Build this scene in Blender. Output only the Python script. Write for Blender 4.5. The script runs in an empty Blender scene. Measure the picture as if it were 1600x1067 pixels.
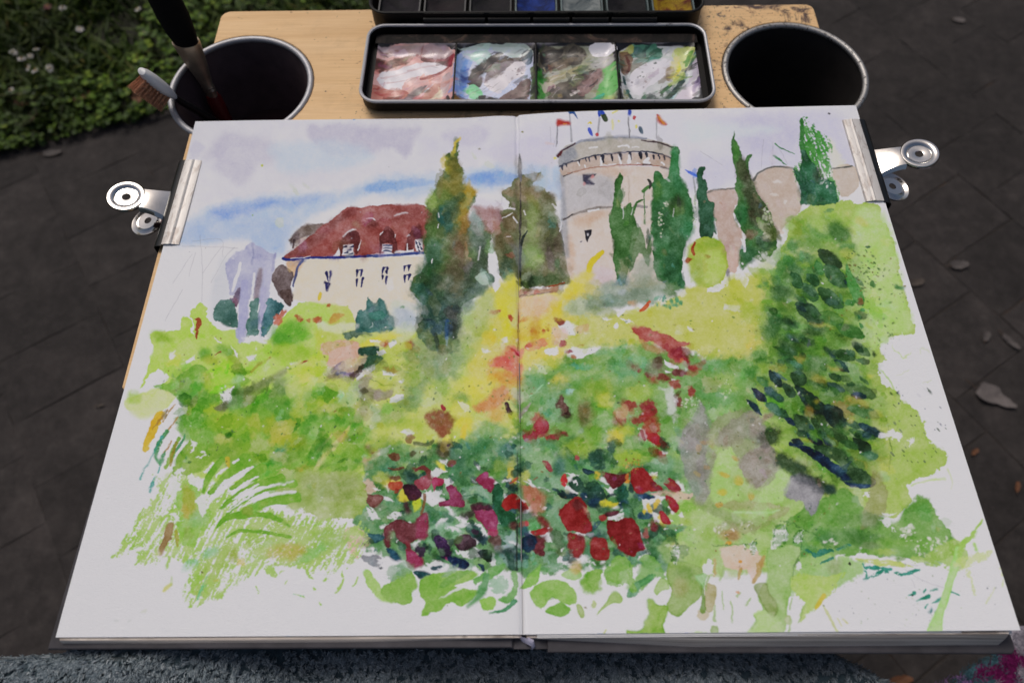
import bpy, bmesh, math, random
import numpy as np
from mathutils import Vector, Matrix

R = math.radians
SC = bpy.context.scene
COL = SC.collection

# ---------------------------------------------------------------- camera, sky, sun, exposure
cam_d = bpy.data.cameras.new('camera'); cam = bpy.data.objects.new('camera', cam_d); COL.objects.link(cam)
cam.location = (-.0047, -.1657, .3256); cam.rotation_euler = (R(26.29), R(.57), R(-.30))
cam_d.lens = 24.0; cam_d.sensor_width = 36.0; cam_d.clip_start = .01; cam_d.clip_end = 400
cam_d.dof.use_dof = True; cam_d.dof.focus_distance = .365; cam_d.dof.aperture_fstop = 8.0
SC.camera = cam
SUN_EL, SUN_AZ = 58, 28          # overcast light, brightest beyond the table and to the left
wd = bpy.data.worlds.new('World'); SC.world = wd; wd.use_nodes = True
nt = wd.node_tree; sky = nt.nodes.new('ShaderNodeTexSky'); sky.sky_type = 'NISHITA'; sky.sun_disc = False
sky.sun_elevation = R(SUN_EL); sky.sun_rotation = R(-SUN_AZ); sky.dust_density = 6; sky.air_density = 1.0; sky.ozone_density = 1.0
bg = nt.nodes['Background']; bg.inputs['Strength'].default_value = .074
nt.links.new(sky.outputs['Color'], bg.inputs['Color'])
sun_d = bpy.data.lights.new('sun', 'SUN'); sun_d.energy = 1.38; sun_d.angle = R(24); sun_d.color = (1, .955, .90)
sun = bpy.data.objects.new('sun', sun_d); COL.objects.link(sun)
_d = Vector((-math.sin(R(SUN_AZ)) * math.cos(R(SUN_EL)), math.cos(R(SUN_AZ)) * math.cos(R(SUN_EL)), math.sin(R(SUN_EL))))
sun.rotation_euler = _d.to_track_quat('Z', 'Y').to_euler(); sun.location = (-1, 2, 4)
SC.view_settings.view_transform = 'Standard'; SC.view_settings.look = 'None'; SC.view_settings.gamma = 1
SC.view_settings.use_curve_mapping = False; SC.view_settings.exposure = -.13
SC.cycles.max_bounces = 6

# ---------------------------------------------------------------- helpers
random.seed(5); RN = np.random.default_rng(11)
GZ = -.62                         # the pavement, below the table board whose top is z = 0

def lin(h):
    c = [int(h[i:i + 2], 16) / 255 for i in (0, 2, 4)]
    return tuple(q / 12.92 if q <= .04045 else ((q + .055) / 1.055) ** 2.4 for q in c)

class NT:
    def __init__(s, name):
        s.m = bpy.data.materials.new(name); s.m.use_nodes = True; s.t = s.m.node_tree
        s.p = s.t.nodes['Principled BSDF']; s.out = s.t.nodes['Material Output']
    def n(s, kind, **kw):
        nd = s.t.nodes.new('ShaderNode' + kind)
        for k_, v_ in kw.items():
            if k_ in nd.inputs: nd.inputs[k_].default_value = v_
            else: setattr(nd, k_, v_)
        return nd
    def l(s, a, b_): s.t.links.new(a, b_)
    def noise(s, vec, scale, detail=4, rough=.55, dist=0):
        nd = s.n('TexNoise', Scale=scale, Detail=detail, Roughness=rough, Distortion=dist)
        if vec is not None: s.l(vec, nd.inputs['Vector'])
        return nd
    def ramp(s, fac, stops):
        nd = s.n('ValToRGB'); e = nd.color_ramp.elements
        while len(e) < len(stops): e.new(.5)
        for q, (pos, c) in zip(e, stops):
            q.position = pos; q.color = (*c, 1) if not isinstance(c, (int, float)) else (c, c, c, 1)
        s.l(fac, nd.inputs['Fac']); return nd
    def mix(s, fac, a, b_, mode='MIX'):
        nd = s.n('Mix', data_type='RGBA', blend_type=mode)
        for i, q in ((0, fac), (6, a), (7, b_)):
            if hasattr(q, 'links'): s.l(q, nd.inputs[i])
            else: nd.inputs[i].default_value = q if i == 0 else (*q, 1)
        return nd.outputs[2]
    def bump(s, h, strength=.3, dist=.001):
        nd = s.n('Bump', Strength=strength, Distance=dist); s.l(h, nd.inputs['Height']); s.l(nd.outputs['Normal'], s.p.inputs['Normal']); return nd
    def obj(s): return s.n('TexCoord').outputs['Object']
    def geo(s): return s.n('NewGeometry').outputs['Position']

def plain(name, col, rough=.6, metal=0., var=.25, scale=60, bump=.0, bscale=400, spec=.5, vec='obj'):
    t = NT(name); v = t.obj() if vec == 'obj' else t.geo()
    nz = t.noise(v, scale, 5)
    r = t.ramp(nz.outputs['Fac'], [(.3, tuple(c * (1 - var) for c in col)), (.7, tuple(min(1, c * (1 + var)) for c in col))])
    t.l(r.outputs['Color'], t.p.inputs['Base Color'])
    t.p.inputs['Roughness'].default_value = rough; t.p.inputs['Metallic'].default_value = metal; t.p.inputs['Specular IOR Level'].default_value = spec
    if bump:
        t.bump(t.noise(v, bscale, 4).outputs['Fac'], bump, .0006)
    return t.m

def mk(name, verts, faces, mat, parent=None, smooth=True, kind=None, uv=None, off=None, ang=40):
    v = np.asarray(verts, float)
    if parent is not None and off is None: off = Vector(parent.get('_o', (0, 0, 0)))
    if off is not None: v = v - np.array(off)
    me = bpy.data.meshes.new(name); me.from_pydata(v.tolist(), [], [list(map(int, f)) for f in faces])
    for m in (mat if isinstance(mat, (list, tuple)) else [mat]): me.materials.append(m)
    if smooth:
        me.polygons.foreach_set('use_smooth', [True] * len(me.polygons))
    if uv is not None:
        lay = me.uv_layers.new(name='uv'); lv = np.zeros(len(me.loops), np.int32); me.loops.foreach_get('vertex_index', lv)
        lay.data.foreach_set('uv', np.asarray(uv, np.float32)[lv].ravel())
    me.update()
    if smooth: me.set_sharp_from_angle(angle=R(ang))
    o = bpy.data.objects.new(name, me); COL.objects.link(o)
    if parent is not None: o.parent = parent
    if kind: o['kind'] = kind
    return o

def thing(name, label, cat, loc=(0, 0, 0), group=None, mesh=None):
    o = bpy.data.objects.new(name, mesh); COL.objects.link(o); o.location = loc; o['_o'] = tuple(loc)
    o['label'] = label; o['category'] = cat
    if group: o['group'] = group
    return o

def tag(o, label, cat, group=None):
    o['label'] = label; o['category'] = cat
    if group: o['group'] = group
    return o

class MB:
    """collects geometry for one mesh object"""
    def __init__(s): s.v = []; s.f = []; s.n = 0
    def add(s, v, f):
        s.v.extend([tuple(map(float, q)) for q in v]); s.f.extend([[i + s.n for i in q] for q in f]); s.n = len(s.v); return s
    def grid(s, P):                       # P: rows x cols x 3
        P = np.asarray(P, float); r, c = P.shape[:2]
        return s.add(P.reshape(-1, 3), [(i * c + j, i * c + j + 1, (i + 1) * c + j + 1, (i + 1) * c + j) for i in range(r - 1) for j in range(c - 1)])
    def lathe(s, prof, n=48, c=(0, 0, 0), close=False):
        base = s.n; m = len(prof)
        v = [(c[0] + r * math.cos(2 * math.pi * j / n), c[1] + r * math.sin(2 * math.pi * j / n), c[2] + z) for r, z in prof for j in range(n)]
        f = [(i * n + j, i * n + (j + 1) % n, ((i + 1) % m) * n + (j + 1) % n, ((i + 1) % m) * n + j) for i in range(m if close else m - 1) for j in range(n)]
        return s.add(v, f)
    def tube(s, pts, rad, n=8, cap=True, flat=1.0, up=(0, 0, 1)):
        pts = [Vector(p) for p in pts]; rad = rad if hasattr(rad, '__len__') else [rad] * len(pts); v = []
        for i, p in enumerate(pts):
            d = (pts[min(i + 1, len(pts) - 1)] - pts[max(i - 1, 0)]).normalized(); a = d.cross(Vector(up))
            a = a.normalized() if a.length > 1e-6 else Vector((1, 0, 0)); b_ = d.cross(a).normalized()
            for j in range(n):
                t = 2 * math.pi * j / n; v.append(p + a * (rad[i] * math.cos(t)) + b_ * (rad[i] * flat * math.sin(t)))
        f = [(i * n + j, i * n + (j + 1) % n, (i + 1) * n + (j + 1) % n, (i + 1) * n + j) for i in range(len(pts) - 1) for j in range(n)]
        if cap: f += [list(range(n))[::-1], [(len(pts) - 1) * n + j for j in range(n)]]
        return s.add(v, f)
    def box(s, x0, x1, y0, y1, z0, z1):
        return s.add([(x, y, z) for z in (z0, z1) for y in (y0, y1) for x in (x0, x1)], [(0, 2, 3, 1), (4, 5, 7, 6), (0, 1, 5, 4), (2, 6, 7, 3), (0, 4, 6, 2), (1, 3, 7, 5)])
    def prism(s, poly, z0, z1, bev=0.):   # poly: ccw outline; top edge chamfered by bev
        p = np.asarray(poly, float); n = len(p)
        rings = [(p, z0), (p, z1 - bev)]
        if bev:
            t = np.roll(p, -1, 0) - np.roll(p, 1, 0); t /= np.linalg.norm(t, axis=1)[:, None] + 1e-12
            nn = np.stack([-t[:, 1], t[:, 0]], 1); rings.append((p + nn * bev * .3, z1 - bev * .3)); rings.append((p + nn * bev, z1))
        v = [(q[0], q[1], z) for pp, z in rings for q in pp]
        f = [(i * n + j, i * n + (j + 1) % n, (i + 1) * n + (j + 1) % n, (i + 1) * n + j) for i in range(len(rings) - 1) for j in range(n)]
        f += [list(range(n))[::-1], [(len(rings) - 1) * n + j for j in range(n)]]
        return s.add(v, f)
    def build(s, name, mat, parent=None, **kw): return mk(name, s.v, s.f, mat, parent, **kw)

def rrect(x0, x1, y0, y1, r, n=6):
    out = []
    for cx, cy, a0 in ((x1 - r, y0 + r, -90), (x1 - r, y1 - r, 0), (x0 + r, y1 - r, 90), (x0 + r, y0 + r, 180)):
        for i in range(n + 1):
            a = R(a0 + 90 * i / n); out.append((cx + r * math.cos(a), cy + r * math.sin(a)))
    return out

def picture(name, rgb):
    """an image generated here from an array (rows from the bottom), no file"""
    h, w_ = rgb.shape[:2]
    im = bpy.data.images.new(name, w_, h); c = np.clip(rgb, 0, 1)
    c = np.where(c <= .0031308, c * 12.92, 1.055 * c ** (1 / 2.4) - .055)
    px = np.ones((h, w_, 4), np.float32); px[..., :3] = c
    im.pixels.foreach_set(px.ravel()); im.update(); im.pack(); return im
# ---------------------------------------------------------------- watercolour engine (flat print of the sketchbook and of the mixing tray)
_rng = np.random.default_rng(7)
_TAB = _rng.random((12, 256, 256))

def vnoise(x, y, k=0):
    xi = np.floor(x).astype(np.int64); yi = np.floor(y).astype(np.int64)
    fx = x - xi; fy = y - yi
    fx = fx * fx * (3 - 2 * fx); fy = fy * fy * (3 - 2 * fy)
    t = _TAB[k % 12]; x0 = xi & 255; x1 = (xi + 1) & 255; y0 = yi & 255; y1 = (yi + 1) & 255
    return (t[y0, x0] * (1 - fx) + t[y0, x1] * fx) * (1 - fy) + (t[y1, x0] * (1 - fx) + t[y1, x1] * fx) * fy

def s2l(c):
    c = np.asarray(c, float)
    return np.where(c <= .04045, c / 12.92, ((c + .055) / 1.055) ** 2.4)

def hexc(h):
    return s2l([int(h[i:i + 2], 16) / 255 for i in (0, 2, 4)])

def smooth(a, b, x):
    t = np.clip((x - a) / (b - a + 1e-9), 0, 1)
    return t * t * (3 - 2 * t)

def pts_of(s):
    r = [[float(q) for q in p.split(',')] for p in s.split()]
    m = max(map(len, r))
    return np.array([q + [2.] * (m - len(q)) for q in r])

def catmull(p, n=4, closed=True):
    if closed:
        a, b, c, d = np.roll(p, 1, 0), p, np.roll(p, -1, 0), np.roll(p, -2, 0)
    else:
        q = np.vstack([2 * p[0] - p[1], p, 2 * p[-1] - p[-2]])
        a, b, c, d = q[:-3], q[1:-2], q[2:-1], q[3:]
    out = []
    for i in range(n):
        t = i / n
        out.append(.5 * (2 * b + (c - a) * t + (2 * a - 5 * b + 4 * c - d) * t * t + (3 * b - a - 3 * c + d) * t ** 3))
    o = np.stack(out, 1).reshape(-1, p.shape[1])
    return o if closed else np.vstack([o, p[-1:]])

def homography(src, dst):
    A = []
    for (x, y), (u, v) in zip(src, dst):
        A.append([x, y, 1, 0, 0, 0, -u * x, -u * y, -u]); A.append([0, 0, 0, x, y, 1, -v * x, -v * y, -v])
    return np.linalg.solve(np.array(A)[:, :8], -np.array(A)[:, 8])

class Sheet:
    """a sheet of paper; strokes are given in the drawing units of its four corners"""
    def __init__(s, corners, w, h, paper):
        # corners: drawing-unit positions of uv (0,1) (1,1) (1,0) (0,0)
        s.nw, s.nh = w, h
        Hc = homography([(0, 1), (1, 1), (1, 0), (0, 0)], corners)
        u, v = np.meshgrid((np.arange(w) + .5) / w, (np.arange(h) + .5) / h)
        q = Hc[6] * u + Hc[7] * v + 1
        s.X = (Hc[0] * u + Hc[1] * v + Hc[2]) / q
        s.Y = (Hc[3] * u + Hc[4] * v + Hc[5]) / q
        s.H = np.append(Hc, 1).reshape(3, 3); s.Hi = np.linalg.inv(s.H)
        s.paper = hexc(paper)
        s.T = np.ones((h, w, 3), np.float32)
        s.seed = 0; s.rough = 1.0

    def box(s, x0, y0, x1, y1):
        c = np.array([(x0, y0, 1), (x1, y0, 1), (x1, y1, 1), (x0, y1, 1)]) @ s.Hi.T
        u = c[:, 0] / c[:, 2] * s.nw; v = c[:, 1] / c[:, 2] * s.nh
        a, b = max(0, int(u.min()) - 1), min(s.nw, int(u.max()) + 2)
        c_, d = max(0, int(v.min()) - 1), min(s.nh, int(v.max()) + 2)
        return (slice(c_, d), slice(a, b)) if a < b and c_ < d else None

    def lay(s, sl, sd, X, Y, col, a, soft, e, v, d, da, mode):
        k = s.seed; s.seed += 1; o = 37.3 * (k % 97)
        sv = soft * (.55 + 2.4 * smooth(.60, .82, vnoise(X / 26 + o, Y / 24 + 5, 11))) if soft < 3 else soft
        m = smooth(-sv, sv, sd)
        tooth = vnoise(X / 1.7, Y / 1.5, 3) * .6 + vnoise(X / 3.1, Y / 2.6, 4) * .4
        if d:
            ca, sa = math.cos(math.radians(da)), math.sin(math.radians(da))
            U = X * ca + Y * sa; V = -X * sa + Y * ca
            st = vnoise(U / 30 + o, V / 2.8, 5) * .42 + vnoise(U / 8 + o, V / 2.2, 6) * .26 + tooth * .42
            edge = smooth(0, 9, sd) * .13
            m = m * smooth(d - .10, d + .06, st + edge)
        if mode == 'l':            # lifted or spared paper
            tc = np.ones(3)
            lay = np.ones(X.shape + (3,))
        else:
            tc = np.clip(hexc(col) / s.paper, .004, 1.0) if isinstance(col, str) else col
            dens = 1 + v * (2 * vnoise(X / 23 + o, Y / 21, 7) - 1) + .5 * v * (2 * vnoise(X / 8 + o, Y / 7, 8) - 1) + .22 * (tooth - .5)
            if e:
                dens = dens + e * np.exp(-((sd - .6) / 1.5) ** 2)
            lay = np.exp(np.log(tc) * np.maximum(dens, .15)[..., None])
        T = s.T[sl]
        am = (a * m)[..., None]
        if mode == 'm':
            T *= np.exp(np.log(np.maximum(lay, 1e-4)) * am)
        else:
            T[...] = T * (1 - am) + lay * am

    def warp(s, X, Y, r):
        r = r * s.rough
        k = s.seed; o = 17.7 * (k % 89)
        return (X + r * 1.5 * (vnoise(X / 14 + o, Y / 14, 1) - .5) + r * .9 * (vnoise(X / 4.5, Y / 4.5 + o, 2) - .5) + r * .4 * (vnoise(X / 1.6, Y / 1.6 + o, 9) - .5),
                Y + r * 1.5 * (vnoise(X / 14 + o, Y / 14, 5) - .5) + r * .9 * (vnoise(X / 4.5, Y / 4.5 + o, 6) - .5) + r * .4 * (vnoise(X / 1.6, Y / 1.6 + o, 10) - .5))

    def w(s, col, pts, a=.985, soft=1.0, r=3, e=.18, v=.22, d=0, da=0, mode='o', n=3):
        p = pts_of(pts) if isinstance(pts, str) else np.asarray(pts, float)
        if n > 1: p = catmull(p, n)
        g = soft + r + 2
        sl = s.box(p[:, 0].min() - g, p[:, 1].min() - g, p[:, 0].max() + g, p[:, 1].max() + g)
        if sl is None: return
        X, Y = s.X[sl], s.Y[sl]
        Xw, Yw = s.warp(X, Y, r) if r else (X, Y)
        ax, ay = p[:, 0], p[:, 1]; bx, by = np.roll(ax, -1), np.roll(ay, -1)
        dmin = np.full(X.shape, 1e12); ins = np.zeros(X.shape, bool)
        for i in range(len(p)):
            dx, dy = bx[i] - ax[i], by[i] - ay[i]; L = dx * dx + dy * dy + 1e-9
            ex = Xw - ax[i]; ey = Yw - ay[i]
            t = np.clip((ex * dx + ey * dy) / L, 0, 1)
            np.minimum(dmin, (ex - t * dx) ** 2 + (ey - t * dy) ** 2, out=dmin)
            if dy != 0:
                c = (ay[i] > Yw) != (by[i] > Yw)
                ins ^= c & (Xw < dx * (Yw - ay[i]) / dy + ax[i])
        sd = np.sqrt(dmin); sd = np.where(ins, sd, -sd)
        s.lay(sl, sd, X, Y, col, a, soft, e, v, d, da, mode)

    def b(s, col, cx, cy, rx, ry=None, ang=0, a=.85, soft=None, r=3, e=0., v=.22, d=0, da=0, mode='o'):
        ry = rx if ry is None else ry
        R = max(rx, ry); soft = .45 * min(rx, ry) if soft is None else soft
        g = R + soft + r + 2
        sl = s.box(cx - g, cy - g, cx + g, cy + g)
        if sl is None: return
        X, Y = s.X[sl], s.Y[sl]
        Xw, Yw = s.warp(X, Y, r) if r else (X, Y)
        c, q = math.cos(math.radians(ang)), math.sin(math.radians(ang))
        U = ((Xw - cx) * c + (Yw - cy) * q) / rx; V = (-(Xw - cx) * q + (Yw - cy) * c) / ry
        sd = (1 - np.sqrt(U * U + V * V)) * min(rx, ry)
        s.lay(sl, sd, X, Y, col, a, soft, e, v, d, da, mode)

    def k(s, col, pts, a=.985, soft=.7, r=1.2, e=.12, v=.2, d=0, da=0, mode='o', n=4):
        p = pts_of(pts) if isinstance(pts, str) else np.asarray(pts, float)
        if n > 1 and len(p) > 2: p = catmull(p, n, False)
        g = soft + r + 2 + p[:, 2].max()
        sl = s.box(p[:, 0].min() - g, p[:, 1].min() - g, p[:, 0].max() + g, p[:, 1].max() + g)
        if sl is None: return
        X, Y = s.X[sl], s.Y[sl]
        Xw, Yw = s.warp(X, Y, r) if r else (X, Y)
        sd = np.full(X.shape, -1e9)
        for (x0, y0, w0), (x1, y1, w1) in zip(p[:-1], p[1:]):
            dx, dy = x1 - x0, y1 - y0; L = dx * dx + dy * dy + 1e-9
            t = np.clip(((Xw - x0) * dx + (Yw - y0) * dy) / L, 0, 1)
            np.maximum(sd, .5 * (w0 + t * (w1 - w0)) - np.hypot(Xw - x0 - t * dx, Yw - y0 - t * dy), out=sd)
        s.lay(sl, sd, X, Y, col, a, soft, e, v, d, da, mode)

    def leaf(s, col, x0, y0, x1, y1, w, **kw):
        mx, my = (x0 + x1) / 2, (y0 + y1) / 2
        s.k(col, [(x0, y0, w * .3), (x0 * .7 + x1 * .3, y0 * .7 + y1 * .3, w * .85), (mx * .8 + x1 * .2, my * .8 + y1 * .2, w), (x1 * .85 + x0 * .15, y1 * .85 + y0 * .15, w * .7), (x1, y1, w * .25)], n=2, **kw)

    def spat(s, cols, cx, cy, rx, ry, n, s0=.6, s1=1.8, ang=None, el=1.0, a=.8):
        rg = np.random.default_rng(abs(int(cx * 13 + cy * 7 + n)))
        for i in range(n):
            q, t = math.sqrt(rg.random()), rg.random() * 6.283
            z = s0 + (s1 - s0) * rg.random() ** 2
            s.b(cols[int(rg.integers(len(cols)))], cx + rx * q * math.cos(t), cy + ry * q * math.sin(t), z * (1 + el * rg.random()), z,
                ang if ang is not None else rg.random() * 180, a=a * (.6 + .4 * rg.random()), soft=.5, r=.6)

    def dabs(s, n, x0, x1, y0, y1, r0, r1, ang, spread, el, seed, a=.55, soft=1.6, cmin=.25, dark=1.6, test=None):
        """wet-in-wet touches: each takes the colour lying under the brush and shifts it a little"""
        rg = np.random.default_rng(seed)
        for i in range(n):
            x, y = rg.uniform(x0, x1), rg.uniform(y0, y1)
            if test and not test(x, y): rg.random(6); continue
            q = s.Hi @ np.array([x, y, 1.]); u, v = int(q[0] / q[2] * s.nw), int(q[1] / q[2] * s.nh)
            if not (0 <= u < s.nw and 0 <= v < s.nh): continue
            t = s.T[v, u].astype(float)
            if 1 - t.min() < cmin: continue
            f = rg.uniform(.55, dark); sh = rg.normal(0, .16, 3); z = r0 + (r1 - r0) * rg.random() ** 2
            tc = np.clip(np.maximum(t, .01) ** np.clip(f + sh, .35, 2.4), .004, 1.)
            s.b(tc, x, y, z * (1 + el * rg.random()), z, ang + rg.normal(0, spread), a=a * rg.uniform(.5, 1.2), soft=soft * rg.uniform(.4, 1.6), r=2.5 + z * .25, e=.15 if rg.random() < .4 else 0, v=.3, d=.3 if rg.random() < .15 else 0, da=ang)

    def finish(s, deep=1.0, gran=1.0):
        """let the dried washes settle: deeper pigment, granulation in the tooth of the paper, back-run lines"""
        X, Y = s.X, s.Y
        tooth = vnoise(X / 1.25, Y / 1.15, 3) * .5 + vnoise(X / 2.3 + 9, Y / 2.1, 4) * .5 - .5
        mott = vnoise(X / 6 + 3, Y / 5.5, 8) * .5 + vnoise(X / 13, Y / 12 + 5, 7) * .5 - .5
        wx = X + 9 * (vnoise(X / 9, Y / 9, 1) - .5) + 4 * (vnoise(X / 3, Y / 3, 2) - .5); wy = Y + 9 * (vnoise(X / 9 + 7, Y / 9, 5) - .5) + 4 * (vnoise(X / 3, Y / 3 + 7, 6) - .5)
        n = vnoise(wx / 34, wy / 30, 9); run = np.exp(-((n - .5) / .018) ** 2) * smooth(.45, .7, vnoise(X / 60 + 4, Y / 60, 10)) * .30
        wash = smooth(.5, .53, n) * .10 - .05
        ex = 1.0 + gran * (.42 * tooth + .42 * mott + run + wash)
        T = np.maximum(s.T.astype(float), .004); c = 1 - T.min(axis=2, keepdims=True)
        T = T ** (ex * (1 + .05 * deep))[..., None]
        T = T * (1 - deep * c * np.array([.05, .11, .03]))
        L = (T * np.array([.3, .6, .1])).sum(axis=2, keepdims=True); T = T + .03 * deep * (L - T)
        T = T ** (1 + .27 * np.clip(.9 - T.mean(axis=2, keepdims=True), 0, 1))
        s.T = T.astype(np.float32)

    def rgb(s, albedo=.80):
        return np.clip(s.T * (s.paper / s.paper.max() * albedo), 0, 1)
# ================================================================ SETTING
# ---- pavement: bed sheet with individual pavers
def mat_paver():
    t = NT('worn_dark_concrete'); g = t.geo()
    a = t.noise(g, 12, 7, .68); b_ = t.noise(g, 55, 6, .7); c = t.noise(g, 420, 3, .6)
    col = t.ramp(a.outputs['Fac'], [(.33, lin('1D1A19')), (.50, lin('2B2726')), (.67, lin('443E3C'))]).outputs['Color']
    col = t.mix(.55, col, t.ramp(b_.outputs['Fac'], [(.25, lin('1C1918')), (.5, lin('2F2B2A')), (.78, lin('474240'))]).outputs['Color'])
    spk = t.ramp(c.outputs['Fac'], [(.60, 0.), (.72, .5)]).outputs['Color']
    col = t.mix(spk, col, lin('4C4644'))
    lich = t.n('TexVoronoi', Scale=9.0, Randomness=1.0); t.l(t.mix(.12, g, t.noise(g, 30).outputs['Color']), lich.inputs['Vector'])
    lm = t.ramp(lich.outputs['Distance'], [(.035, .55), (.085, 0.)]).outputs['Color']
    gate = t.ramp(t.noise(g, 3.1, 2).outputs['Fac'], [(.55, 0.), (.62, 1.)]).outputs['Color']
    col = t.mix(t.mix(1.0, lm, gate, 'MULTIPLY'), col, lin('6A6464'))
    rnd = t.n('ObjectInfo').outputs['Random']
    hs = t.n('HueSaturation'); t.l(col, hs.inputs['Color']); mr = t.n('MapRange'); t.l(rnd, mr.inputs[0]); mr.inputs[3].default_value = .82; mr.inputs[4].default_value = 1.18
    t.l(mr.outputs[0], hs.inputs['Value']); t.l(hs.outputs['Color'], t.p.inputs['Base Color'])
    t.p.inputs['Roughness'].default_value = .86; t.p.inputs['Specular IOR Level'].default_value = .3
    h = t.mix(.5, b_.outputs['Fac'], c.outputs['Fac']); t.bump(h, .55, .003); return t.m
M_PAVER = mat_paver()
def mat_bed():
    t = NT('joint_sand'); g = t.geo(); a = t.noise(g, 16, 5); b_ = t.noise(g, 190, 4, .7)
    col = t.ramp(a.outputs['Fac'], [(.40, lin('221D1B')), (.58, lin('2B2522')), (.66, lin('4A3320')), (.74, lin('2E3018'))]).outputs['Color']
    t.l(t.mix(t.ramp(b_.outputs['Fac'], [(.4, 0.), (.7, .6)]).outputs['Color'], col, lin('3A322C')), t.p.inputs['Base Color']); t.p.inputs['Roughness'].default_value = .95; t.bump(b_.outputs['Fac'], .8, .004); return t.m
M_BED = mat_bed()
GA = R(-57); UA = np.array([math.cos(GA), math.sin(GA)]); UB = np.array([-UA[1], UA[0]])
LAWN_EDGE = [(-40, -12.0), (-3.0, -.15), (-1.6, .46), (-1.15, .635), (-.94, .697), (-.83, .727), (-.69, .778), (-.5, .86), (-.25, .96), (.05, 1.06), (.5, 1.22), (1.4, 1.75), (3, 2.9), (40, 30)]
def lawn_y(x):
    return float(np.interp(x, [p[0] for p in LAWN_EDGE], [p[1] for p in LAWN_EDGE]))
bed = mk('pavement', [(-40, -40, GZ - .0014), (40, -40, GZ - .0014), (40, 40, GZ - .0014), (-40, 40, GZ - .0014)], [(0, 1, 2, 3)], M_BED, kind='structure', smooth=False)
PA, PB = .113, .168
def paver_mesh(seed, gap):
    rg = np.random.default_rng(seed); m = MB(); a, b_ = PA / 2 - gap, PB / 2 - gap
    out = []
    for (x0, y0), (x1, y1) in zip([(-a, -b_), (a, -b_), (a, b_), (-a, b_)], [(a, -b_), (a, b_), (-a, b_), (-a, -b_)]):
        for i in range(4):
            f = i / 4; out.append((x0 + (x1 - x0) * f + rg.normal(0, .0007), y0 + (y1 - y0) * f + rg.normal(0, .0007)))
    m.prism(out, -.03, 0, .0011 if gap > .0006 else .0003)
    me = bpy.data.meshes.new('paver'); me.from_pydata(m.v, [], m.f); me.materials.append(M_PAVER); me.update(); return me
PAV = [paver_mesh(i, .0002) for i in range(3)] + [paver_mesh(9 + i, .0008) for i in range(3)]
n_pav = 0
for i in range(-24, 25):
    for j in range(-14, 15):
        q = UA * ((i + (.5 if j % 2 else 0)) * PA) + UB * (j * PB) + np.array([.055, .02])
        x, y = q
        if not (-1.32 < x < 1.30 and -.42 < y < 1.42) or y > lawn_y(x) + .10 or (-.15 < x < .16 and -.15 < y < .42): continue
        if x < -.75 and y < -.2 or x > .95 and y < -.05: continue
        far = x > .35 and y < .55
        me = PAV[int(RN.integers(3)) + (3 if far else 0)]
        o = bpy.data.objects.new('paver', me); COL.objects.link(o); o.parent = bed
        o.location = (x, y, GZ + float(RN.normal(0, .0002))); o.rotation_euler = (float(RN.normal(0, .002)), float(RN.normal(0, .002)), GA + float(RN.normal(0, .006)) + (math.pi if RN.random() < .5 else 0)); n_pav += 1
# the pavement goes on beyond the pavers that can be told apart: coarse sheets at paver level
far_bed = MB()
for x0, x1, y0, y1 in ((-40, -1.40, -40, 1.6), (1.38, 40, -40, 40), (-1.40, 1.38, -40, -.52), (-.2, 1.38, 1.5, 40)):
    far_bed.add([(x0, y0, GZ - .004), (x1, y0, GZ - .004), (x1, y1, GZ - .004), (x0, y1, GZ - .004)], [(0, 1, 2, 3)])
far_bed.build('pavement', M_PAVER, kind='structure', smooth=False)

# ---- lawn
def mat_leafy(name, stops, rough=.55):
    t = NT(name); g = t.n('NewGeometry'); r = t.ramp(g.outputs['Random Per Island'], stops)
    nz = t.noise(g.outputs['Position'], 5, 3); v = t.ramp(nz.outputs['Fac'], [(.3, .45), (.7, 1.1)])
    c = t.mix(1.0, r.outputs['Color'], v.outputs['Color'], 'MULTIPLY'); t.l(c, t.p.inputs['Base Color'])
    t.p.inputs['Roughness'].default_value = rough; t.p.inputs['Specular IOR Level'].default_value = .25
    return t.m
M_GRASS = mat_leafy('grass_blades', [(0, lin('24340A')), (.35, lin('34490E')), (.7, lin('455A12')), (.93, lin('55661A')), (1, lin('6A5A2C'))])
M_CLOVER = mat_leafy('clover_leaves', [(0, lin('2C440C')), (.5, lin('425F10')), (.85, lin('5A7814')), (1, lin('748420'))])
M_SOIL = plain('lawn_soil', lin('1E2010'), .95, var=.45, scale=14, bump=.5, bscale=120, vec='geo')
lv = []
for x, y in LAWN_EDGE: lv.append((x, y, GZ + .002))
n0 = len(lv)
for x, y in LAWN_EDGE: lv.append((x, 60, GZ + .002))
mk('lawn', lv, [(i, i + 1, n0 + i + 1, n0 + i) for i in range(n0 - 1)], M_SOIL, kind='structure', smooth=False)
def scatter_lawn(n, x0, x1, dmax, p=1.0):
    out = []
    while len(out) < n:
        x = RN.uniform(x0, x1, 4096); e = np.interp(x, [q[0] for q in LAWN_EDGE], [q[1] for q in LAWN_EDGE])
        d = RN.random(4096) ** p * dmax - .012
        y = e + d; k_ = y < 2.3
        out += list(zip(x[k_], y[k_], d[k_]))
    return np.array(out[:n])
P = scatter_lawn(52000, -2.1, .75, 1.15); V = []; F = []
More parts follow.
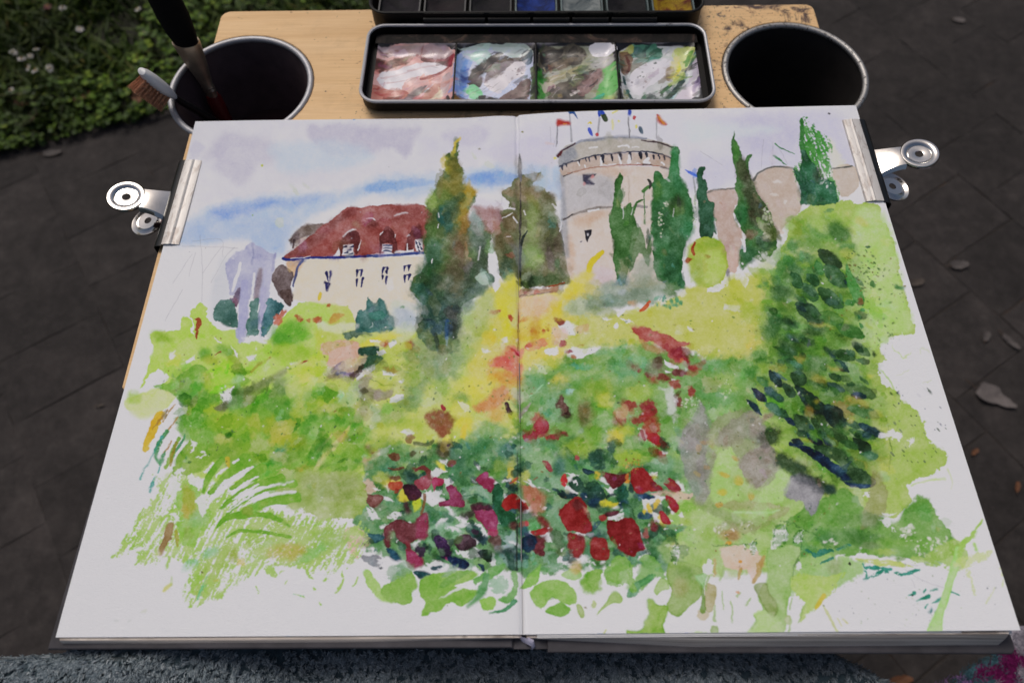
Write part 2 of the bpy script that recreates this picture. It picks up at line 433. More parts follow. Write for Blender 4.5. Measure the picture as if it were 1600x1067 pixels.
for i, (x, y, d) in enumerate(P):
    clump = vnoise(np.array([x * 9.]), np.array([y * 9.]), 2)[0]
    if clump < .30 and RN.random() < .6: continue
    h = (.022 + .045 * RN.random() * (.4 + clump)) * min(1, .45 + d * 6); wd_ = .0016 + .0022 * RN.random(); a = RN.random() * 6.283; ln = h * (.3 + 1.0 * RN.random()); b0 = len(V)
    ca, sa = math.cos(a), math.sin(a); la = a + RN.normal(0, .5) + 1.57; cx, cy = math.cos(la) * ln, math.sin(la) * ln
    V += [(x - ca * wd_, y - sa * wd_, GZ), (x + ca * wd_, y + sa * wd_, GZ), (x + ca * wd_ * .8 + cx * .4, y + sa * wd_ * .8 + cy * .4, GZ + h * .62), (x - ca * wd_ * .8 + cx * .4, y - sa * wd_ * .8 + cy * .4, GZ + h * .62), (x + cx, y + cy, GZ + h * .9)]
    F += [(b0, b0 + 1, b0 + 2, b0 + 3), (b0 + 3, b0 + 2, b0 + 4)]
g_ob = mk('grass', V, F, M_GRASS, kind='stuff', smooth=False); g_ob['label'] = 'dark green unmown grass beyond the paved edge'
P = scatter_lawn(9000, -2.1, .75, 1.1, 1.5); V = []; F = []
for x, y, d in P:
    cl = vnoise(np.array([x * 6. + 40]), np.array([y * 6.]), 4)[0]
    if cl < .42 and d > .1: continue
    hz = GZ + .008 + (.018 + .03 * RN.random()) * min(1, .3 + d * 7); ph = RN.random() * 6.283; s_ = .0055 + .006 * RN.random()
    for t_ in range(3):
        a = ph + t_ * 2.094; b0 = len(V); ca, sa = math.cos(a), math.sin(a); tz = RN.normal(0, .35) * s_
        for u_, w_ in ((0, 0), (.55, .5), (1.0, .42), (1.05, 0), (1.0, -.42), (.55, -.5)):
            V.append((x + (ca * u_ - sa * w_) * s_, y + (sa * u_ + ca * w_) * s_, hz + tz * u_ + (abs(w_) * .3 * s_)))
        F += [(b0, b0 + 1, b0 + 2, b0 + 3), (b0, b0 + 3, b0 + 4, b0 + 5)]
c_ob = mk('clover', V, F, M_CLOVER, kind='stuff', smooth=False); c_ob['label'] = 'low clover and weeds along the pavement edge'

# ---- daisies in the lawn
M_PETAL = plain('daisy_petals', (.50, .48, .46), .6, var=.1); M_DEYE = plain('daisy_eye', lin('B08A20'), .7, var=.2); M_STEM = plain('flower_stem', lin('3A5A1E'), .6)
def flower(x, y, h, s_, label, pm=None, pink=False):
    o = thing('daisy', label, 'flower', (x, y, GZ), 'small wild flowers in the grass')
    m = MB(); n = 11; tx, ty = RN.normal(0, .25, 2)
    for i in range(n):
        a = 6.283 * i / n + RN.normal(0, .08); ca, sa = math.cos(a), math.sin(a); L = s_ * (.9 + .2 * RN.random())
        q = [(.18, 0), (.6, .16), (.95, .11), (1, 0), (.95, -.11), (.6, -.16)]
        m.add([(x + (ca * u - sa * v) * L, y + (sa * u + ca * v) * L, GZ + h + (ca * tx + sa * ty) * u * L - .08 * L * u * u) for u, v in q], [(0, 1, 2, 3), (0, 3, 4, 5)])
    m.build('petals', pm or M_PETAL, o)
    MB().lathe([(s_ * .30, -.0002), (s_ * .30, .001), (s_ * .16, .0022), (.0001, .0025)], 10, (x, y, GZ + h)).build('eye', M_DEYE, o)
    MB().tube([(x + .004, y + .002, GZ), (x + .001, y, GZ + h * .6), (x, y, GZ + h)], .0007, 5).build('stem', M_STEM, o)
    return o
DZ = [(-.8907, 1.0199, .009, 'tiny white daisy alone near the top edge of the grass, right of a pinkish bud'), (-.7134, .9462, .010, 'white daisy in the grass just left of the big dark brush head'), (-.7443, 1.0191, .008, 'white daisy at the very top of the grass, left of the brush tip'),
      (-.8397, .959, .009, 'white daisy standing alone in the middle of the grass patch'), (-.9524, .9016, .009, 'white daisy furthest left in the grass, at the upper end of the cluster'), (-.9067, .9043, .007, 'small daisy at the right upper corner of the daisy cluster'),
      (-.9276, .8808, .010, 'cream daisy in the middle of the daisy cluster, the widest one'), (-.9103, .8839, .007, 'small white daisy directly right of the wide cream daisy'), (-.9064, .8554, .008, 'daisy just above the lowest bright daisy of the cluster'),
      (-.8894, .8468, .010, 'brightest white daisy at the lower end of the cluster'), (-.866, .853, .009, 'pale daisy at the right end of the daisy cluster'), (-.9209, .7987, .009, 'white daisy nearest the pavement, low at the left border')]
for i, (x, y, s_, lab) in enumerate(DZ): flower(x, y, .038 + .008 * RN.random(), s_ * .75, lab)
M_PINK = plain('pink_petals', lin('8A4450'), .6, var=.15)
o = flower(-.9297, 1.0355, .034, .007, 'small pink flower at the top of the grass', M_PINK); o.name = 'pink_flower'; del o['group']

# ---- fallen leaves and scraps on the paving
def leaf_mat(name, h, v=.3): return plain(name, lin(h), .75, var=v, scale=90, bump=.3, bscale=300)
LM = {k_: leaf_mat('dry_leaf_' + k_, h) for k_, h in (('grey', '4C4644'), ('tan', '443B34'), ('orange', '623C22'), ('brown', '4A3524'), ('pale', '5E5755'))}
def dry_leaf(x, y, L, W, ang, mat, label, lobes=3, curl=.25, z0=0.):
    o = thing('fallen_leaf', label, 'leaf', (x, y, GZ), 'dry leaves on the paving'); m = MB(); rg = np.random.default_rng(int(abs(x * 9999 + y * 777)))
    n = 26; ring = []
    for i in range(n):
        t = 6.283 * i / n; r = (1 + .22 * math.cos(lobes * t + rg.random()) + rg.normal(0, .06)); ring.append((L * r * math.cos(t), W * r * math.sin(t)))
    ca, sa = math.cos(R(ang)), math.sin(R(ang))
    def pt(u, v): return (x + u * ca - v * sa, y + u * sa + v * ca, GZ + z0 + .0025 + curl * (v * v / W + .35 * u * u / L) + .0006 * math.sin(u * 900))
    rows = [pt(0, 0)] + [pt(u * .55, v * .55) for u, v in ring] + [pt(u, v) for u, v in ring]
    f = [(0, 1 + i, 1 + (i + 1) % n) for i in range(n)] + [(1 + i, 1 + n + i, 1 + n + (i + 1) % n, 1 + (i + 1) % n) for i in range(n)]
    m.add(rows, f).build('leaf_blade', LM[mat], o, smooth=True)
    MB().tube([pt(-L * .9, 0), pt(-L * 1.3, W * .1), pt(-L * 1.7, W * .25)], .0006, 5).build('stalk', LM['brown'], o)
    return o
for a in [(.6951, .2033, .026, .014, -30, 'pale', 'pale lobed dry leaf, the largest scrap on the paving to the right', 3), (.7125, .4306, .013, .009, 10, 'grey', 'round greyish dry leaf on the paving above the corner joints', 2), (.6351, .3989, .012, .007, 20, 'tan', 'small brownish leaf close to the right page edge', 2),
          (.7163, .3009, .008, .006, 60, 'grey', 'tiny pale scrap of leaf at a paving joint crossing', 2), (.7497, .2929, .014, .006, -50, 'grey', 'narrow pale leaf beside the tiny scrap at the joint', 2), (.8812, 1.0033, .010, .008, 0, 'pale', 'small whitish leaf alone on the far paving, upper right', 2),
          (.4637, -.1698, .013, .007, 15, 'orange', 'orange-brown leaf between the grey fleece and the patterned cloth', 2), (.6433, .1193, .006, .004, 40, 'orange', 'tiny orange leaf bit in the joint right of the page', 2), (.6868, .0688, .007, .004, 70, 'orange', 'orange leaf bit at the right border of the picture', 2),
          (-.6227, .2012, .005, .003, 20, 'tan', 'tiny light crumb of leaf on the dark paving left of the book', 2), (-.837, .6862, .014, .008, 15, 'grey', 'greyish leaf on the paving just below the grass edge', 2), (.5398, -.0718, .009, .006, 100, 'tan', 'dull brown leaf beneath the lower right page corner', 2)]:
    dry_leaf(*a)
for i, (x, y, c, lab) in enumerate([(-.905, .785, 'orange', 'orange-brown leaf lying in the clover below the daisies'), (-.80, .80, 'orange', 'orange leaf in the grass near the pavement, right of the clover'), (-.88, .752, 'brown', 'brown leaf in the grass at the left pavement edge'), (-.70, .800, 'orange', 'orange leaf at the grass edge beside the bristle brush')]):
    dry_leaf(x, y, .016, .009, 40 * i, c, lab, 2, z0=.022).__setitem__('group', 'dry leaves in the grass')

# ================================================================ THE TABLE BOARD
CL, CR, CRAD = (-.184, .1835), (.1800, .1905), .0470
def mat_board():
    t = NT('stained_plywood'); v = t.obj()
    mp = t.n('Mapping'); mp.inputs['Scale'].default_value = (1.2, 14, 14); t.l(v, mp.inputs['Vector'])
    g1 = t.noise(mp.outputs['Vector'], 6, 6, .65, .6)
    col = t.ramp(g1.outputs['Fac'], [(.3, lin('D6AC78')), (.5, lin('E4BE8C')), (.7, lin('EECB9C'))]).outputs['Color']
    mp2 = t.n('Mapping'); mp2.inputs['Scale'].default_value = (3, 90, 30); t.l(v, mp2.inputs['Vector'])
    fib = t.noise(mp2.outputs['Vector'], 9, 5, .7); col = t.mix(.35, col, t.ramp(fib.outputs['Fac'], [(.3, lin('BE9464')), (.6, lin('EAC490'))]).outputs['Color'])
    big = t.noise(v, 9, 4); col = t.mix(t.ramp(big.outputs['Fac'], [(.45, 0.), (.75, .35)]).outputs['Color'], col, lin('BE9E78'))
    # spatter of old paint: dots of several sizes, thicker at the right end and along the far edge
    sx = t.n('SeparateXYZ'); t.l(v, sx.inputs[0])
    dens = t.n('MapRange'); t.l(sx.outputs[0], dens.inputs[0])
    for i, q in ((1, -.12), (2, .14), (3, .10), (4, 1.9)): dens.inputs[i].default_value = q
    wob = t.mix(.035, v, t.noise(v, 90, 3).outputs['Color'])
    for sc, r0, r1, cols in ((130, .10, .22, ('26303A', '5A2A2C', '3A3324')), (260, .12, .26, ('2C2A30', '6A4030', '3A4A3A')), (55, .05, .16, ('2A3A48', '54201E', '5C5A30'))):
        vo = t.n('TexVoronoi', Scale=sc); t.l(wob, vo.inputs['Vector'])
        m_ = t.ramp(vo.outputs['Distance'], [(r0, .85), (r1, 0.)]).outputs['Color']
        sp = t.n('SeparateColor'); t.l(vo.outputs['Color'], sp.inputs[0])
        th = t.n('Math', operation='LESS_THAN'); t.l(sp.outputs[0], th.inputs[0]); mu = t.n('Math', operation='MULTIPLY'); t.l(dens.outputs[0], mu.inputs[0]); mu.inputs[1].default_value = .55; t.l(mu.outputs[0], th.inputs[1])
        m2 = t.mix(1.0, m_, th.outputs[0], 'MULTIPLY')
        pc = t.ramp(sp.outputs[1], [(0, lin(cols[0])), (.4, lin(cols[1])), (.75, lin(cols[2]))]); pc.color_ramp.interpolation = 'CONSTANT'
        col = t.mix(m2, col, pc.outputs['Color'])
    sm = t.noise(v, 38, 6, .7, 1.2); gm = t.n('Math', operation='MULTIPLY'); t.l(t.ramp(sm.outputs['Fac'], [(.52, 0.), (.66, .75)]).outputs['Color'], gm.inputs[0]); t.l(dens.outputs[0], gm.inputs[1])
    col = t.mix(gm.outputs[0], col, lin('544440'))
    t.l(col, t.p.inputs['Base Color']); t.p.inputs['Roughness'].default_value = .6; t.p.inputs['Specular IOR Level'].default_value = .3
    t.bump(fib.outputs['Fac'], .12, .0006); return t.m
M_BOARD = mat_board()
def board_outline():
    bx0, bx1, by0, by1, hr = -.2096, .2045, -.033, .2560, CRAD + .0008
    out = [(bx0 + .004, by0), (bx1 - .004, by0), (bx1, by0 + .004)]
    dx = math.acos((bx1 - CR[0]) / hr)                       # right notch, going up the right edge
    for i in range(29):
        a = -dx - (2 * math.pi - 2 * dx) * i / 28; out.append((CR[0] + hr * math.cos(a), CR[1] + hr * math.sin(a)))
    for i in range(7): a = R(90 * i / 6); out.append((bx1 - .006 + .006 * math.cos(a), by1 - .006 + .006 * math.sin(a)))
    for i in range(7): a = R(90 + 90 * i / 6); out.append((bx0 + .007 + .007 * math.cos(a), by1 - .007 + .007 * math.sin(a)))
    dl = math.acos((CL[0] - bx0) / hr)
    for i in range(29):
        a = math.pi - dl - (2 * math.pi - 2 * dl) * i / 28; out.append((CL[0] + hr * math.cos(a), CL[1] + hr * math.sin(a)))
    out += [(bx0, by0 + .004)]
    return out
bo = board_outline()
board = MB().prism(bo, -.008, 0, .0008).build('painting_board', M_BOARD, smooth=False)
tag(board, 'light plywood board stained with paint specks under the book and cups', 'board')

# ================================================================ WATER CUPS
M_ALU = plain('cup_rim_metal', lin('A6A6AA'), .55, .7, var=.12, scale=200, bump=.12, bscale=900)
M_CUPIN = plain('cup_inner_black', lin('1A1716'), .6, var=.3, spec=.25); M_CUPIN2 = plain('cup_inner_brown', lin('4A3C3E'), .7, var=.3, spec=.25)
def mat_rim_stained():
    t = NT('paint_spotted_rim'); v = t.obj(); n1 = t.noise(v, 420, 4, .7)
    m_ = t.ramp(n1.outputs['Fac'], [(.56, 0.), (.62, 1.)]).outputs['Color']
    t.l(t.mix(m_, lin('A6A4A2'), lin('3A3432')), t.p.inputs['Base Color']); t.p.inputs['Roughness'].default_value = .55
    sb = t.n('Math', operation='SUBTRACT'); sb.inputs[0].default_value = 1.0; t.l(m_, sb.inputs[1]); t.l(sb.outputs[0], t.p.inputs['Metallic']); return t.m
M_RIM2 = mat_rim_stained()
def mat_water(name, h):
    t = NT(name); t.p.inputs['Base Color'].default_value = (*lin(h), 1); t.p.inputs['Roughness'].default_value = .06; t.p.inputs['Specular IOR Level'].default_value = .35
    t.bump(t.noise(t.obj(), 60, 2).outputs['Fac'], .05, .001); return t.m
def cup(c, label, inner, rim, water):
    o = thing('water_cup', label, 'cup', (c[0], c[1], -.088), 'water cups hung in the board'); cc = (c[0], c[1], 0); q = CRAD
    MB().lathe([(q - .0012, -.0035), (q - .0045, -.012), (q - .010, -.080), (q - .014, -.088), (.0005, -.088)], 64, cc).build('outer_wall', M_CUPIN, o)
    MB().lathe([(q - .0026, -.0014), (q - .0060, -.012), (q - .0112, -.078), (q - .016, -.0865), (.0005, -.0868)], 64, cc).build('inner_wall', inner, o)
    MB().lathe([(q - .0016 + .0021 * math.cos(R(a)), -.0012 + .0020 * math.sin(R(a))) for a in range(0, 360, 30)], 96, cc, close=True).build('rim', rim, o)
    MB().lathe([(q - .0108, -.0560), (q - .0125, -.0566), (.0005, -.0567)], 48, cc).build('water', water, o)
    return o
cup(CL, 'dark round water cup with plain metal rim holding the brushes', M_CUPIN2, M_ALU, mat_water('brown_rinse_water', '3A2A2C'))
cup(CR, 'empty looking black water cup with paint-spotted metal rim', M_CUPIN, M_RIM2, mat_water('dark_rinse_water', '060606'))

# ---- brushes standing in the left cup
def axis_frame(p0, p1):
    p0, p1 = Vector(p0), Vector(p1); return p0, (p1 - p0)
def mat_hair():
    t = NT('black_brush_hair'); v = t.n('TexCoord').outputs['Generated']; mp = t.n('Mapping'); mp.inputs['Scale'].default_value = (60, 60, 2); t.l(v, mp.inputs['Vector'])
    nz = t.noise(mp.outputs['Vector'], 3, 5, .6)
    t.l(t.ramp(nz.outputs['Fac'], [(.35, lin('060606')), (.7, lin('121111'))]).outputs['Color'], t.p.inputs['Base Color'])
    t.p.inputs['Roughness'].default_value = .8; t.p.inputs['Specular IOR Level'].default_value = .12; t.bump(nz.outputs['Fac'], .5, .001); return t.m
M_FERR = plain('old_brass_ferrule', lin('B8A690'), .42, .85, var=.2, scale=120, bump=.08, bscale=500)
M_REDW = plain('dark_red_lacquer', lin('5A1518'), .25, var=.2, scale=80)
br = thing('paint_brush', 'large mop brush with black hair and metal ferrule standing in the left cup', 'brush', (-.2115, .189, -.075))
B0, B1 = Vector((-.2098, .1875, -.0800)), Vector((-.2207, .2138, .0700))
def bp(z): t = (z - B0.z) / (B1.z - B0.z); return B0.lerp(B1, t)
UPV = (-.55, -.75, .2)
def seg(name, prof, mat, flat, par, n=20):
    return MB().tube([bp(z) for z, r in prof], [r for z, r in prof], n, flat=flat, up=UPV).build(name, mat, par)
seg('bristles', [(.0165, .0100), (.024, .0120), (.034, .0134), (.046, .0132), (.056, .0112), (.064, .0060), (.071, .0024), (.074, .0003)], mat_hair(), .62, br)
fe = seg('ferrule', [(.0180, .0103), (.0168, .0105), (.005, .0086), (-.006, .0062), (-.0130, .0046), (-.0140, .0050), (-.0150, .0045), (-.0165, .0050), (-.0175, .0045), (-.0210, .0046)], M_FERR, .75, br)
seg('handle', [(-.0205, .0042), (-.024, .0053), (-.032, .0057), (-.050, .0050), (-.078, .0038), (-.0800, .0030)], M_REDW, 1.0, br)

tb = thing('cleaning_brush', 'white headed toothbrush with rusty bristles and black neck in the left cup', 'toothbrush', (-.2115, .178, -.070))
M_WPL = plain('white_plastic', lin('D4D4D6'), .4, var=.05); M_BPL = plain('black_plastic', lin('0E0E0F'), .35, var=.2)
N0, N1 = Vector((-.2225, .1697, .0050)), Vector((-.2298, .1632, .0330)); ax = (N1 - N0).normalized(); bd = Vector((-.66, -.70, -.12)); bd = (bd - ax * bd.dot(ax)).normalized(); sd_ = ax.cross(bd).normalized()
hp = [(0, .0028), (.004, .0046), (.010, .0060), (.018, .0062), (.024, .0054), (.0275, .0034), (.0285, .0006)]
MB().tube([N0 + ax * s_ for s_, r in hp], [r for s_, r in hp], 16, flat=.62, up=bd).build('brush_head', M_WPL, tb)
MB().tube([N0 + ax * .002, N0 - ax * .006, N0 - ax * .018 + Vector((.002, .001, 0)), N0 - ax * .040 + Vector((.004, .002, 0)), N0 - ax * .076 + Vector((.006, .003, 0))], [.0028, .0031, .0034, .0045, .0050], 14, flat=.7, up=bd).build('handle', M_BPL, tb)
M_BRI = plain('rusty_bristles', lin('C8906E'), .7, var=.4, scale=900); m = MB()
for i in range(8):
    for j in range(3):
        c0 = N0 + ax * (.0045 + .00275 * i) + sd_ * (.0026 * (j - 1)) + bd * .0022
        for q in range(20):
            a, r_ = RN.random() * 6.283, .0008 * math.sqrt(RN.random()); s0 = c0 + ax * (r_ * math.cos(a)) + sd_ * (r_ * math.sin(a))
            e0 = s0 + bd * (.0098 + .0012 * RN.random()) + ax * RN.normal(0, .0007) + sd_ * RN.normal(0, .0007) - ax * .0006 * (i - 3) * -.5
            m.tube([s0, s0.lerp(e0, .5), e0], [.00016, .00015, .00011], 3, cap=False)
m.build('bristles', M_BRI, tb, smooth=False)
# ================================================================ PAINT TIN
RZ = R(-.75); TC = Vector((.0098, .190, 0))
tin = thing('paint_tin', 'open black watercolour tin with four smeared mixing wells and pans', 'paint box', TC); tin.rotation_euler = (0, 0, RZ)
def tinb(m, name, mat, par=None, **kw): return mk(name, m.v, m.f, mat, par or tin, off=(0, 0, 0), **kw)
M_TIN = plain('black_enamel_tin', lin('0E0D0D'), .5, var=.3, scale=90, bump=.12, bscale=260, spec=.28)
def mat_tin_edge():
    t = NT('worn_tin_edge'); n1 = t.noise(t.obj(), 160, 5, .7); m_ = t.ramp(n1.outputs['Fac'], [(.60, 0.), (.70, 1.)]).outputs['Color']
    t.l(t.mix(m_, lin('B0B0B4'), lin('1E1B1B')), t.p.inputs['Base Color']); t.p.inputs['Roughness'].default_value = .5; t.p.inputs['Metallic'].default_value = .5
    t.bump(t.noise(t.obj(), 300, 3).outputs['Fac'], .15, .0005); return t.m
M_EDGE = mat_tin_edge()
X0, X1, Y0, Y1, ZT = -.1112, .1112, -.0335, .0350, .0105
def shell(m, x0, x1, y0, y1, r, z0, z1, th):
    o_ = rrect(x0, x1, y0, y1, r); i_ = rrect(x0 + th, x1 - th, y0 + th, y1 - th, r - th); b_ = rrect(x0 + .002, x1 - .002, y0 + .002, y1 - .002, r - .001); n = len(o_)
    rings = [[(x, y, z0) for x, y in b_], [(x, y, z0 + .002) for x, y in o_], [(x, y, z1) for x, y in o_], [(x, y, z1) for x, y in i_], [(x, y, z0 + .0012) for x, y in i_]]
    v = [q for rr in rings for q in rr]; f = [(k_ * n + j, k_ * n + (j + 1) % n, (k_ + 1) * n + (j + 1) % n, (k_ + 1) * n + j) for k_ in range(4) for j in range(n)]
    f += [list(range(n))[::-1], [4 * n + j for j in range(n)]]
    m.add(v, f)
def rim_loop(m, x0, x1, y0, y1, r, z, rad):
    p = rrect(x0, x1, y0, y1, r, 7); n = len(p); k_ = 8; v = []
    for i, (x, y) in enumerate(p):
        a, b_ = p[i - 1], p[(i + 1) % n]; t = Vector((b_[0] - a[0], b_[1] - a[1], 0)).normalized(); nn = Vector((t.y, -t.x, 0))
        for j in range(k_): q = 2 * math.pi * j / k_; v.append((x + nn.x * rad * math.cos(q), y + nn.y * rad * math.cos(q), z + rad * math.sin(q)))
    m.add(v, [(i * k_ + j, ((i + 1) % n) * k_ + j, ((i + 1) % n) * k_ + (j + 1) % k_, i * k_ + (j + 1) % k_) for i in range(n) for j in range(k_)])
m = MB(); shell(m, X0, X1, Y0, Y1, .011, .0006, ZT, .0009); tray = tinb(m, 'mixing_tray', M_TIN)
m = MB(); rim_loop(m, X0, X1, Y0, Y1, .011, ZT, .0011); tinb(m, 'tray_rim', M_EDGE, tray)
# painted enamel of the wells, one generated print laid over the four dished wells
WX0, WX1, WY0, WY1 = -.1060, .1060, -.0305, .0225
def tin_to_world(x, y, z): return (TC.x + x * math.cos(RZ) - y * math.sin(RZ), TC.y + x * math.sin(RZ) + y * math.cos(RZ), z)
TRAY = Sheet([(-103, 21.5), (103, 21.5), (103, -30.5), (-103, -30.5)], 1240, 313, 'C4C2C8')   # drawing units: millimetres, x right, y towards the hinge
def px_mm(s, n=2):
    """photo measurements of the wells (pixels of the tray front view) to tray millimetres"""
    p = pts_of(s); y = p[:, 1]; t = np.clip((155 - y) / 97, 0, 1.1)
    yy = -30.5 + 52 * t ** .95
    hw = 258 - 13 * t
    q = p.copy(); q[:, 0] = (p[:, 0] - 840) / hw * 103; q[:, 1] = yy
    if p.shape[1] > 2: q[:, 2] = p[:, 2] * .375
    return q
def tw(c, s, **q): TRAY.w(c, px_mm(s), **dict(dict(soft=.35, r=1.4, v=.3, e=.1), **q))
def tk(c, s, **q): TRAY.k(c, px_mm(s), **dict(dict(soft=.3, r=.8, v=.3), **q))
TRAY.w('17161A', [(-103, -31), (103, -31), (103, 22), (-103, 22)], a=1, r=0, n=1, v=.2)
# four rounded enamel wells
for i in range(4):
    xa = -102 + 51.2 * i; TRAY.w('', rrect(xa + 1.2, xa + 48.8, -29.2, 19.6, 8.5), mode='l', a=1, r=.5, soft=.4, n=1)
    TRAY.w(['B9A6A6', 'ABB4C8', '8A8F78', 'B0B4B4'][i], rrect(xa + 1.2, xa + 48.8, -29.2, 19.6, 8.5), a=.9, r=.5, soft=.4, n=1, v=.25)
tw('C2A09C', '590,70 705,62 712,100 708,150 585,153'); tw('8C6E62', '592,85 620,78 655,70 640,86 612,95 600,105 590,102'); tw('7A5A50', '590,88 608,84 604,100 592,104'); tw('9A8E92', '596,62 640,60 690,60 710,66 708,80 670,78 630,70 600,74', a=.7); tw('CFC6CA', '604,100 625,95 640,88 680,82 700,90 690,104 660,108 640,112 630,125 610,128 596,118', a=.95); tw('D6D2D8', '598,112 618,100 628,118 632,128 612,130 598,122', a=.9)
tw('6E2A34', '660,78 680,75 700,80 713,78 708,95 700,92 690,84 670,84', a=.85); tk('7A2430', '655,72,6 680,80,5 712,76,7', a=.8); tk('8A3430', '662,111,7 680,108,7 695,100,5 705,95,3', a=.9); tk('8E2436', '706,92,6 712,80,8', a=.8); tw('A8705E', '584,130 610,128 632,130 640,140 600,152 582,152', a=.8); tk('8A5240', '605,143,6 622,143,8 636,138,4'); tw('6F686C', '636,142 655,128 668,122 660,136 640,150', a=.85); tw('A87A68', '665,130 690,118 695,132 670,148 655,150', a=.8); tk('DCD6DA', '662,140,3 672,128,3 680,120,2'); tw('A9A0A4', '694,108 708,104 704,130 694,140', a=.7); tw('C2D0A8', '660,152 680,140 692,130 688,150', a=.7); tw('2E2620', '682,150 694,144 704,140 704,154 684,155', a=.9)
tk('5A4A50', '598,68,6 612,74,4', a=.6)
for q in ['600,112,3 628,104,2 650,96,2', '610,118,3 640,114,2', '640,98,4 690,88,2', '630,133,2 655,120,2 690,112,2', '590,135,3 600,128,2 604,118,2']: tk('A88484', q, a=.5)
tw('8FA6D6', '716,80 730,74 740,82 735,105 728,135 720,145 712,130', a=.85); tw('A6CDB8', '736,72 760,64 770,70 762,82 748,88 742,82', a=.85); tw('A9B6B0', '718,66 760,58 820,60 836,72 830,90 800,72 770,64', a=.8); tw('2C2320', '766,72 778,66 792,68 806,76 794,82 776,84 764,82', r=2); tw('2E2524', '752,88 764,80 778,84 770,96 760,106 756,120 746,126 738,120 732,112 742,104', r=2); tw('6A584C', '766,92 800,76 820,74 826,86 818,96 790,98 770,110 760,118', a=.75); tw('C9C0C4', '768,112 790,98 806,84 822,86 820,104 800,118 784,134 770,130 762,120', r=2, a=.95); tw('6A5650', '772,150 800,128 824,112 828,130 820,150 800,155', r=2); tw('7FBE94', '734,124 744,122 756,136 748,146 736,140 732,134', r=2); tw('4A4540', '750,138 770,140 790,150 770,155 752,150'); tw('8C7230', '712,150 720,141 740,144 760,150 760,156 712,156'); tw('2E4A58', '818,70 832,66 834,86 824,88', a=.8); tk('5C6A30', '832,98,6 836,120,8 834,150,7', a=.85); tw('5A7AA8', '724,100 736,104 730,130 722,130', a=.6); TRAY.spat(['3A3030', '6A4A4A'], -10, -5, 10, 8, 24, .3, .9)
tw('5A5648', '845,66 880,62 900,58 915,70 905,86 880,90 860,100 846,110'); tw('2E2A22', '846,70 866,64 884,66 876,76 856,84 848,92', a=.9); tk('2A2520', '850,98,4 866,84,4 884,76,4 904,74,5'); tw('6A5E48', '858,92 880,78 905,76 890,92 868,100'); tw('A8A48A', '850,112 866,108 890,98 908,88 914,86 906,98 880,112 856,122', e=.2); tw('4A4232', '866,126 890,112 920,100 936,96 928,112 908,130 890,146 868,150 858,154 856,145', r=2); tw('2E2820', '884,134 900,128 916,130 912,148 890,152 876,148', a=.85); tw('8A7470', '904,124 924,104 945,92 950,100 935,116 916,136 905,136', r=2); tw('C4C6D2', '920,60 955,58 965,66 962,74 940,76 926,74', a=1); tw('A8A8A6', '924,78 950,76 962,86 945,92 925,92', a=.8); tw('6FAE64', '945,98 964,94 966,130 956,145 940,150 926,154 936,128 946,110', r=2); tw('3FA888', '920,150 934,136 944,134 936,150 924,156'); tw('C0CF80', '936,152 950,144 954,154 940,156', a=.8); tw('5A9A48', '840,110 846,98 852,128 848,150 840,154', r=2); tw('B9B2A4', '852,122 868,120 870,128 858,138 850,134', a=.8); tk('CFC8BC', '895,138,6 906,132,5', a=.9); tk('1E1A18', '922,126,3 934,116,4', a=.9); tk('2A201C', '897,99,4 899,99,4'); tk('3A3226', '868,128,6 862,134,6'); TRAY.spat(['2A2620', '4A3E30'], 25, 0, 16, 18, 30, .3, 1.2); tw('5C7C3A', '906,92 920,88 915,104 905,104', a=.6); tw('7A8A5A', '888,118 905,108 915,112 898,126', a=.5)
tw('5C8A78', '982,64 1010,60 1032,64 1030,76 1012,80 995,76 984,80', r=2); tw('2F5A52', '988,66 1002,62 1012,72 1000,78', a=.7); tw('A4A84C', '970,70 980,60 990,62 978,74', a=.8); tw('7A6248', '968,72 980,68 990,82 984,100 972,108 968,95', a=.9); tk('6A3A22', '980,76,5 984,92,6 980,104,4'); tw('7A7A6A', '990,82 1005,76 1015,84 1000,96 992,108 984,104', a=.8); tw('D2D0D6', '990,100 1010,84 1030,76 1046,76 1050,92 1040,108 1025,118 1010,126 998,140 986,130 980,116', r=2, a=.97); tw('B8C478', '1050,68 1075,62 1082,76 1076,95 1062,112 1052,118 1046,104 1056,90', a=.85, r=2); tk('C6C84A', '1056,78,8 1060,96,7 1052,110,4', a=.9); tw('8A7A50', '1040,98 1052,92 1050,110 1042,116', a=.8); tk('2A5A50', '1086,74,8 1076,96,7 1062,120,9 1046,140,9 1030,155,8'); tk('6A9A3A', '1078,72,8 1072,92,5'); tk('3A6A40', '1048,124,7 1032,136,5'); tk('2F5A54', '974,112,5 978,130,5 988,146,6 998,154,6'); tw('A9A2B0', '1080,90 1092,84 1090,130 1070,150 1050,155 1060,138 1074,116', a=.85); tw('C6BEC6', '1066,130 1086,118 1088,140 1060,155 1050,152', a=.8); tw('A9CAC8', '1040,148 1052,138 1058,128 1050,146 1040,156', a=.8); tk('2A2A3A', '1082,146,8 1088,150,8', a=.9); tw('6A7A70', '1004,140 1018,136 1026,146 1014,154 1002,150', a=.8); tk('3A6A4A', '1006,142,5 1008,136,4', a=.9); TRAY.spat(['3A5A48', '4A4A50', '6A4A3A'], 76, -6, 18, 16, 26, .3, .9); tw('8A8F60', '975,130 982,140 980,154 972,154', a=.8); tk('4A3A3A', '1091,110,4 1086,124,4', a=.8)
rg_ = np.random.default_rng(3)
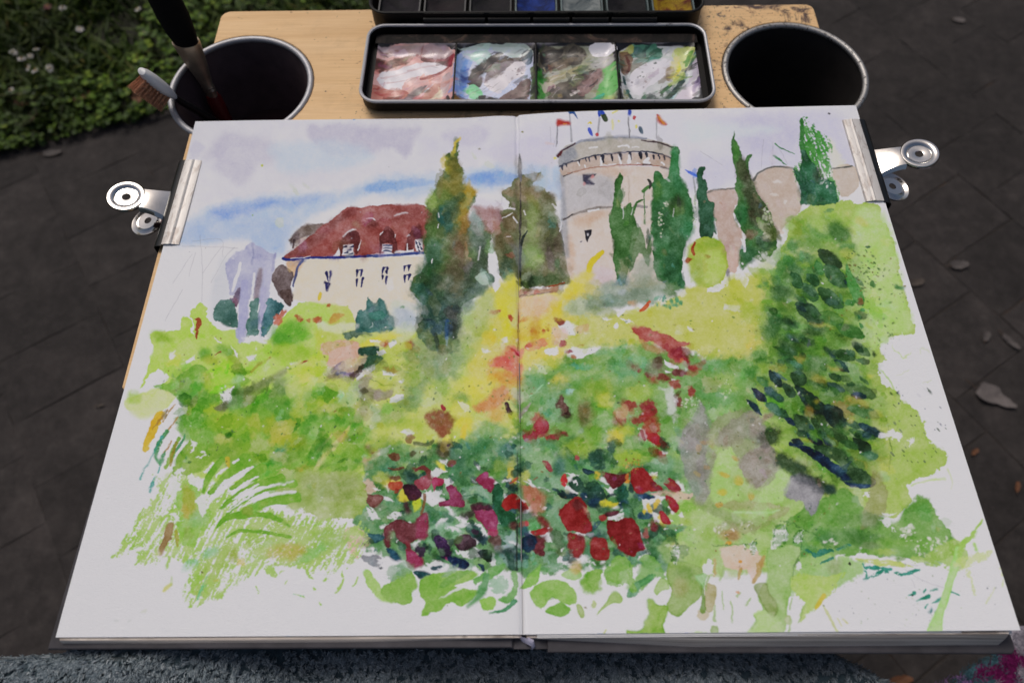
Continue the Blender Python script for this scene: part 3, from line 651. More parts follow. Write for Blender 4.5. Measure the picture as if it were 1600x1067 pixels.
for i in range(150):          # fine brush streaks through the smears
    xa = -100 + 51.2 * (i % 4) + 44 * rg_.random(); ya = -27 + 44 * rg_.random(); L = 3 + 9 * rg_.random(); a = R(30 + 25 * rg_.normal())
    if xa + L * math.cos(a) > -102 + 51.2 * (i % 4 + 1) - 3 or ya + L * math.sin(a) > 19: continue
    TRAY.k(['DCD8DC', '4A4442', 'A89C98', '6A6A5C', 'C8C4C8'][int(rg_.integers(5))], [(xa, ya, .3), (xa + L * .5 * math.cos(a), ya + L * .5 * math.sin(a) + .4, .7), (xa + L * math.cos(a), ya + L * math.sin(a), .2)], a=.35, soft=.25, r=.5, e=0)
TRAY.dabs(520, -102, 102, -29, 19, .5, 2.2, 38, 25, 3.0, 21, a=.6, soft=.25, cmin=.05, dark=2.2)
TRAY.dabs(260, -102, 102, -29, 19, .3, 1.0, 38, 30, 5.0, 22, a=.7, soft=.15, cmin=.05, dark=2.4)
TRAY.finish(.8, .8)
tr_img = picture('mixing_wells_print', TRAY.rgb(.78))
def mat_print(name, img, rough, bump_scale=0, bump=.1, spec=.3, coat=0):
    t = NT(name); uvn = t.n('UVMap'); uvn.uv_map = 'uv'; tx = t.n('TexImage'); tx.image = img; tx.interpolation = 'Cubic'; t.l(uvn.outputs['UV'], tx.inputs['Vector'])
    t.l(tx.outputs['Color'], t.p.inputs['Base Color']); t.p.inputs['Roughness'].default_value = rough; t.p.inputs['Specular IOR Level'].default_value = spec
    if coat: t.p.inputs['Coat Weight'].default_value = coat; t.p.inputs['Coat Roughness'].default_value = .12
    if bump_scale: t.bump(t.noise(t.obj(), bump_scale, 4, .6).outputs['Fac'], bump, .0004)
    return t.m
M_WELL = mat_print('smeared_enamel', tr_img, .35, 160, .5, .5, .35)
for i in range(4):
    xa = WX0 + .001 + .0527 * i; xb = xa + .0515; n = 22; P = []; uv = []
    for a in range(n + 1):
        row = []
        for b_ in range(n + 1):
            u, v = a / n, b_ / n; x = xa + (xb - xa) * v; y = WY0 + (WY1 - WY0) * u
            e = min(1, min(u, 1 - u) * 7, min(v, 1 - v) * 7); z = .0068 - .0040 * math.sin(e * math.pi / 2) + .00035 * math.sin(x * 400) * math.sin(y * 330) * e
            row.append((x, y, z)); uv.append(((x - WX0) / (WX1 - WX0), (y - WY0) / (WY1 - WY0)))
        P.append(row)
    m = MB().grid(P); tinb(m, 'mixing_well', M_WELL, tray, uv=np.array(uv))
def mat_grime():
    t = NT('grimy_black_tray'); n1 = t.noise(t.obj(), 55, 6, .7, 1.5)
    t.l(t.ramp(n1.outputs['Fac'], [(.40, lin('0E0D0D')), (.55, lin('231E1C')), (.64, lin('4A3A34')), (.72, lin('3A4A30')), (.8, lin('121112'))]).outputs['Color'], t.p.inputs['Base Color'])
    t.p.inputs['Roughness'].default_value = .75; t.p.inputs['Specular IOR Level'].default_value = .2; t.bump(n1.outputs['Fac'], .4, .001); return t.m
m = MB().box(X0 + .004, X1 - .004, WY1 + .0008, Y1 - .0035, .0018, .0062); tinb(m, 'tray_ledge', mat_grime(), tray, smooth=False)
for i in range(3): xa = WX0 + .0527 * (i + 1); tinb(MB().box(xa - .0004, xa + .0006, WY0, WY1, .002, .0064), 'well_divider', M_TIN, tray, smooth=False)
# pan half of the tin behind the hinge
BY0, BY1, BZ = .0392, .1055, .0168
m = MB(); shell(m, X0, X1, BY0, BY1, .011, .0006, BZ, .0011); pbx = tinb(m, 'pan_box', M_TIN)
m = MB(); rim_loop(m, X0, X1, BY0, BY1, .011, BZ, .0010); tinb(m, 'box_rim', M_TIN, pbx)
for xa, xb in ((-.075, -.034), (-.032, -.004), (-.002, .022), (.024, .048), (.050, .080)):
    m = MB().tube([(xa, .0372, .0128), (xb, .0372, .0128)], .0019, 10); m.box(xa + .001, xb - .001, .0380, .0398, .0125, .0172); tinb(m, 'hinge', M_TIN, tin)
M_PAN = plain('pan_plastic', lin('2A2A2C'), .45, var=.3, scale=200); M_PANW = plain('stained_white_pan', lin('4A5A5A'), .45, var=.5, scale=120)
PC = [('100E13', '1C161F'), ('121014', '20181C'), ('101013', '17141A'), ('0E1E50', '1A3684'), ('3E4A50', '7A8080'), ('0E0D11', '16141A'), ('8A7012', '55200F')]
PC2 = [('3A2A1A', '5A3A20'), ('6A2420', '8A2A24'), ('8A4A1A', 'A0581E'), ('1E4A3A', '2A5A44'), ('3A5A1E', '4A6A24'), ('6A1E3A', '7A2446'), ('B8A030', 'C4AC3A')]
pw = (X1 - X0 - .008) / 7
for r_ in range(2):
    for i in range(7):
        xa = X0 + .004 + pw * i; ya = BY0 + .0035 + .0300 * r_; c0, c1 = (PC, PC2)[r_][i]
        m = MB(); o_ = rrect(xa + .0012, xa + pw - .0012, ya, ya + .0285, .002, 3); n = len(o_); i_ = rrect(xa + .0022, xa + pw - .0022, ya + .001, ya + .0275, .0015, 3)
        rr = [[(x, y, .003) for x, y in o_], [(x, y, .0142) for x, y in o_], [(x, y, .0142) for x, y in i_], [(x, y, .004) for x, y in i_]]
        m.add([q for k_ in rr for q in k_], [(k_ * n + j, k_ * n + (j + 1) % n, (k_ + 1) * n + (j + 1) % n, (k_ + 1) * n + j) for k_ in range(3) for j in range(n)] + [[3 * n + j for j in range(n)]])
        pn = tinb(m, 'pan', M_PANW if i in (3, 4, 5, 6) else M_PAN, tin, smooth=False)
        t = NT('pan_paint_' + c0); n1 = t.noise(t.obj(), 70, 5, .6, 1.0)
        t.l(t.ramp(n1.outputs['Fac'], [(.42, lin(c0)), (.60, lin(c1))]).outputs['Color'], t.p.inputs['Base Color']); t.p.inputs['Roughness'].default_value = .7; t.p.inputs['Specular IOR Level'].default_value = .2; t.bump(n1.outputs['Fac'], .5, .002)
        P = [[(xa + .0024 + (pw - .0048) * b_ / 8, ya + .0012 + .0261 * a / 8, .0118 - .0042 * math.sin(math.pi * a / 8) * math.sin(math.pi * b_ / 8) + .0005 * RN.normal()) for b_ in range(9)] for a in range(9)]
        tinb(MB().grid(P), 'paint_cake', t.m, pn)
# ---------------------------------------------------------------- the watercolour: a château garden, drawn stroke by stroke
PW, PH = 1760, 1264
S = Sheet([(305, 189), (1335, 170), (1590, 984), (92, 996)], PW, PH, 'CFCBCF')
S.rough = 1.15
w, b, k, leaf, spat = S.w, S.b, S.k, S.leaf, S.spat

def lift(pts, **q): w('', pts, mode='l', **dict(dict(a=.95, r=2, soft=.7), **dict(q, n=1, r=q.get('r', 2) * 1.5)))
def klift(pts, **q): k('', pts, mode='l', **dict(dict(a=.95, soft=.6), **q))
def each(f, rows, **q):
    for row in rows:
        f(*row, **q)

# --- sky
w('C9C5CD', '296,190 560,186 870,178 1200,176 1332,176 1342,262 1180,270 1080,300 870,262 700,262 560,285 440,300 320,318 300,260', soft=12, a=.65, e=0, v=.5, r=8)
w('B4AFC0', '318,240 330,226 341,212 352,208 380,211 421,219 440,240 424,253 398,262 388,281 374,284 354,277 337,266 335,249 318,246', soft=10, a=.5, e=.05, v=.12)
w('BFBBC9', '303,219 320,231 301,247 296,235', soft=4, a=.7, v=.1, e=0)
w('B6B1C2', '478,200 505,193 590,196 655,197 651,214 636,243 625,236 600,229 585,238 560,243 515,240 489,223', soft=6, a=.75, e=0, v=.12)
w('BDB8C8', '690,208 725,200 760,197 764,214 749,225 705,222', soft=6, a=.7, e=0, v=.1)
w('C2BDCB', '770,235 812,220 862,215 868,262 800,258 776,250', soft=8, a=.7, e=0, v=.1)
w('C6C1CE', '650,215 690,215 780,228 800,205 868,196 868,240 700,240', soft=10, a=.5, e=0)
w('BCC4D4', '425,226 500,218 560,224 585,245 540,262 450,268 430,250', soft=10, a=.7, e=0, v=.1)
w('A8BAD9', '296,340 330,322 420,304 530,300 590,275 690,266 800,258 872,268 880,303 800,292 760,296 690,298 640,306 590,300 560,308 500,328 470,348 450,372 443,398 400,385 380,370 280,380 284,355', soft=9, a=.72, e=0, v=.3)
w('A9B6D4', '290,350 330,335 400,340 450,345 440,395 400,385 376,372 285,378', soft=9, a=.45, e=0)
w('7398D0', '327,331 346,319 402,312 430,311 420,321 384,332 350,340', soft=8, a=.55, e=0, v=.3)
w('86A4D4', '420,312 480,305 520,304 470,318 430,324', soft=8, a=.5, e=0)
w('8CABD6', '575,287 636,277 685,283 640,291 580,297', soft=3.5, a=.75, e=0)
w('8CA8D4', '728,275 767,266 812,271 812,284 749,288 730,282', soft=4, a=.85, e=0)
w('C3BFCE', '1110,196 1150,184 1240,178 1312,186 1330,215 1336,264 1200,268 1130,296 1080,300 1075,262 1090,240 1130,240', soft=9, a=.75, e=0, v=.12)
w('BAB6C9', '1140,196 1200,186 1250,200 1240,240 1170,240', soft=10, a=.5, e=0)
w('C8CFDC', '1068,196 1150,198 1220,206 1150,220 1080,225', soft=9, a=.7, e=0)
w('CCC9D2', '1100,225 1145,218 1150,250 1100,250', soft=8, a=.7, e=0)
w('B0BED8', '862,266 880,262 884,300 872,312', soft=3, a=.9, e=0)
w('C9C6D0', '900,190 1060,186 1070,230 1055,232 960,218 900,228', soft=8, a=.5, e=0)
each(b, [('BFC3BE', 438, 345, 9, 6, 40), ('C3C4BF', 462, 297, 10, 3, 55), ('C4C4BF', 478, 290, 8, 2.5, 55), ('C4C5C0', 766, 256, 9, 5, 30), ('C6C6C0', 744, 241, 6, 3, 50)], a=.75, soft=1.2, e=.15)
k('7FA9D2', '553,185,2 560,182,2 562,180,1')

# --- pencil construction lines
def pen(s, wd=.8, a=.35): k('8A8890', ' '.join(p + ',%g' % wd for p in s.split()), a=a, soft=.5, r=.8, e=0)
for q in ['312,365 316,420 315,470', '316,425 330,405 345,385', '285,450 258,500', '285,382 345,384 372,386', '300,375 345,372 348,400', '305,392 295,430', '270,440 300,395', '330,440 352,400 366,385',
          '580,420 581,450', '590,415 592,455', '625,400 626,450', '560,462 612,455 611,480', '615,465 660,472', '578,368 600,368', '563,372 563,395',
          '1192,222 1190,265', '1207,226 1206,262', '1094,240 1128,262', '1165,300 1160,318', '1230,260 1215,232', '872,210 866,232', '860,200 862,225', '775,312 785,318 786,308',
          '1415,890 1440,905 1478,920', '1390,885 1435,884', '1425,905 1430,918']:
    pen(q)

# --- garden under-washes
w('B5CB6A', '222,606 232,570 240,540 234,525 241,515 258,518 280,515 284,498 291,493 298,500 300,520 306,522 300,500 298,483 306,477 314,471 324,482 326,500 345,510 372,512 374,530 400,532 425,525 440,498 470,470 510,462 556,465 590,540 620,640 600,700 560,745 500,750 420,752 350,752 315,742 290,725 300,690 285,655 292,632 282,608 260,612 246,592 258,585 248,577 232,588', r=3, v=.15, e=.2)
w('C3D48A', '196,628 204,618 226,612 250,604 275,612 262,634 240,648 220,652 200,640', soft=2.5, r=2, a=.85)
b('A4C23F', 211, 620, 13, 9, 0, a=.7)
w('BDC66E', '520,470 600,505 660,515 720,500 770,470 815,455 815,680 740,700 660,720 590,745 540,700 500,640', soft=10, r=10, e=0, v=.25)
w('C9C56C', '742,470 790,440 815,436 815,600 760,640 735,590', soft=9, r=8, e=0)
w('CDC46C', '815,462 870,455 900,430 935,420 940,470 900,540 870,580 815,585', soft=9, r=8, e=0)
w('BFC26E', '890,500 960,490 1020,480 1080,450 1120,440 1190,430 1230,440 1215,520 1190,570 1130,570 1060,545 960,545 880,540', soft=5, r=5, e=.05, v=.15)
w('84AA62', '815,585 870,572 900,555 960,545 1010,540 1060,552 1130,562 1200,560 1225,600 1215,680 1120,720 1040,720 940,740 860,740 815,720', soft=8, r=8, e=0, v=.35)
w('6E9A68', '590,700 700,690 815,680 900,700 1000,720 1060,730 1075,790 1070,850 1010,880 900,890 800,895 700,880 630,875 570,850 555,800 575,750', soft=4, r=7, e=.1, v=.3)
w('A6BF78', '1060,690 1140,680 1220,700 1300,760 1300,850 1260,900 1180,890 1110,900 1055,885 1040,830 1060,770', soft=5, r=7, e=.15, v=.22)
w('A9BE68', '1180,560 1190,480 1220,400 1240,345 1270,322 1310,318 1350,322 1376,328 1374,345 1390,360 1398,400 1412,450 1425,500 1428,522 1400,528 1376,540 1385,560 1372,572 1388,600 1410,625 1440,655 1448,682 1473,703 1480,719 1473,734 1421,755 1419,768 1423,786 1400,808 1370,806 1300,780 1240,740 1200,690', r=4, v=.15, e=.15)
w('B6CC8C', '1335,330 1372,332 1392,365 1410,450 1424,515 1395,525 1372,545 1350,560 1330,480 1330,400', soft=6, a=.8, e=0, r=4)
w('7FA95A', '1435,775 1453,782 1462,802 1473,820 1500,852 1492,866 1455,876 1410,872 1365,867 1300,868 1270,875 1240,870 1225,830 1260,790 1297,775 1320,762 1340,775 1351,795 1376,808 1401,814 1419,797', r=4, v=.28, e=.18)
for q in ['1370,650 1388,655 1392,690 1391,730 1376,742']:
    w('B9BF62', q + ' 1360,730 1358,680', soft=4, a=.5)
k('6A8A40', '1386,655,1.6 1391,668,1.2 1389,688,1.5 1393,712,1.2 1389,735,1.4', r=3, a=.7)

# --- left: lavender trees and teal bushes
w('C4C3C9', '332,450 342,415 356,400 362,440 356,470 334,490', soft=7, a=.7, e=0)
w('AFAEC3', '351,411 376,392 394,376 400,380 408,383 420,392 432,394 428,415 422,449 413,505 408,526 404,475 392,460 388,505 384,530 370,531 372,486 374,450 362,462 357,430', soft=2, r=3, e=.12, v=.25)
k('9A9CB8', '394,378,4 396,395,3 394,410,3', a=.6); k('A0A0BC', '430,394,3 426,420,5', a=.7)
w('83788A', '376,447 374,467 370,479 359,471 366,456', soft=1.5); b('7A4A58', 368, 468, 5, 8, 0, a=.6)
k('8B7B7E', '408,420,7 405,440,10 400,462,7', soft=3, a=.8)
w('63877D', '332,482 344,467 361,466 371,482 370,507 351,506 342,500 334,497', r=3, v=.35); w('5F867B', '392,471 404,464 406,486 402,518 385,526 389,494', r=3, v=.35); w('47797C', '419,462 434,466 443,479 432,492 424,505 411,522 406,520 413,490', r=3, v=.35)
b('3F6A62', 362, 492, 9, 9, 0, a=.5); b('3F6A68', 428, 480, 8, 10, 0, a=.5)
k('A9A8C4', '383,440,12 380,480,13 377,525,9', soft=2, a=.75, v=.1); k('ABA8C2', '412,450,8 409,480,8 405,510,5', soft=2, a=.7)
klift('376,410,5 371,430,6 364,452,4'); klift('397,426,4 394,456,3'); klift('406,472,2 404,485,2')
spat(['CFCBCF'], 392, 528, 20, 5, 14, 1, 3)
klift('384,531,5 395,523,4 405,530,5 415,532,4'); klift('332,503,3 345,511,5 368,511,4')

# --- left house
w('867A72', '452,374 462,362 471,352 494,346 513,347 505,358 492,365 477,370 462,378', r=2, v=.25)
k('5A4A48', '461,372,3 459,384,3'); w('CBBFB0', '464,374 480,369 470,384 462,386', r=1, a=.8)
w('D3C6B9', '449,406 492,402 546,401 663,397 663,417 645,436 642,455 660,474 660,508 560,508 545,475 456,466 462,432', r=1.5, v=.07, e=.1, n=1)
w('D0B494', '449,407 474,405 466,420 460,432 452,420', r=1.5, v=.1, a=.9)
w('7B6E6C', '430,423 434,416 441,412 452,420 460,428 456,445 454,471 444,466 437,460 430,449 424,434', r=2, v=.2); w('5C4B45', '437,452 456,450 455,474 446,470 440,463', r=2)
w('A0625B', '442,401 463,384 486,367 513,346 543,322 565,323 599,317 664,316 682,333 674,361 668,389 636,391 595,393 561,398 492,399 449,403', r=1.8, v=.28, e=.3, n=1)
w('7C4844', '444,400 470,380 512,348 543,323 556,326 530,350 500,380 480,396', soft=5, a=.6, e=0)
w('A05C55', '480,390 520,360 545,345 530,380 510,397', soft=6, a=.55, e=0); w('8E5450', '560,335 600,325 660,322 665,335 600,350 565,350', soft=5, a=.45, e=0); b('A3625A', 580, 382, 14, 10, a=.5); b('A4605A', 628, 375, 10, 12, a=.5); b('6E3B3A', 580, 346, 10, 6, a=.5)
for q in ['531,394 532,374 540,364 552,357 561,361 564,376 560,393 555,393 553,380 539,380 536,396', '593,392 594,366 601,354 608,349 618,363 621,391 614,392 612,378 599,378 597,392', '634,389 638,367 647,355 655,347 662,359 663,372 649,374 648,388']:
    w('673030', q, r=1.5, v=.25, a=.9, n=2)
for q in ['538,380 553,380 554,397 535,396', '599,379 614,379 614,393 598,392', '650,372 662,371 662,389 651,389', '521,398 530,383 531,397', '617,391 628,388 648,386 648,391 620,393']:
    lift(q, r=1, n=1)
for x, y in [(540, 383), (546, 388), (541, 392), (549, 394), (550, 383)]: k('26396E', [(x - 2.5, y + 1, 1.2), (x + 2.5, y - .5, 3)], n=1, r=.8)
for y in (381, 385.5, 389.5): k('2C4270', [(600, y, 1.5), (606, y - 1, 2.4), (613, y, 1.6)], r=.8)
for x, y in [(652, 375), (657, 377), (654, 382), (659, 384), (656, 388)]: k('2A3458', [(x - 1, y - 2, 1), (x + 1, y + 2, 3)], n=1, r=1)
for q in ['537,367,1 544,360,2 551,356,2 556,356,1', '573,339,1.5 582,339,2 587,342,1', '617,334,1 630,330,2 638,329,1', '560,388,2 562,380,2 565,373,1', '595,364,2 599,359,1', '619,363,2 618,368,1', '637,366,1 640,364,2', '637,378,2 637,388,2']:
    klift(q)
k('2C3F88', '442,401,4 452,404,4.5 492,400,3.5 546,399.5,4 580,397,4'); k('4F5F92', '575,397,4 595,396,4.5 630,394,4 663,392,4')
klift('455,401.5,1.5 485,398.5,1.5')
k('5C648A', '474,405,4 466,415,4 463,430,4 458,445,2')
for q in [[(511, 424, 514, 437), (518, 422, 516, 437), (509, 439, 516, 440), (511, 441, 511, 452), (515, 441, 512, 453)],
          [(559, 421, 558, 430), (566, 419, 564, 429), (559, 434, 558, 444), (568, 432, 565, 446)],
          [(600, 416, 598, 425), (606, 416, 604, 420), (599, 428, 598, 434), (606, 429, 604, 441), (605, 422, 606, 425)],
          [(634, 414, 633, 421), (641, 412, 640, 420), (634, 428, 634, 438), (642, 426, 640, 435)]]:
    for x0, y0, x1, y1 in q: k('2C2F6C', [(x0, y0, 4.2), (x1, y1, 1.2)], n=1, r=1.1)
for q in ['558,420.5,1.6 567,418.5,1.6', '633,412.5,1.6 643,411,1.6', '634,427,1.6 643,425,1.6', '599,415.5,1.4 607,414.5,1.4']: k('2C2F6C', q, n=1, r=.6)
lift('606,436 616,430 617,448 608,452 604,444', r=1, a=.55, soft=2)
b('D5BE2A', 501, 461, 4, 6, 30, a=.9, soft=1.5)

# --- teal bush and ground by the house
w('C0C6BE', '612,470 630,468 656,476 660,505 640,515 614,512', soft=5, a=.6, e=0); w('A9B3C4', '618,482 640,480 655,500 640,512 622,505', soft=6, a=.6, e=0); b('7FA080', 632, 476, 4, 3, a=.8)
w('4F7F78', '556,515 557,492 563,480 570,482 577,460 586,471 594,463 604,470 609,485 617,497 618,512 600,517 570,518', r=2.5, v=.35); b('3E6D62', 590, 500, 16, 12, a=.5); b('6A9488', 572, 495, 9, 12, a=.4); klift('580,509,2 584,506,2 583,501,1')
w('D3CCC6', '498,497 520,503 556,500 556,512 530,516 500,512', soft=3, a=.6)
# garden left: bright greens
each(b, [('6FAE3A', 452, 520, 30, 18, 0), ('79B33C', 462, 508, 22, 12, 0), ('6BAA3E', 440, 528, 16, 12, 0), ('9DBE35', 455, 548, 34, 14, 0), ('B9C640', 500, 525, 7, 14, 0), ('86B63C', 322, 548, 10, 9, 20),
         ('93AE30', 362, 556, 10, 10, 0), ('6FA63C', 350, 545, 12, 8, 0), ('5FA03C', 318, 552, 8, 6, 0), ('A3B22F', 330, 560, 12, 8, 20), ('9CBC48', 250, 524, 14, 8, 10), ('92B52E', 256, 526, 12, 6, 20)], a=.7, soft=5)
w('7DB043', '268,594 285,580 308,568 322,575 333,592 330,608 340,605 345,622 330,640 300,640 285,628 262,610 244,604 246,598', soft=2, r=3, a=.85, v=.3)
each(b, [('5B9F3F', 278, 583, 9, 7, 0), ('A6BA30', 325, 592, 9, 16, -15), ('6FA63D', 305, 617, 22, 14, 0), ('86A636', 300, 640, 16, 12, 0), ('8CA53A', 280, 604, 10, 4, -30), ('7F8A35', 281, 602, 9, 2.5, -25)], a=.75, soft=4)
w('85B040', '366,570 380,584 392,592 380,602 372,606 364,600 350,598 364,594', r=1.5, a=.85)
w('7FAE42', '280,640 330,625 400,612 460,606 530,610 560,650 590,690 560,735 500,742 430,745 360,740 310,730 285,715 300,690 282,668', soft=7, r=7, a=.85, v=.35, e=0)
each(b, [('A9BE3C', 350, 655, 26, 16, 0), ('B4C23E', 330, 640, 16, 9, 0), ('9CB838', 390, 660, 30, 12, 0), ('6BA045', 430, 630, 24, 12, 20), ('A8B42E', 425, 660, 12, 14, 0), ('6FA24A', 448, 655, 14, 18, 30), ('B8B531', 445, 672, 12, 10, 0), ('94B53A', 400, 700, 40, 20, 0), ('B0B52C', 455, 690, 24, 12, 0),
         ('7FB050', 490, 660, 24, 24, 0), ('A8BF50', 520, 690, 30, 20, -35), ('86A83C', 350, 700, 26, 18, -30), ('5E9A58', 445, 700, 9, 9, 0), ('3F8F6A', 436, 703, 8, 7, -30), ('63A052', 500, 700, 20, 8, -40), ('86AE48', 540, 720, 26, 10, -35), ('76A040', 490, 735, 30, 10, -15), ('C0B45A', 480, 732, 13, 11, 0), ('A6AA4A', 540, 745, 20, 8, 0)], a=.65, r=6)
k('8E9470', '345,635,12 368,622,14 395,605,12 420,592,10 450,575,8', soft=4, a=.75, v=.3, e=.1); w('86886E', '335,634 350,624 365,620 362,634 345,640', soft=1.2, a=.7)
each(b, [('7F8E78', 440, 600, 14, 14, 0), ('94A56A', 425, 612, 12, 6, 0), ('6F8A5A', 372, 612, 10, 8, 0)], a=.6)
for q in ['366,603 365,623 350,626 342,610 352,606', '246,592 258,578 264,588 256,597 236,600', '266,553 275,548 276,556 262,562', '283,566 303,555 302,562 286,570', '281,628 292,632 294,646 278,650 260,648 268,628', '360,540 368,548 372,560 364,552', '383,556 398,549 399,558 385,562', '335,521 345,531 340,530']:
    lift(q, r=2.5, n=2)
k('A0522F', '306,497,2 312,500,9 309,512,6', r=2); k('A0522F', '309,515,3 307,522,4 308,528,1'); k('A85A3A', '393,578,4 408,566,4 422,556,1.5', a=.85); k('9A5030', '335,552,1 345,547,2')
each(b, [('B5603F', 440, 490, 12, 4.5, -35), ('B0603A', 465, 493, 5, 3, 20), ('A9482F', 469, 496, 5, 3.5, -20), ('B4563A', 496, 496, 8, 4, -10), ('C09A4F', 524, 494, 13, 5, -25), ('B0633C', 515, 475, 3, 3, 0), ('BF6A4A', 434, 499, 9, 4, -30), ('B07A45', 483, 497, 3, 3, 0)], a=.85, soft=1.6)
k('A04A2F', '459,569,2 470,564,4 482,560,1.5', r=.8); spat(['3F6A2F', '6F5A2F'], 330, 600, 60, 60, 10, .7, 1.5)
# centre-left: dusty pinks, leaves, mauves
w('CBAE9E', '502,540 515,530 560,531 562,552 548,566 520,572 510,565 514,552 505,550', r=2.5, v=.15, e=.2); w('C0B070', '503,541 514,530 552,531 550,537 525,540 510,550', soft=2, a=.6)
lift('520,566 545,562 560,568 548,580 535,574', r=2, a=.6, soft=2.5)
w('3F6A5A', '561,542 572,537 588,537 594,540 588,550 574,553 562,552', r=1.2, v=.35, e=.3); w('587F68', '553,574 560,564 572,555 590,552 600,556 590,566 572,574 558,577', r=1.2, v=.35, e=.3)
w('4F7168', '538,517 556,514 570,517 580,520 560,524 545,527', r=3, soft=1.5, a=.85)
w('9A8A92', '517,580 528,566 540,561 539,575 528,583', r=1, soft=1.2); w('9C8E9C', '537,585 545,573 556,572 555,590 549,600 541,592', r=1, soft=1.2)
b('B4684F', 602, 532, 6.5, 6, a=.85, soft=1.2); b('A85A3A', 643, 535, 8, 6, a=.85, soft=3); b('A07F2F', 650, 542, 8, 5, a=.5)
w('D6CC50', '562,536 580,525 620,517 628,522 600,530 575,538', soft=3, a=.8)
for q in ['556,582 576,568 588,566 588,574 572,582 558,592', '597,575 612,577 624,582 612,584 600,583', '625,592 634,587 633,594 627,596', '611,619 622,613 634,612 634,619 624,625 610,625', '590,548 602,542 606,550 595,554', '638,570 646,573 640,574', '578,528 598,529 594,533 580,533', '606,532 620,528 622,534 610,540', '452,566 470,561 455,575', '582,661 586,660 582,668 579,668', '590,661 583,668 578,668', '628,672 642,666 650,672 640,678']:
    lift(q, r=1.5)
k('5F8F3F', '578,587,1 592,594,1.4 600,599,1.4 618,598,1', r=2)
w('8F8484', '552,598 570,586 584,588 575,600 590,606 600,614 580,620 565,612 552,608', soft=3, a=.7, r=4); w('9C9085', '580,612 600,604 616,607 606,618 590,622', soft=2, a=.7)
k('7F867C', '556,600,8 568,614,14 570,640,12', soft=5, a=.6); k('A4B49E', '580,630,8 590,645,14 586,662,8', soft=5, a=.7)
each(b, [('B9C24F', 600, 595, 18, 9, 0), ('8FA848', 622, 575, 18, 8, 20), ('A07F35', 613, 573, 10, 5, 15), ('6F9A58', 640, 550, 16, 10, 0), ('7AA060', 660, 575, 26, 22, 0), ('6F9260', 650, 605, 20, 14, 0), ('5F8A5A', 640, 625, 18, 10, 0), ('87AA60', 610, 645, 26, 16, 0), ('8CB07A', 700, 560, 20, 20, 0), ('BCCB7C', 710, 575, 18, 14, 0), ('A9BD50', 630, 660, 30, 8, 0),
         ('A5C08F', 540, 620, 14, 18, 0), ('9CC7A0', 532, 612, 6, 10, 0), ('8CB860', 530, 650, 24, 14, 0), ('C5CF7C', 470, 600, 16, 20, 0), ('D0D47C', 480, 580, 22, 14, 0), ('C9C840', 508, 632, 9, 7, 0), ('B5C04A', 470, 640, 12, 20, 0), ('86AE55', 690, 600, 14, 22, 0), ('6F9A55', 720, 620, 14, 14, 0), ('97AF57', 600, 690, 22, 12, 0), ('CFCB5C', 715, 645, 12, 24, 0)], a=.6, r=6)
# pale diagonal stems
k('C9C48C', '548,665,5 528,690,8 505,715,8 488,740,5', soft=2.5, a=.75); k('C6C08A', '520,676,3 500,700,5 490,715,3', soft=2, a=.6); k('BFA080', '540,672,2 531,688,3', a=.6)
k('8A7A4A', '495,760,3 486,775,6 478,783,2', soft=2, a=.6)
k('B5AC80', '605,698,3 585,712,4 562,722,1.5', soft=1.2, a=.8); klift('612,694,4 603,701,5 594,706,2'); k('8A5038', '584,705,2 598,701,2')

# --- big middle cypress
w('647A4A', '712,214 718,213 718,230 718,246 725,262 728,285 744,296 742,312 733,326 735,342 750,346 762,342 772,380 764,400 768,440 745,460 724,478 722,540 700,548 680,545 664,532 652,512 660,495 659,470 643,452 649,432 664,415 664,390 667,360 672,330 668,318 684,287 694,266 696,248 703,238 709,237', soft=2.2, r=4, e=.12, v=.25)
each(b, [('CDBA36', 714, 224, 4, 11, 5), ('C6B83C', 699, 250, 5, 12, 0), ('7D772A', 711, 262, 11, 17, 0), ('757028', 715, 275, 10, 12, 0), ('8B8232', 708, 292, 20, 14, 0), ('6E8A44', 690, 308, 16, 16, 0), ('98B060', 678, 312, 9, 12, 0), ('BDA43A', 736, 300, 11, 12, 0), ('A58D30', 727, 330, 11, 22, 0), ('9C872C', 724, 350, 8, 26, 0), ('52735A', 705, 318, 12, 14, 0),
         ('2F6C62', 698, 345, 8, 22, 0), ('35706A', 690, 335, 6, 14, 0), ('5D8040', 676, 368, 12, 18, 0), ('36664E', 680, 395, 14, 24, 0), ('3D6B4C', 668, 430, 16, 24, 0), ('2F6A5C', 658, 450, 14, 14, 0), ('6B6248', 716, 395, 16, 34, 0), ('7C7050', 726, 375, 10, 24, 0), ('86705A', 722, 385, 6, 16, 0), ('6A6450', 712, 440, 24, 24, 0), ('465F4E', 690, 450, 20, 24, 0), ('3F6650', 676, 470, 20, 18, 0),
         ('7E8F86', 746, 350, 13, 24, 0), ('90A09A', 744, 335, 10, 12, 0), ('67796C', 750, 375, 14, 18, 0), ('45584A', 756, 402, 12, 22, 0), ('59685A', 742, 420, 12, 20, 0), ('8A8784', 732, 412, 7, 12, 0), ('566A58', 740, 445, 20, 12, 0), ('70857A', 752, 448, 14, 10, 0), ('5A7268', 715, 470, 26, 14, 0), ('4A6A64', 690, 490, 28, 18, 0), ('55625C', 712, 495, 12, 24, 0),
         ('2C5060', 672, 503, 11, 10, 0), ('2F5468', 684, 510, 9, 9, 0), ('2C4A4A', 695, 505, 12, 16, 0), ('3E4A44', 714, 512, 9, 20, 0), ('A48F6F', 733, 392, 4, 14, 0)], a=.72, r=6)
k('34648C', '701,497,5 700,512,7 700,524,5', soft=2, a=.75); k('8FA8B0', '701,525,5 701,536,3', soft=2, a=.5); k('41514A', '682,520,8 687,545,6', soft=2, a=.7); k('474A40', '720,478,4 721,500,5 722,522,3', r=3, a=.6)
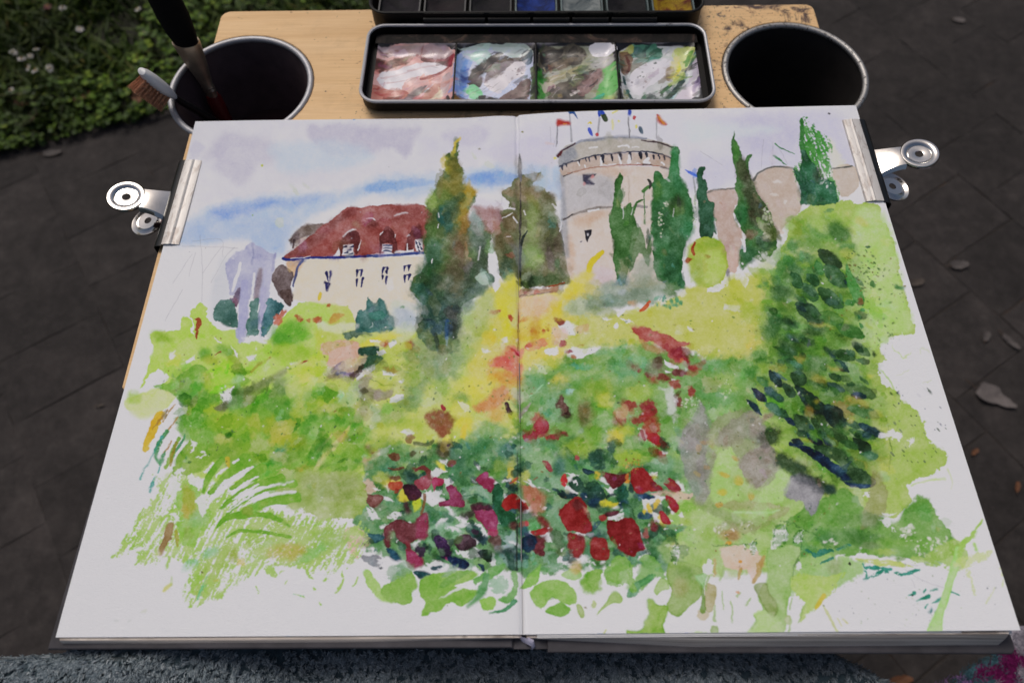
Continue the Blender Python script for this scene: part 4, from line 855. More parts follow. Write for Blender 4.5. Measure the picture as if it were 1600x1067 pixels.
w('769278', '655,515 680,540 720,540 725,570 700,590 670,580 650,550', soft=10, a=.55, e=0, r=8); w('9AB48C', '725,480 760,455 775,470 760,520 730,560 720,530', soft=10, a=.5, e=0)
lift('768,393 777,393 780,415 783,445 776,456 768,440 764,418 765,402', r=1.5); w('A9BBA9', '765,392 772,380 784,386 776,394', soft=1, a=.9)
w('A6B5A7', '744,430 752,423 760,422 768,428 774,436 766,444 752,441', r=1.5, v=.2); w('4F6A58', '760,424 772,428 776,438 768,440 764,432', r=1.5, a=.8); klift('752,384,1.5 749,403,2'); klift('686,330,2 687,336,2'); klift('687,346,1.5 686,352,2'); klift('677,401,1.5 677,407,1.5')
w('9B6E68', '738,322 757,320 772,325 786,330 788,348 776,364 762,360 755,342', soft=4, a=.75, e=.1); w('C6BFCC', '745,310 770,312 790,318 770,322 750,320', soft=4, a=.6, e=0)
# --- brown tree with the gutter trunk
w('7A805C', '803,284 816,273 840,270 845,268 842,280 833,291 850,296 864,310 874,324 866,334 873,352 880,362 886,390 889,418 893,440 862,449 814,446 812,430 792,437 782,430 780,404 771,386 772,362 786,342 784,330 800,322 788,305 786,297 800,293', r=3, soft=1.2, v=.22)
each(b, [('958A70', 816, 282, 13, 8, 0), ('8F8068', 838, 277, 8, 7, 0), ('8C7B5E', 828, 303, 24, 10, 0), ('726A4C', 856, 312, 12, 12, 30), ('8A7858', 795, 300, 8, 6, 0), ('94A46B', 834, 350, 10, 34, 0), ('8CA866', 832, 400, 16, 20, 0), ('9AAE6C', 845, 405, 8, 10, 0), ('5C694C', 862, 350, 12, 24, 0), ('66624E', 862, 395, 12, 24, 0), ('5E8677', 864, 345, 6, 10, 0), ('4C683E', 850, 436, 36, 9, 0), ('435F3A', 835, 440, 18, 6, 0),
         ('6C6242', 790, 375, 14, 18, 0), ('7A684A', 800, 345, 12, 12, 0), ('A3806F', 776, 352, 7, 14, 0), ('5C6A48', 800, 400, 12, 26, 0), ('4A6550', 792, 418, 10, 14, 0), ('6E9484', 794, 430, 8, 8, 0), ('8B5A45', 800, 398, 10, 3, 0), ('70665A', 876, 380, 7, 26, 0), ('7B8A80', 884, 350, 5, 16, 0), ('586A50', 880, 415, 8, 20, 0)], a=.7, r=5)
for q in ['786,340,1 796,335,2 803,331,1.5', '797,323,2 806,325,3', '804,337,2 810,345,3', '820,329,2 822,336,2', '794,368,2 801,368,1.5', '866,322,3 876,330,6 872,336,5', '874,344,2 878,352,3 876,364,2']:
    klift(q, r=1.5)
k('89898E', '813,240,1 814,255,6 814,270,6 815,282,2', e=.4); k('54504A', '814,285,2 814,300,2 815,330,3 814,355,5', r=1); k('3B463F', '826,360,2 818,374,4 815,395,4 815,425,3 814,440,3', r=1); k('4A4C46', '814,358,3 815,400,2 815,425,2')
w('97A08A', '816,426 832,427 830,435 818,436', a=.7, soft=1); k('3C4C3A', '809,437,3 820,442,5', a=.8)

# --- tower
w('C9BDB5', '877,268 960,262 1046,266 1062,300 1062,400 1050,446 970,452 900,442 890,425 884,390 881,345', r=1.5, v=.08, e=.1, n=1, soft=1.5)
w('AEADB3', '878,270 910,272 950,276 966,300 962,322 935,330 897,338 882,346 880,300', soft=11, a=.7, v=.15, e=.1)
w('C6AE9A', '886,375 895,372 900,410 896,436 889,424', soft=4, a=.8, e=0); w('C4AE9E', '898,272 950,266 985,268 980,280 930,276', soft=4, a=.6, e=0); w('C4AC98', '898,342 935,335 955,335 935,348 905,360', soft=5, a=.7, e=0); w('C4B4BC', '930,420 960,425 960,446 920,445', soft=5, a=.6, e=0)
k('8F949E', '880,275,5 883,345,9 888,400,7', soft=4, a=.65); k('B2A49C', '1046,275,10 1052,340,12 1056,420,10', soft=6, a=.6)
w('B5AFA7', '874,246 884,233 901,226 934,220 983,219 1026,224 1053,233 1049,249 1026,244 983,241 941,245 907,253 876,264', r=1.2, v=.15, e=.1, n=2)
w('8D939E', '875,248 884,236 900,232 905,248 890,258 876,263', soft=4, a=.7, e=0); k('838B9A', '882,236,3 905,226,4 934,221,4 983,219,4 1010,221,3', soft=1.5, a=.75)
k('553B44', '873,246,4 880,238,2.5 900,228,2'); b('6E3438', 875, 243, 3, 5, 30, a=.9); k('5B4A50', '1003,223,1.5 1028,227,2.5 1052,234,2')
w('B9A89C', '876,264 907,253 941,246 983,242 1026,245 1048,250 1046,267 1000,261 960,262 920,268 886,277 878,274', r=1.2, v=.2, e=.1, n=2)
k('43485A', '876,262,2.5 890,257,2 910,252,2 941,246,2 983,241.5,2 1010,242,2 1030,245,2 1049,252,2', r=1.4)
for x, y, h, ww in [(880, 263, 6, 4), (886, 260, 4, 3), (906, 255, 4, 2), (916, 251, 5, 2), (922, 250, 6, 2.5), (932, 248, 6, 4), (943, 248, 9, 7), (957, 247, 8, 4), (970, 245, 8, 5), (986, 244, 8, 5), (1001, 245, 7, 6), (1011, 246, 5, 5), (1022, 247, 5, 4), (1030, 248, 6, 3), (1038, 250, 4, 3)]:
    k('3D4152', [(x - .5, y, ww), (x + .6, y + h, ww * .5)], n=1, r=1.2)
for q in ['940,251,3 941,261,4', '967,246,2 970,256,4 971,261,4', '983,248,4 984,258,6', '938,262,2 962,261,2.5', '904,256,2 906,262,3', '915,262,3 917,265,2', '996,258,3 1000,260,3', '1034,259,3 1038,262,3', '1012,253,7 1009,258,8 1015,260,5', '921,235,2 934,234,3', '966,233,3 978,231,3 984,234,2', '988,235,2 999,235,2']:
    klift(q, r=1.5)
k('A06A52', '888,274,1.5 910,269,1.2 950,264,1.5 983,262,2 1010,262,2 1030,264,1.2', a=.8); k('4A4240', '882,278,2 896,272,1.2', a=.8); k('4A4448', '1005,261,2 1020,262,1', a=.8); k('4F4A50', '1034,265,2 1046,268,3', a=.8)
w('3C3B4E', '911,276 921,275.5 933,275 930,278 923,280 921,283 931,290 929,292 916,292 912,286', r=.8, n=1); b('C98A88', 926, 282, 3, 3, a=.7); b('C07A78', 913, 291, 3, 3, a=.5)
b('A9A6A4', 911, 304, 7, 6, a=.6, soft=1, e=.15)
k('8C867F', '897,338,3 912,333,4 935,328,5 957,327,3', soft=1.5, a=.8); k('6A6666', '882,345,3 897,338,1.5'); k('8B8684', '993,325,5 1012,327,4', a=.8); klift('921,332.5,3 937,330.5,3', n=1)
w('33333F', '914,363 926,362 925,370 921,376 919,381 916,372', r=1, n=1); klift('920,368,2.5 920,370,2.5', n=1); b('33333F', 909, 380, 1.2)
k('CDC02E', '942,397,7 935,403,8 926,412,9 922,424,8', soft=1.4); w('D8C850', '905,430 925,424 928,440 905,460 880,468 890,446', soft=6, a=.75, e=0)
k('B0A090', '983,280,2 984,310,1.5 981,328,1', a=.5)
# flags
def pole(s): k('A3A2A8', s, a=.85, r=.5, n=1)
for q in ['872,199,1.3 870,231,1.6', '891,182,2 894,224,3.5', '937,189,3 934,216,3', '982,187,1.3 984,218,2.5', '1025.6,190,2 1026,220,2']: pole(q)
k('6F6F74', '872,199,.8 871,228,.8', n=1); k('70706F', '982.5,190,.9 984,219,1', n=1)
w('B03A2C', '871,199 871,190 876,189 884,192 891,194 891,199 880,198', r=1); b('DB9A55', 885, 196, 3, 1.6, 10, a=.9, soft=.6)
w('1F5C92', '887,175 892,170 898,178 903,190 897,184 890,182', r=1.6); k('4A6A9A', '898,180,3 904,189,1')
w('3A5FB2', '935,178 941,176 946,182 944,186 940,185 936,188', r=1); w('485A3C', '940,185 946,183 950,190 948,195 944,194 941,189', r=1); b('8A8A35', 941, 185, 2, 1.4)
b('2F50AC', 983.5, 180, 3, 5.2, 0, a=.95, soft=.8, r=1); b('B5444A', 992, 188.5, 2.3, 4.2, 28, a=.9, soft=.7); b('3558BC', 923.5, 210, 3, 7.2, -28, a=.9, soft=.8, r=1); b('BA4448', 934, 215, 3, 2.8, a=.9, soft=.8, r=1); b('44606E', 1002, 208, 3, 6.4, -24, a=.9, soft=.8, r=1)
w('B4513A', '1025,184 1030,185 1034,192 1042,199 1039,201 1032,198 1028,193', r=1); k('D9A440', '1029,187,1.5 1037,198,2')
each(b, [('CFC24E', 922.7, 197, 2.4, 2.2, 0), ('D2CD88', 968, 192, 2.4, 1.8, 0), ('CFC96A', 994, 202, 2, 2.4, 0), ('D0C85C', 868, 250, 3, 2.4, 0), ('B7C24A', 409, 258, 2, 1.5, 0), ('8FB06A', 395, 334, 1.4, 1.6, 0), ('6F6F2F', 750, 231, 1.5, 1.3, 0), ('8A8A3F', 817, 206, 1.7, 1.3, 0), ('3F3F45', 1294, 185, 1.9, 1.6, 0)], a=.95, soft=.6)
k('CFCF90', '956,192,2.4 958.5,206,2.4', n=1); k('CFCF90', '957,182,2.6 964,178,2.6', n=1); k('C9B9BC', '855,226,4 866,228,3', a=.6)
k('6584D2', '1071,269,1 1080,275,4 1092,281,3')

# --- hills
w('BBA79C', '1104,306 1117,300 1147,298 1153,318 1148,330 1160,362 1158,400 1150,424 1135,428 1126,390 1118,345', r=1.5, v=.12, soft=1.2)
w('BFB0A5', '1175,290 1185,274 1209,264 1237,267 1243,287 1252,311 1250,332 1232,350 1213,372 1203,340 1188,310', r=1.5, v=.1, soft=1.2); w('C2B6AC', '1300,268 1333,264 1341,296 1314,310', r=1.5, v=.1)
w('D0CDBE', '1294,220 1310,240 1320,262 1300,266', soft=5, a=.7)
for q in ['1104,306,2 1117,300,2.5 1147,298,2', '1177,285,4 1185,274,2.5 1209,264,2.5 1237,267,2.2', '1299,268,2 1330,263,2.5']: k('6C716C', q, a=.85)
each(b, [('CFCACA', 1214, 288, 7, 3, 0), ('CFCACA', 1210, 308, 9, 2.5, 0), ('CFCACA', 1226, 317, 4, 3, 0)], a=.6, soft=1.5)
w('C5ADA2', '1134,400 1150,390 1155,415 1146,432 1136,428', soft=1.5, a=.9); k('9A979A', '1138,425,6 1141,440,6', a=.8)
# --- cypresses by the tower
w('4E7C42', '968,273 974,280 971,294 973,312 971,330 978,326 984,322 988,328 999,318 1008,317 995,327 992,348 1000,357 997,372 990,395 985,420 980,445 968,444 962,415 959,385 955,360 952,340 958,325 961,300 962,288', r=2, v=.3, e=.2)
w('5E8050', '990,360 1000,356 1006,366 1012,392 1020,352 1019,395 1014,420 1004,400 996,405 985,430 985,390', r=2, v=.3, a=.9); b('355A3A', 1013, 374, 4, 12, a=.7); k('4F7E48', '1007,300,1.4 1008,330,1.6 1009,352,2.5'); k('5C8A4E', '1005,302,5 1012,297,5 1018,294,3'); k('3B4038', '1013,285,3 1017,291,5 1016,299,2')
klift('974,320,1.6 976,340,1.6 974,346,1', a=.7); klift('990,328,1 987,338,2', a=.7)
w('3F7B47', '1054,232 1061,239 1061,273 1066,283 1075,300 1083,322 1086,347 1080,372 1069,398 1066,430 1070,452 1055,462 1040,447 1027,436 1022,398 1019,347 1021,310 1020,283 1023,272 1034,275 1040,284 1048,265 1047,245', r=2.5, v=.3, e=.18)
each(b, [('3A8C54', 1055, 255, 7, 22, 0), ('2F7A4A', 1060, 290, 9, 14, 0), ('4D5B34', 1058, 326, 12, 16, 0), ('315F36', 1035, 350, 12, 30, 0), ('38683C', 1060, 380, 14, 30, 0), ('2E6040', 1050, 420, 14, 24, 0), ('5C8A45', 1030, 300, 9, 16, 0), ('6C8F50', 1060, 332, 9, 8, 0), ('3F8A5C', 1074, 360, 10, 14, 0), ('2F6A48', 1066, 440, 6, 12, 0)], a=.6, r=4)
spat(['CFCBC0', 'B5C59A'], 1034, 350, 5, 26, 22, .7, 1.8); spat(['CFCBC0'], 1041, 322, 3, 4, 8, .8, 2.2); klift('1053,330,2 1053,342,2', a=.8); klift('1042,283,4 1047,287,3', a=.5); b('3A423A', 1061, 320, 3, 10, a=.5)
w('37684A', '1091,268 1097,262 1102,264 1099,276 1104,292 1108,315 1116,321 1117,347 1122,368 1116,366 1112,376 1104,376 1096,370 1091,338 1089,300', r=2, v=.3, e=.2); k('7A8478', '1083,282,2 1087,310,3 1088,345,3', a=.6, d=.45); spat(['B9C0A8'], 1086, 335, 3, 28, 16, .7, 1.5)
w('4D7C42', '1147,207 1149,220 1157,236 1159,246 1164,256 1169,248 1175,246 1172,256 1170,262 1177,285 1185,304 1196,324 1207,341 1213,365 1214,388 1204,404 1192,412 1176,404 1160,424 1154,412 1158,396 1166,376 1156,356 1146,334 1153,319 1149,296 1151,285 1144,255 1142,236 1145,222', r=2.5, v=.3, e=.15)
each(b, [('4B4A32', 1160, 270, 9, 20, -15), ('454331', 1172, 300, 11, 26, -15), ('463F30', 1182, 335, 14, 22, 0), ('4C5236', 1198, 350, 10, 30, -20), ('2F7A48', 1158, 338, 9, 16, 0), ('8A7060', 1174, 368, 7, 8, 0), ('4A7A58', 1170, 400, 14, 12, 0), ('3C5A3A', 1196, 385, 12, 14, 0), ('5A8F45', 1152, 240, 5, 16, 0)], a=.72, r=4)
spat(['CFCBC0', 'A8BE8A'], 1199, 345, 9, 26, 46, .7, 2.0); klift('1146,338,3 1150,346,4 1157,357,2.5'); klift('1158,376,2 1163,386,5 1164,394,4'); spat(['CFCBCF'], 1196, 402, 12, 10, 10, 1, 3.5); klift('1160,413,3 1161,414,3', n=1)
w('63A058', '1249,193 1258,189 1262,200 1270,200 1284,214 1296,223 1297,240 1294,259 1301,277 1309,300 1311,318 1286,322 1256,324 1251,306 1241,285 1235,262 1250,255 1252,240 1249,221', r=4, d=.60, da=70, v=.3)
w('2E6B4A', '1250,225 1256,232 1264,250 1275,262 1280,280 1296,285 1306,300 1310,318 1286,322 1254,324 1251,306 1243,285 1240,268 1252,270', r=3.5, v=.3, a=.92); k('4C8A48', '1250,194,6 1252,215,8 1252,235,9', d=.3, r=2.5)
w('5FA055', '1275,208 1292,222 1297,245 1292,262 1278,258 1272,240', r=4, d=.62, da=60); each(b, [('33382E', 1277, 277, 7, 12, 0), ('255A45', 1260, 300, 12, 16, 0)], a=.6); spat(['CFCBCF'], 1290, 272, 10, 26, 34, .8, 2.4); k('4A8A5A', '1210,228,2 1222,236,1.5 1240,245,1', d=.35); k('4A8A5A', '1207,247,2 1216,253,3 1228,262,1', d=.35)

# --- around the tower foot
w('B3967F', '816,451 850,451 874,447 872,456 845,459 817,461', r=2, v=.25); k('A5512F', '850,450,2 870,446,2 884,443,2'); klift('830,449.5,1.5 858,449.5,1.5'); k('7F7A70', '816,460,2 840,460,2.5 862,457,1.5', a=.7); each(b, [('96605A', 824, 455, 4, 3), ('B8705F', 842, 455, 5, 3)], a=.7, soft=1)
w('DDB8A4', '816,463 850,461 872,464 872,486 846,498 818,500', soft=5, a=.8, e=0); k('C98868', '813,470,2 814,500,3', a=.6, soft=1.5)
each(b, [('DCCB48', 800, 440, 12, 12), ('DBCC4C', 792, 475, 16, 20), ('E2CC1E', 797, 516, 8, 14), ('D9C92C', 790, 528, 6, 8), ('D2BE30', 770, 525, 6, 6), ('D8C035', 893, 462, 9, 7), ('D9C64A', 880, 482, 22, 12), ('D6C65C', 850, 515, 28, 20), ('D8C656', 850, 565, 22, 12), ('DCC44A', 770, 592, 14, 8), ('D6CE6A', 745, 600, 30, 16), ('D4C84C', 730, 660, 8, 16), ('D5C35C', 875, 600, 16, 12)], a=.75, r=5)
w('A9B6A6', '884,476 905,466 930,470 945,480 930,492 900,496 885,490', soft=6, a=.8, e=0, r=5); w('8A9B84', '920,462 950,445 985,436 1015,440 1045,446 1060,458 1030,470 990,478 950,486 920,488', soft=6, a=.8, e=0, r=6, v=.35)
each(b, [('6C8894', 973, 440, 10, 9), ('7F9A8A', 958, 470, 14, 9), ('AAA892', 1005, 442, 22, 12), ('8F9F60', 945, 490, 20, 8), ('7E8F7A', 985, 462, 26, 10), ('98A494', 1010, 425, 20, 20), ('A8A98E', 975, 425, 8, 14), ('6D8C5A', 1050, 455, 14, 8), ('B5B37A', 930, 450, 12, 10)], a=.6, r=6)
w('A9BA52', '1076,392 1090,378 1110,374 1130,384 1138,402 1136,425 1126,445 1108,452 1090,446 1078,428', r=2, soft=1.5, v=.2, e=.2); w('B9C97A', '1100,398 1128,396 1134,425 1116,446 1100,440', soft=4, a=.7, e=0); each(b, [('97B04A', 1092, 425, 12, 18), ('8FAE45', 1115, 382, 14, 8)], a=.5)
k('A5522C', '1086,382,3 1082,392,5 1086,400,4'); b('A0562E', 1077, 409, 5, 5, a=.9, soft=1.6); b('A08A3A', 1106, 402, 4, 3, a=.7)
lift('1107,452 1126,448 1136,436 1144,424 1156,428 1168,432 1172,442 1166,450 1155,440 1146,434 1138,444 1124,460 1108,462', r=2.5); lift('1056,458 1066,455 1074,462 1066,468 1058,466', r=2, a=.7)
k('9B989C', '1137,428,5 1140,440,5', a=.7)
spat(['3E9272', '5AA07A'], 1040, 474, 34, 9, 34, 1, 3); k('C2683F', '1002,488,4 1012,480,6 1017,473,4', d=.3); b('C79A6A', 988, 475, 7, 4, a=.6)
for q in ['1132,477 1159,478 1158,488 1134,487', '966,492 972,484 982,480 978,488 969,496', '942,498 952,500 961,503 950,504', '970,499 984,500 994,508 980,505', '960,510 967,505 969,514 965,518', '1076,512 1086,513 1088,518 1078,517', '872,508 888,502 900,510 910,508 918,520 924,522 900,526 884,522', '900,543 920,545 940,540 930,554 905,560 890,548', '855,548 872,540 876,552 862,558', '756,544 768,542 772,548 760,550', '785,525 796,523 794,531 786,535', '838,566 850,570 858,582 846,582', '717,622 735,630 738,640 728,638']:
    lift(q, r=2)
w('D2B8B4', '866,515 885,512 890,530 870,535', soft=3, a=.7); w('C9A090', '902,512 918,507 921,515 905,522', r=1.5, a=.8); k('C4A98A', '868,535,8 878,538,6', soft=2, a=.7)
each(b, [('8A3440', 876, 501, 9, 4.5, 18), ('922A3C', 882, 538, 6, 7, -15), ('8A3A42', 893, 550, 4, 2.5, 0), ('B0604F', 778, 486, 8, 3.5, -10), ('B8604A', 799, 494, 3, 6, -20), ('C06A50', 822, 496, 6, 4, 0), ('B5553F', 835, 515, 3, 3, 30), ('B5553F', 851, 518, 3, 2.5, 0), ('9A5A35', 860, 513, 1.6, 2), ('A8604A', 912, 541, 5, 1.2, -10), ('B08060', 900, 557, 5, 4), ('A85A4A', 937, 612, 4, 5), ('B58A60', 757, 605, 2.5, 1.5)], a=.88, soft=1.2)
spat(['B5502F', 'C07040'], 845, 512, 22, 8, 14, .6, 1.6)
w('CE8A70', '823,540 838,532 855,529 860,538 845,543 826,546', soft=2, a=.8, d=.15); b('B5403F', 828, 540, 6, 4, a=.6)
w('D4887A', '792,545 800,538 812,544 820,548 818,560 816,590 806,588 798,566', soft=3.5, a=.85, r=4); b('C83C6A', 811, 548, 5, 5, a=.7); k('B53050', '797,540,4 806,545,3 812,552,3', soft=1.5); w('D48A80', '768,566 778,556 790,556 800,564 806,580 790,574 775,574', soft=3, a=.85, r=3); k('C4406A', '776,560,3 788,556,5 798,563,3', soft=1.5)
w('D5A468', '765,575 800,578 820,588 815,602 790,600 770,590', soft=7, a=.7, e=0); w('C98A60', '772,610 785,598 795,604 793,620 780,634 762,640 745,634 760,622', soft=4, a=.8, r=4, e=.05); w('D2A45A', '765,640 785,632 795,645 780,660 768,655', soft=6, a=.6)
k('B0604A', '812.5,490,2 812.5,540,2', a=.5, n=1); k('3F3A44', '799,618,2 798,622,3'); w('4B2E3C', '793,628 798,628 802,638 805,644 799,648 794,640', r=1.4)
k('A49C94', '832,628,3 822,640,7 814,649,4', soft=1, a=.85)
each(b, [('6FA07C', 840, 590, 16, 16), ('7DA984', 850, 610, 20, 20), ('5F9A70', 880, 605, 14, 10), ('8FB29A', 870, 640, 20, 20), ('74A85C', 925, 600, 26, 14), ('A3B44C', 935, 610, 26, 16), ('7FB04A', 945, 640, 20, 16), ('8AAF5A', 915, 575, 30, 12), ('5FA57A', 910, 572, 20, 5), ('4A9A84', 905, 574, 8, 4), ('5A9F72', 980, 575, 24, 16), ('6FAE88', 1000, 570, 16, 12), ('C4C44A', 950, 625, 14, 12), ('A8BC58', 860, 570, 20, 10), ('B5C56C', 1000, 615, 24, 16), ('C9C94A', 975, 675, 18, 12), ('6F9F5A', 1080, 600, 24, 12), ('7AAB78', 1110, 570, 30, 12), ('7FAE78', 1125, 630, 26, 24), ('A9BF70', 1140, 600, 20, 14), ('5E9A55', 1100, 620, 10, 8), ('7FAE6A', 1160, 590, 14, 14), ('9FC080', 1140, 650, 30, 14), ('CFC060', 1180, 540, 14, 8)], a=.6, r=6)
k('A9CBAA', '852,600,2 838,612,3 830,618,1', a=.7); b('9FC6C6', 893, 610, 8, 5, a=.6)
w('6D5046', '876,622 881,617 884,628 892,636 898,648 890,654 881,650 880,640 874,634', soft=1.8, r=3); b('7C6546', 917, 645, 12, 18, 0, a=.75)
w('8E4A3C', '668,645 686,636 705,645 712,660 700,680 682,672', soft=4, r=5, a=.85); b('A5324A', 696, 633, 4, 8, -35, a=.95, soft=1.2); w('9F4652', '819,668 829,670 836,664 842,655 848,648 856,653 861,664 860,674 846,678 843,690 832,690 820,682', r=2, v=.2, e=.25)
w('A05054', '856,684 865,677 876,673 886,673 891,680 880,678 876,688 868,693', r=1.6, v=.2)
# red spray and roses on the right
w('B36A62', '986,517 998,514 1011,513 1026,520 1042,523 1061,530 1081,538 1069,546 1074,560 1092,582 1076,576 1052,562 1042,548 1020,538 1001,531', soft=2.5, r=4, v=.35)
w('96303A', '1048,548 1062,545 1072,556 1080,568 1090,581 1074,575 1056,562', soft=3, r=2.5, a=.9); b('C06A3F', 1068, 565, 4, 4, a=.8); w('B47A50', '1000,528 1016,540 1040,548 1030,556 1008,546', soft=3, a=.6); w('6B4A45', '1022,560 1036,556 1042,572 1032,578 1022,572', soft=3, a=.85, r=3); b('8F8478', 1028, 582, 14, 12, a=.5)
for q in ['1039,564 1047,568 1060,572 1062,577 1050,577 1041,571', '1071,576 1077,578 1074,582', '1040,580 1054,583 1042,584', '1050,592 1058,594 1054,598']: lift(q, r=1.2)
each(b, [('86403A', 1040, 591, 9, 6, 20), ('A0544C', 1057, 602, 11, 7, 10), ('7E3B48', 1064, 584, 12, 5, -5), ('9A3E40', 1082, 613, 7, 10, -10), ('7A2A34', 1062, 628, 6, 9, -20), ('905A4E', 993, 574, 9, 4, 20), ('8A4040', 1002, 580, 4, 4, 0), ('A84A48', 1021, 593, 6, 4, 30), ('8F6058', 1016, 585, 6, 4, 20)], a=.9, soft=2, r=3)
lift('1052,606 1062,622 1060,640 1056,660 1048,650 1046,630 1040,612 1030,608', r=3, a=.7, soft=3); spat(['CFCBC0', 'A8CBA0'], 1083, 630, 18, 8, 26, .7, 2); spat(['C8D0B8'], 1134, 610, 10, 14, 18, .7, 2)
each(b, [('9A2E36', 986, 636, 11, 7, 0), ('94303A', 1016, 633, 13, 8, 0), ('96303A', 1018, 642, 10, 10, 0), ('A42C34', 1014, 653, 13, 9, 0), ('9C4A45', 971, 655, 8, 9, 30), ('9A4A46', 998, 660, 9, 6, 0), ('A8343A', 1022, 670, 13, 10, 25), ('B89A70', 975, 645, 12, 12, 0)], a=.88, soft=2.5, r=4)
w('A83638', '1014,668 1026,672 1036,684 1050,703 1036,700 1024,694 1012,684', r=2.5, soft=1.4); w('A53038', '1001,680 1010,676 1013,688 1006,694', r=2); lift('1003,668 1014,672 1013,688 1002,695 998,684', r=2, a=.6, soft=2); k('94303A', '1006,674,4 1010,688,4', a=.8)
w('B4A8B0', '1064,680 1080,668 1096,680 1098,700 1085,708 1066,704 1058,698', soft=6, a=.6, e=0)
w('9C4A45', '1022,706 1034,703 1046,712 1047,726 1038,724 1028,716', r=2); lift('1036,704 1046,704 1046,710 1038,710', r=1.2, a=.7)
w('9A978C', '1085,665 1095,640 1100,630 1110,680 1100,740 1110,770 1100,790 1080,770 1070,730 1062,690', soft=1.4, a=.6, r=4); w('A4A087', '1100,690 1130,650 1160,640 1185,650 1175,680 1150,700 1120,700', soft=1.4, a=.6, r=4)
w('A3998F', '1180,700 1200,695 1214,705 1218,735 1200,752 1185,763 1162,742 1160,715', soft=2, a=.8, r=3); w('9A949F', '1238,745 1266,745 1288,766 1280,790 1270,806 1258,786 1240,780 1227,775', soft=2, a=.8, r=3); w('9C9A8C', '1092,720 1115,700 1120,720 1108,755 1098,762', soft=3, a=.7)
w('B6CD93', '1216,736 1238,747 1230,770 1224,785 1187,785 1192,766', soft=1.5, a=.6, r=2, v=.1); w('B4CC8E', '1125,715 1150,695 1155,720 1140,745 1160,780 1130,785 1112,770', soft=3, a=.5, r=3, v=.1)
w('ABAE82', '1130,785 1185,784 1230,791 1190,797 1140,796', soft=1.5, a=.8); w('A9AC82', '1230,794 1200,808 1160,818 1130,815 1120,835 1170,832 1205,820 1235,800', soft=2, a=.75); k('B4D0A0', '1150,801,4 1200,801,4 1220,797,2', a=.7, soft=1.5)
w('90A06C', '1075,760 1095,765 1120,785 1150,805 1170,815 1150,822 1110,800 1080,780', soft=4, a=.6); b('B58F62', 1145, 838, 16, 9, 0, a=.65); b('A07F58', 1150, 838, 10, 5, 0, a=.5)
each(b, [('C4A23A', 1102, 692, 5, 3, 20), ('C2A03A', 1094, 700, 5, 6, 0), ('C2A23F', 1151, 718, 6, 3, 35), ('BFA040', 1107, 730, 5, 4, 40), ('C9B040', 1134, 742, 8, 4, 20), ('C9B448', 1156, 752, 8, 7, 45), ('C0A440', 1176, 776, 5, 6, -40), ('CDB83F', 1130, 770, 7, 5, 0), ('C8A040', 1126, 788, 6, 4, 0), ('7F7A45', 1172, 752, 4, 4, 0), ('C9B84A', 1092, 742, 6, 4, 40), ('A87F40', 1114, 698, 2, 1.5, 0)], a=.6, soft=1.2, r=2)

# --- touches let into the damp garden washes
S.dabs(520, 560, 1200, 470, 720, 3, 11, -10, 45, 1.2, 1, a=.45, soft=1.1, test=lambda x, y: y > 480 and not (950 < x < 1230 and y < 545))
S.dabs(300, 270, 580, 560, 760, 3, 12, -35, 25, 1.8, 2, a=.65, soft=1.3, dark=2.1)
S.dabs(400, 560, 1080, 690, 890, 3, 9, 20, 60, .8, 3, soft=1.0)
S.dabs(120, 1040, 1480, 800, 900, 3, 11, 0, 40, 1.2, 4, a=.4, soft=1.1)
S.dabs(160, 645, 890, 250, 545, 3, 9, 80, 20, 2.2, 6, a=.4, soft=2.0)
S.dabs(160, 940, 1310, 190, 450, 2, 6, 80, 20, 2.0, 7, soft=1.2)
S.dabs(90, 440, 700, 320, 500, 3, 10, 0, 40, 1.2, 8, a=.4, soft=2.5)
# --- flower bed: foliage
each(b, [('5A8F62', 750, 690, 28, 16), ('4F8558', 735, 705, 22, 12), ('5F8E82', 796, 702, 14, 14), ('7FA87A', 770, 670, 26, 12), ('8CAE92', 830, 700, 14, 12), ('3F7A58', 735, 735, 20, 10), ('4A8060', 715, 725, 14, 10), ('6F9A3F', 770, 740, 22, 12), ('8CA650', 785, 725, 10, 10), ('CFC04A', 802, 740, 6, 22), ('C4C05A', 825, 740, 8, 14), ('9DB88F', 850, 720, 24, 20), ('8AAC8A', 860, 750, 22, 12), ('5A8A50', 900, 690, 20, 12), ('A5BA4A', 905, 700, 22, 16), ('86AE40', 930, 680, 14, 14), ('A8BE3E', 985, 715, 26, 12), ('7FA83C', 975, 735, 20, 8), ('D0C23E', 965, 685, 12, 14),
         ('6E9A70', 1060, 735, 20, 20), ('7FAA80', 1040, 725, 16, 10), ('8CB08C', 1085, 760, 16, 12), ('4F8A6A', 610, 735, 16, 16), ('6F9A55', 620, 700, 20, 12), ('B5BD50', 600, 745, 14, 10), ('8AAA7F', 590, 800, 24, 12), ('5F8F5A', 590, 790, 16, 8), ('7FA078', 620, 790, 12, 8), ('9CB86A', 640, 730, 22, 10), ('A9B88F', 660, 705, 14, 8)], a=.68, r=5)
w('8A9E5C', '560,745 575,765 560,800 545,795 520,800 515,780 510,770', soft=2, r=4, a=.7, e=.6); lift('533,757 545,748 556,745 552,760 538,765', r=2.5, a=.8); lift('540,780 556,772 552,782 542,784', r=2, a=.8); w('D0B8AC', '562,755 580,745 592,760 578,768 562,764', r=3, a=.8, d=.2)
w('CFAFA0', '540,828 556,822 570,826 572,842 560,858 562,868 548,862 545,848 536,842', soft=1.5, r=3, a=.85, v=.15); w('A9A27C', '562,838 580,838 578,852 564,856', soft=3, a=.6)
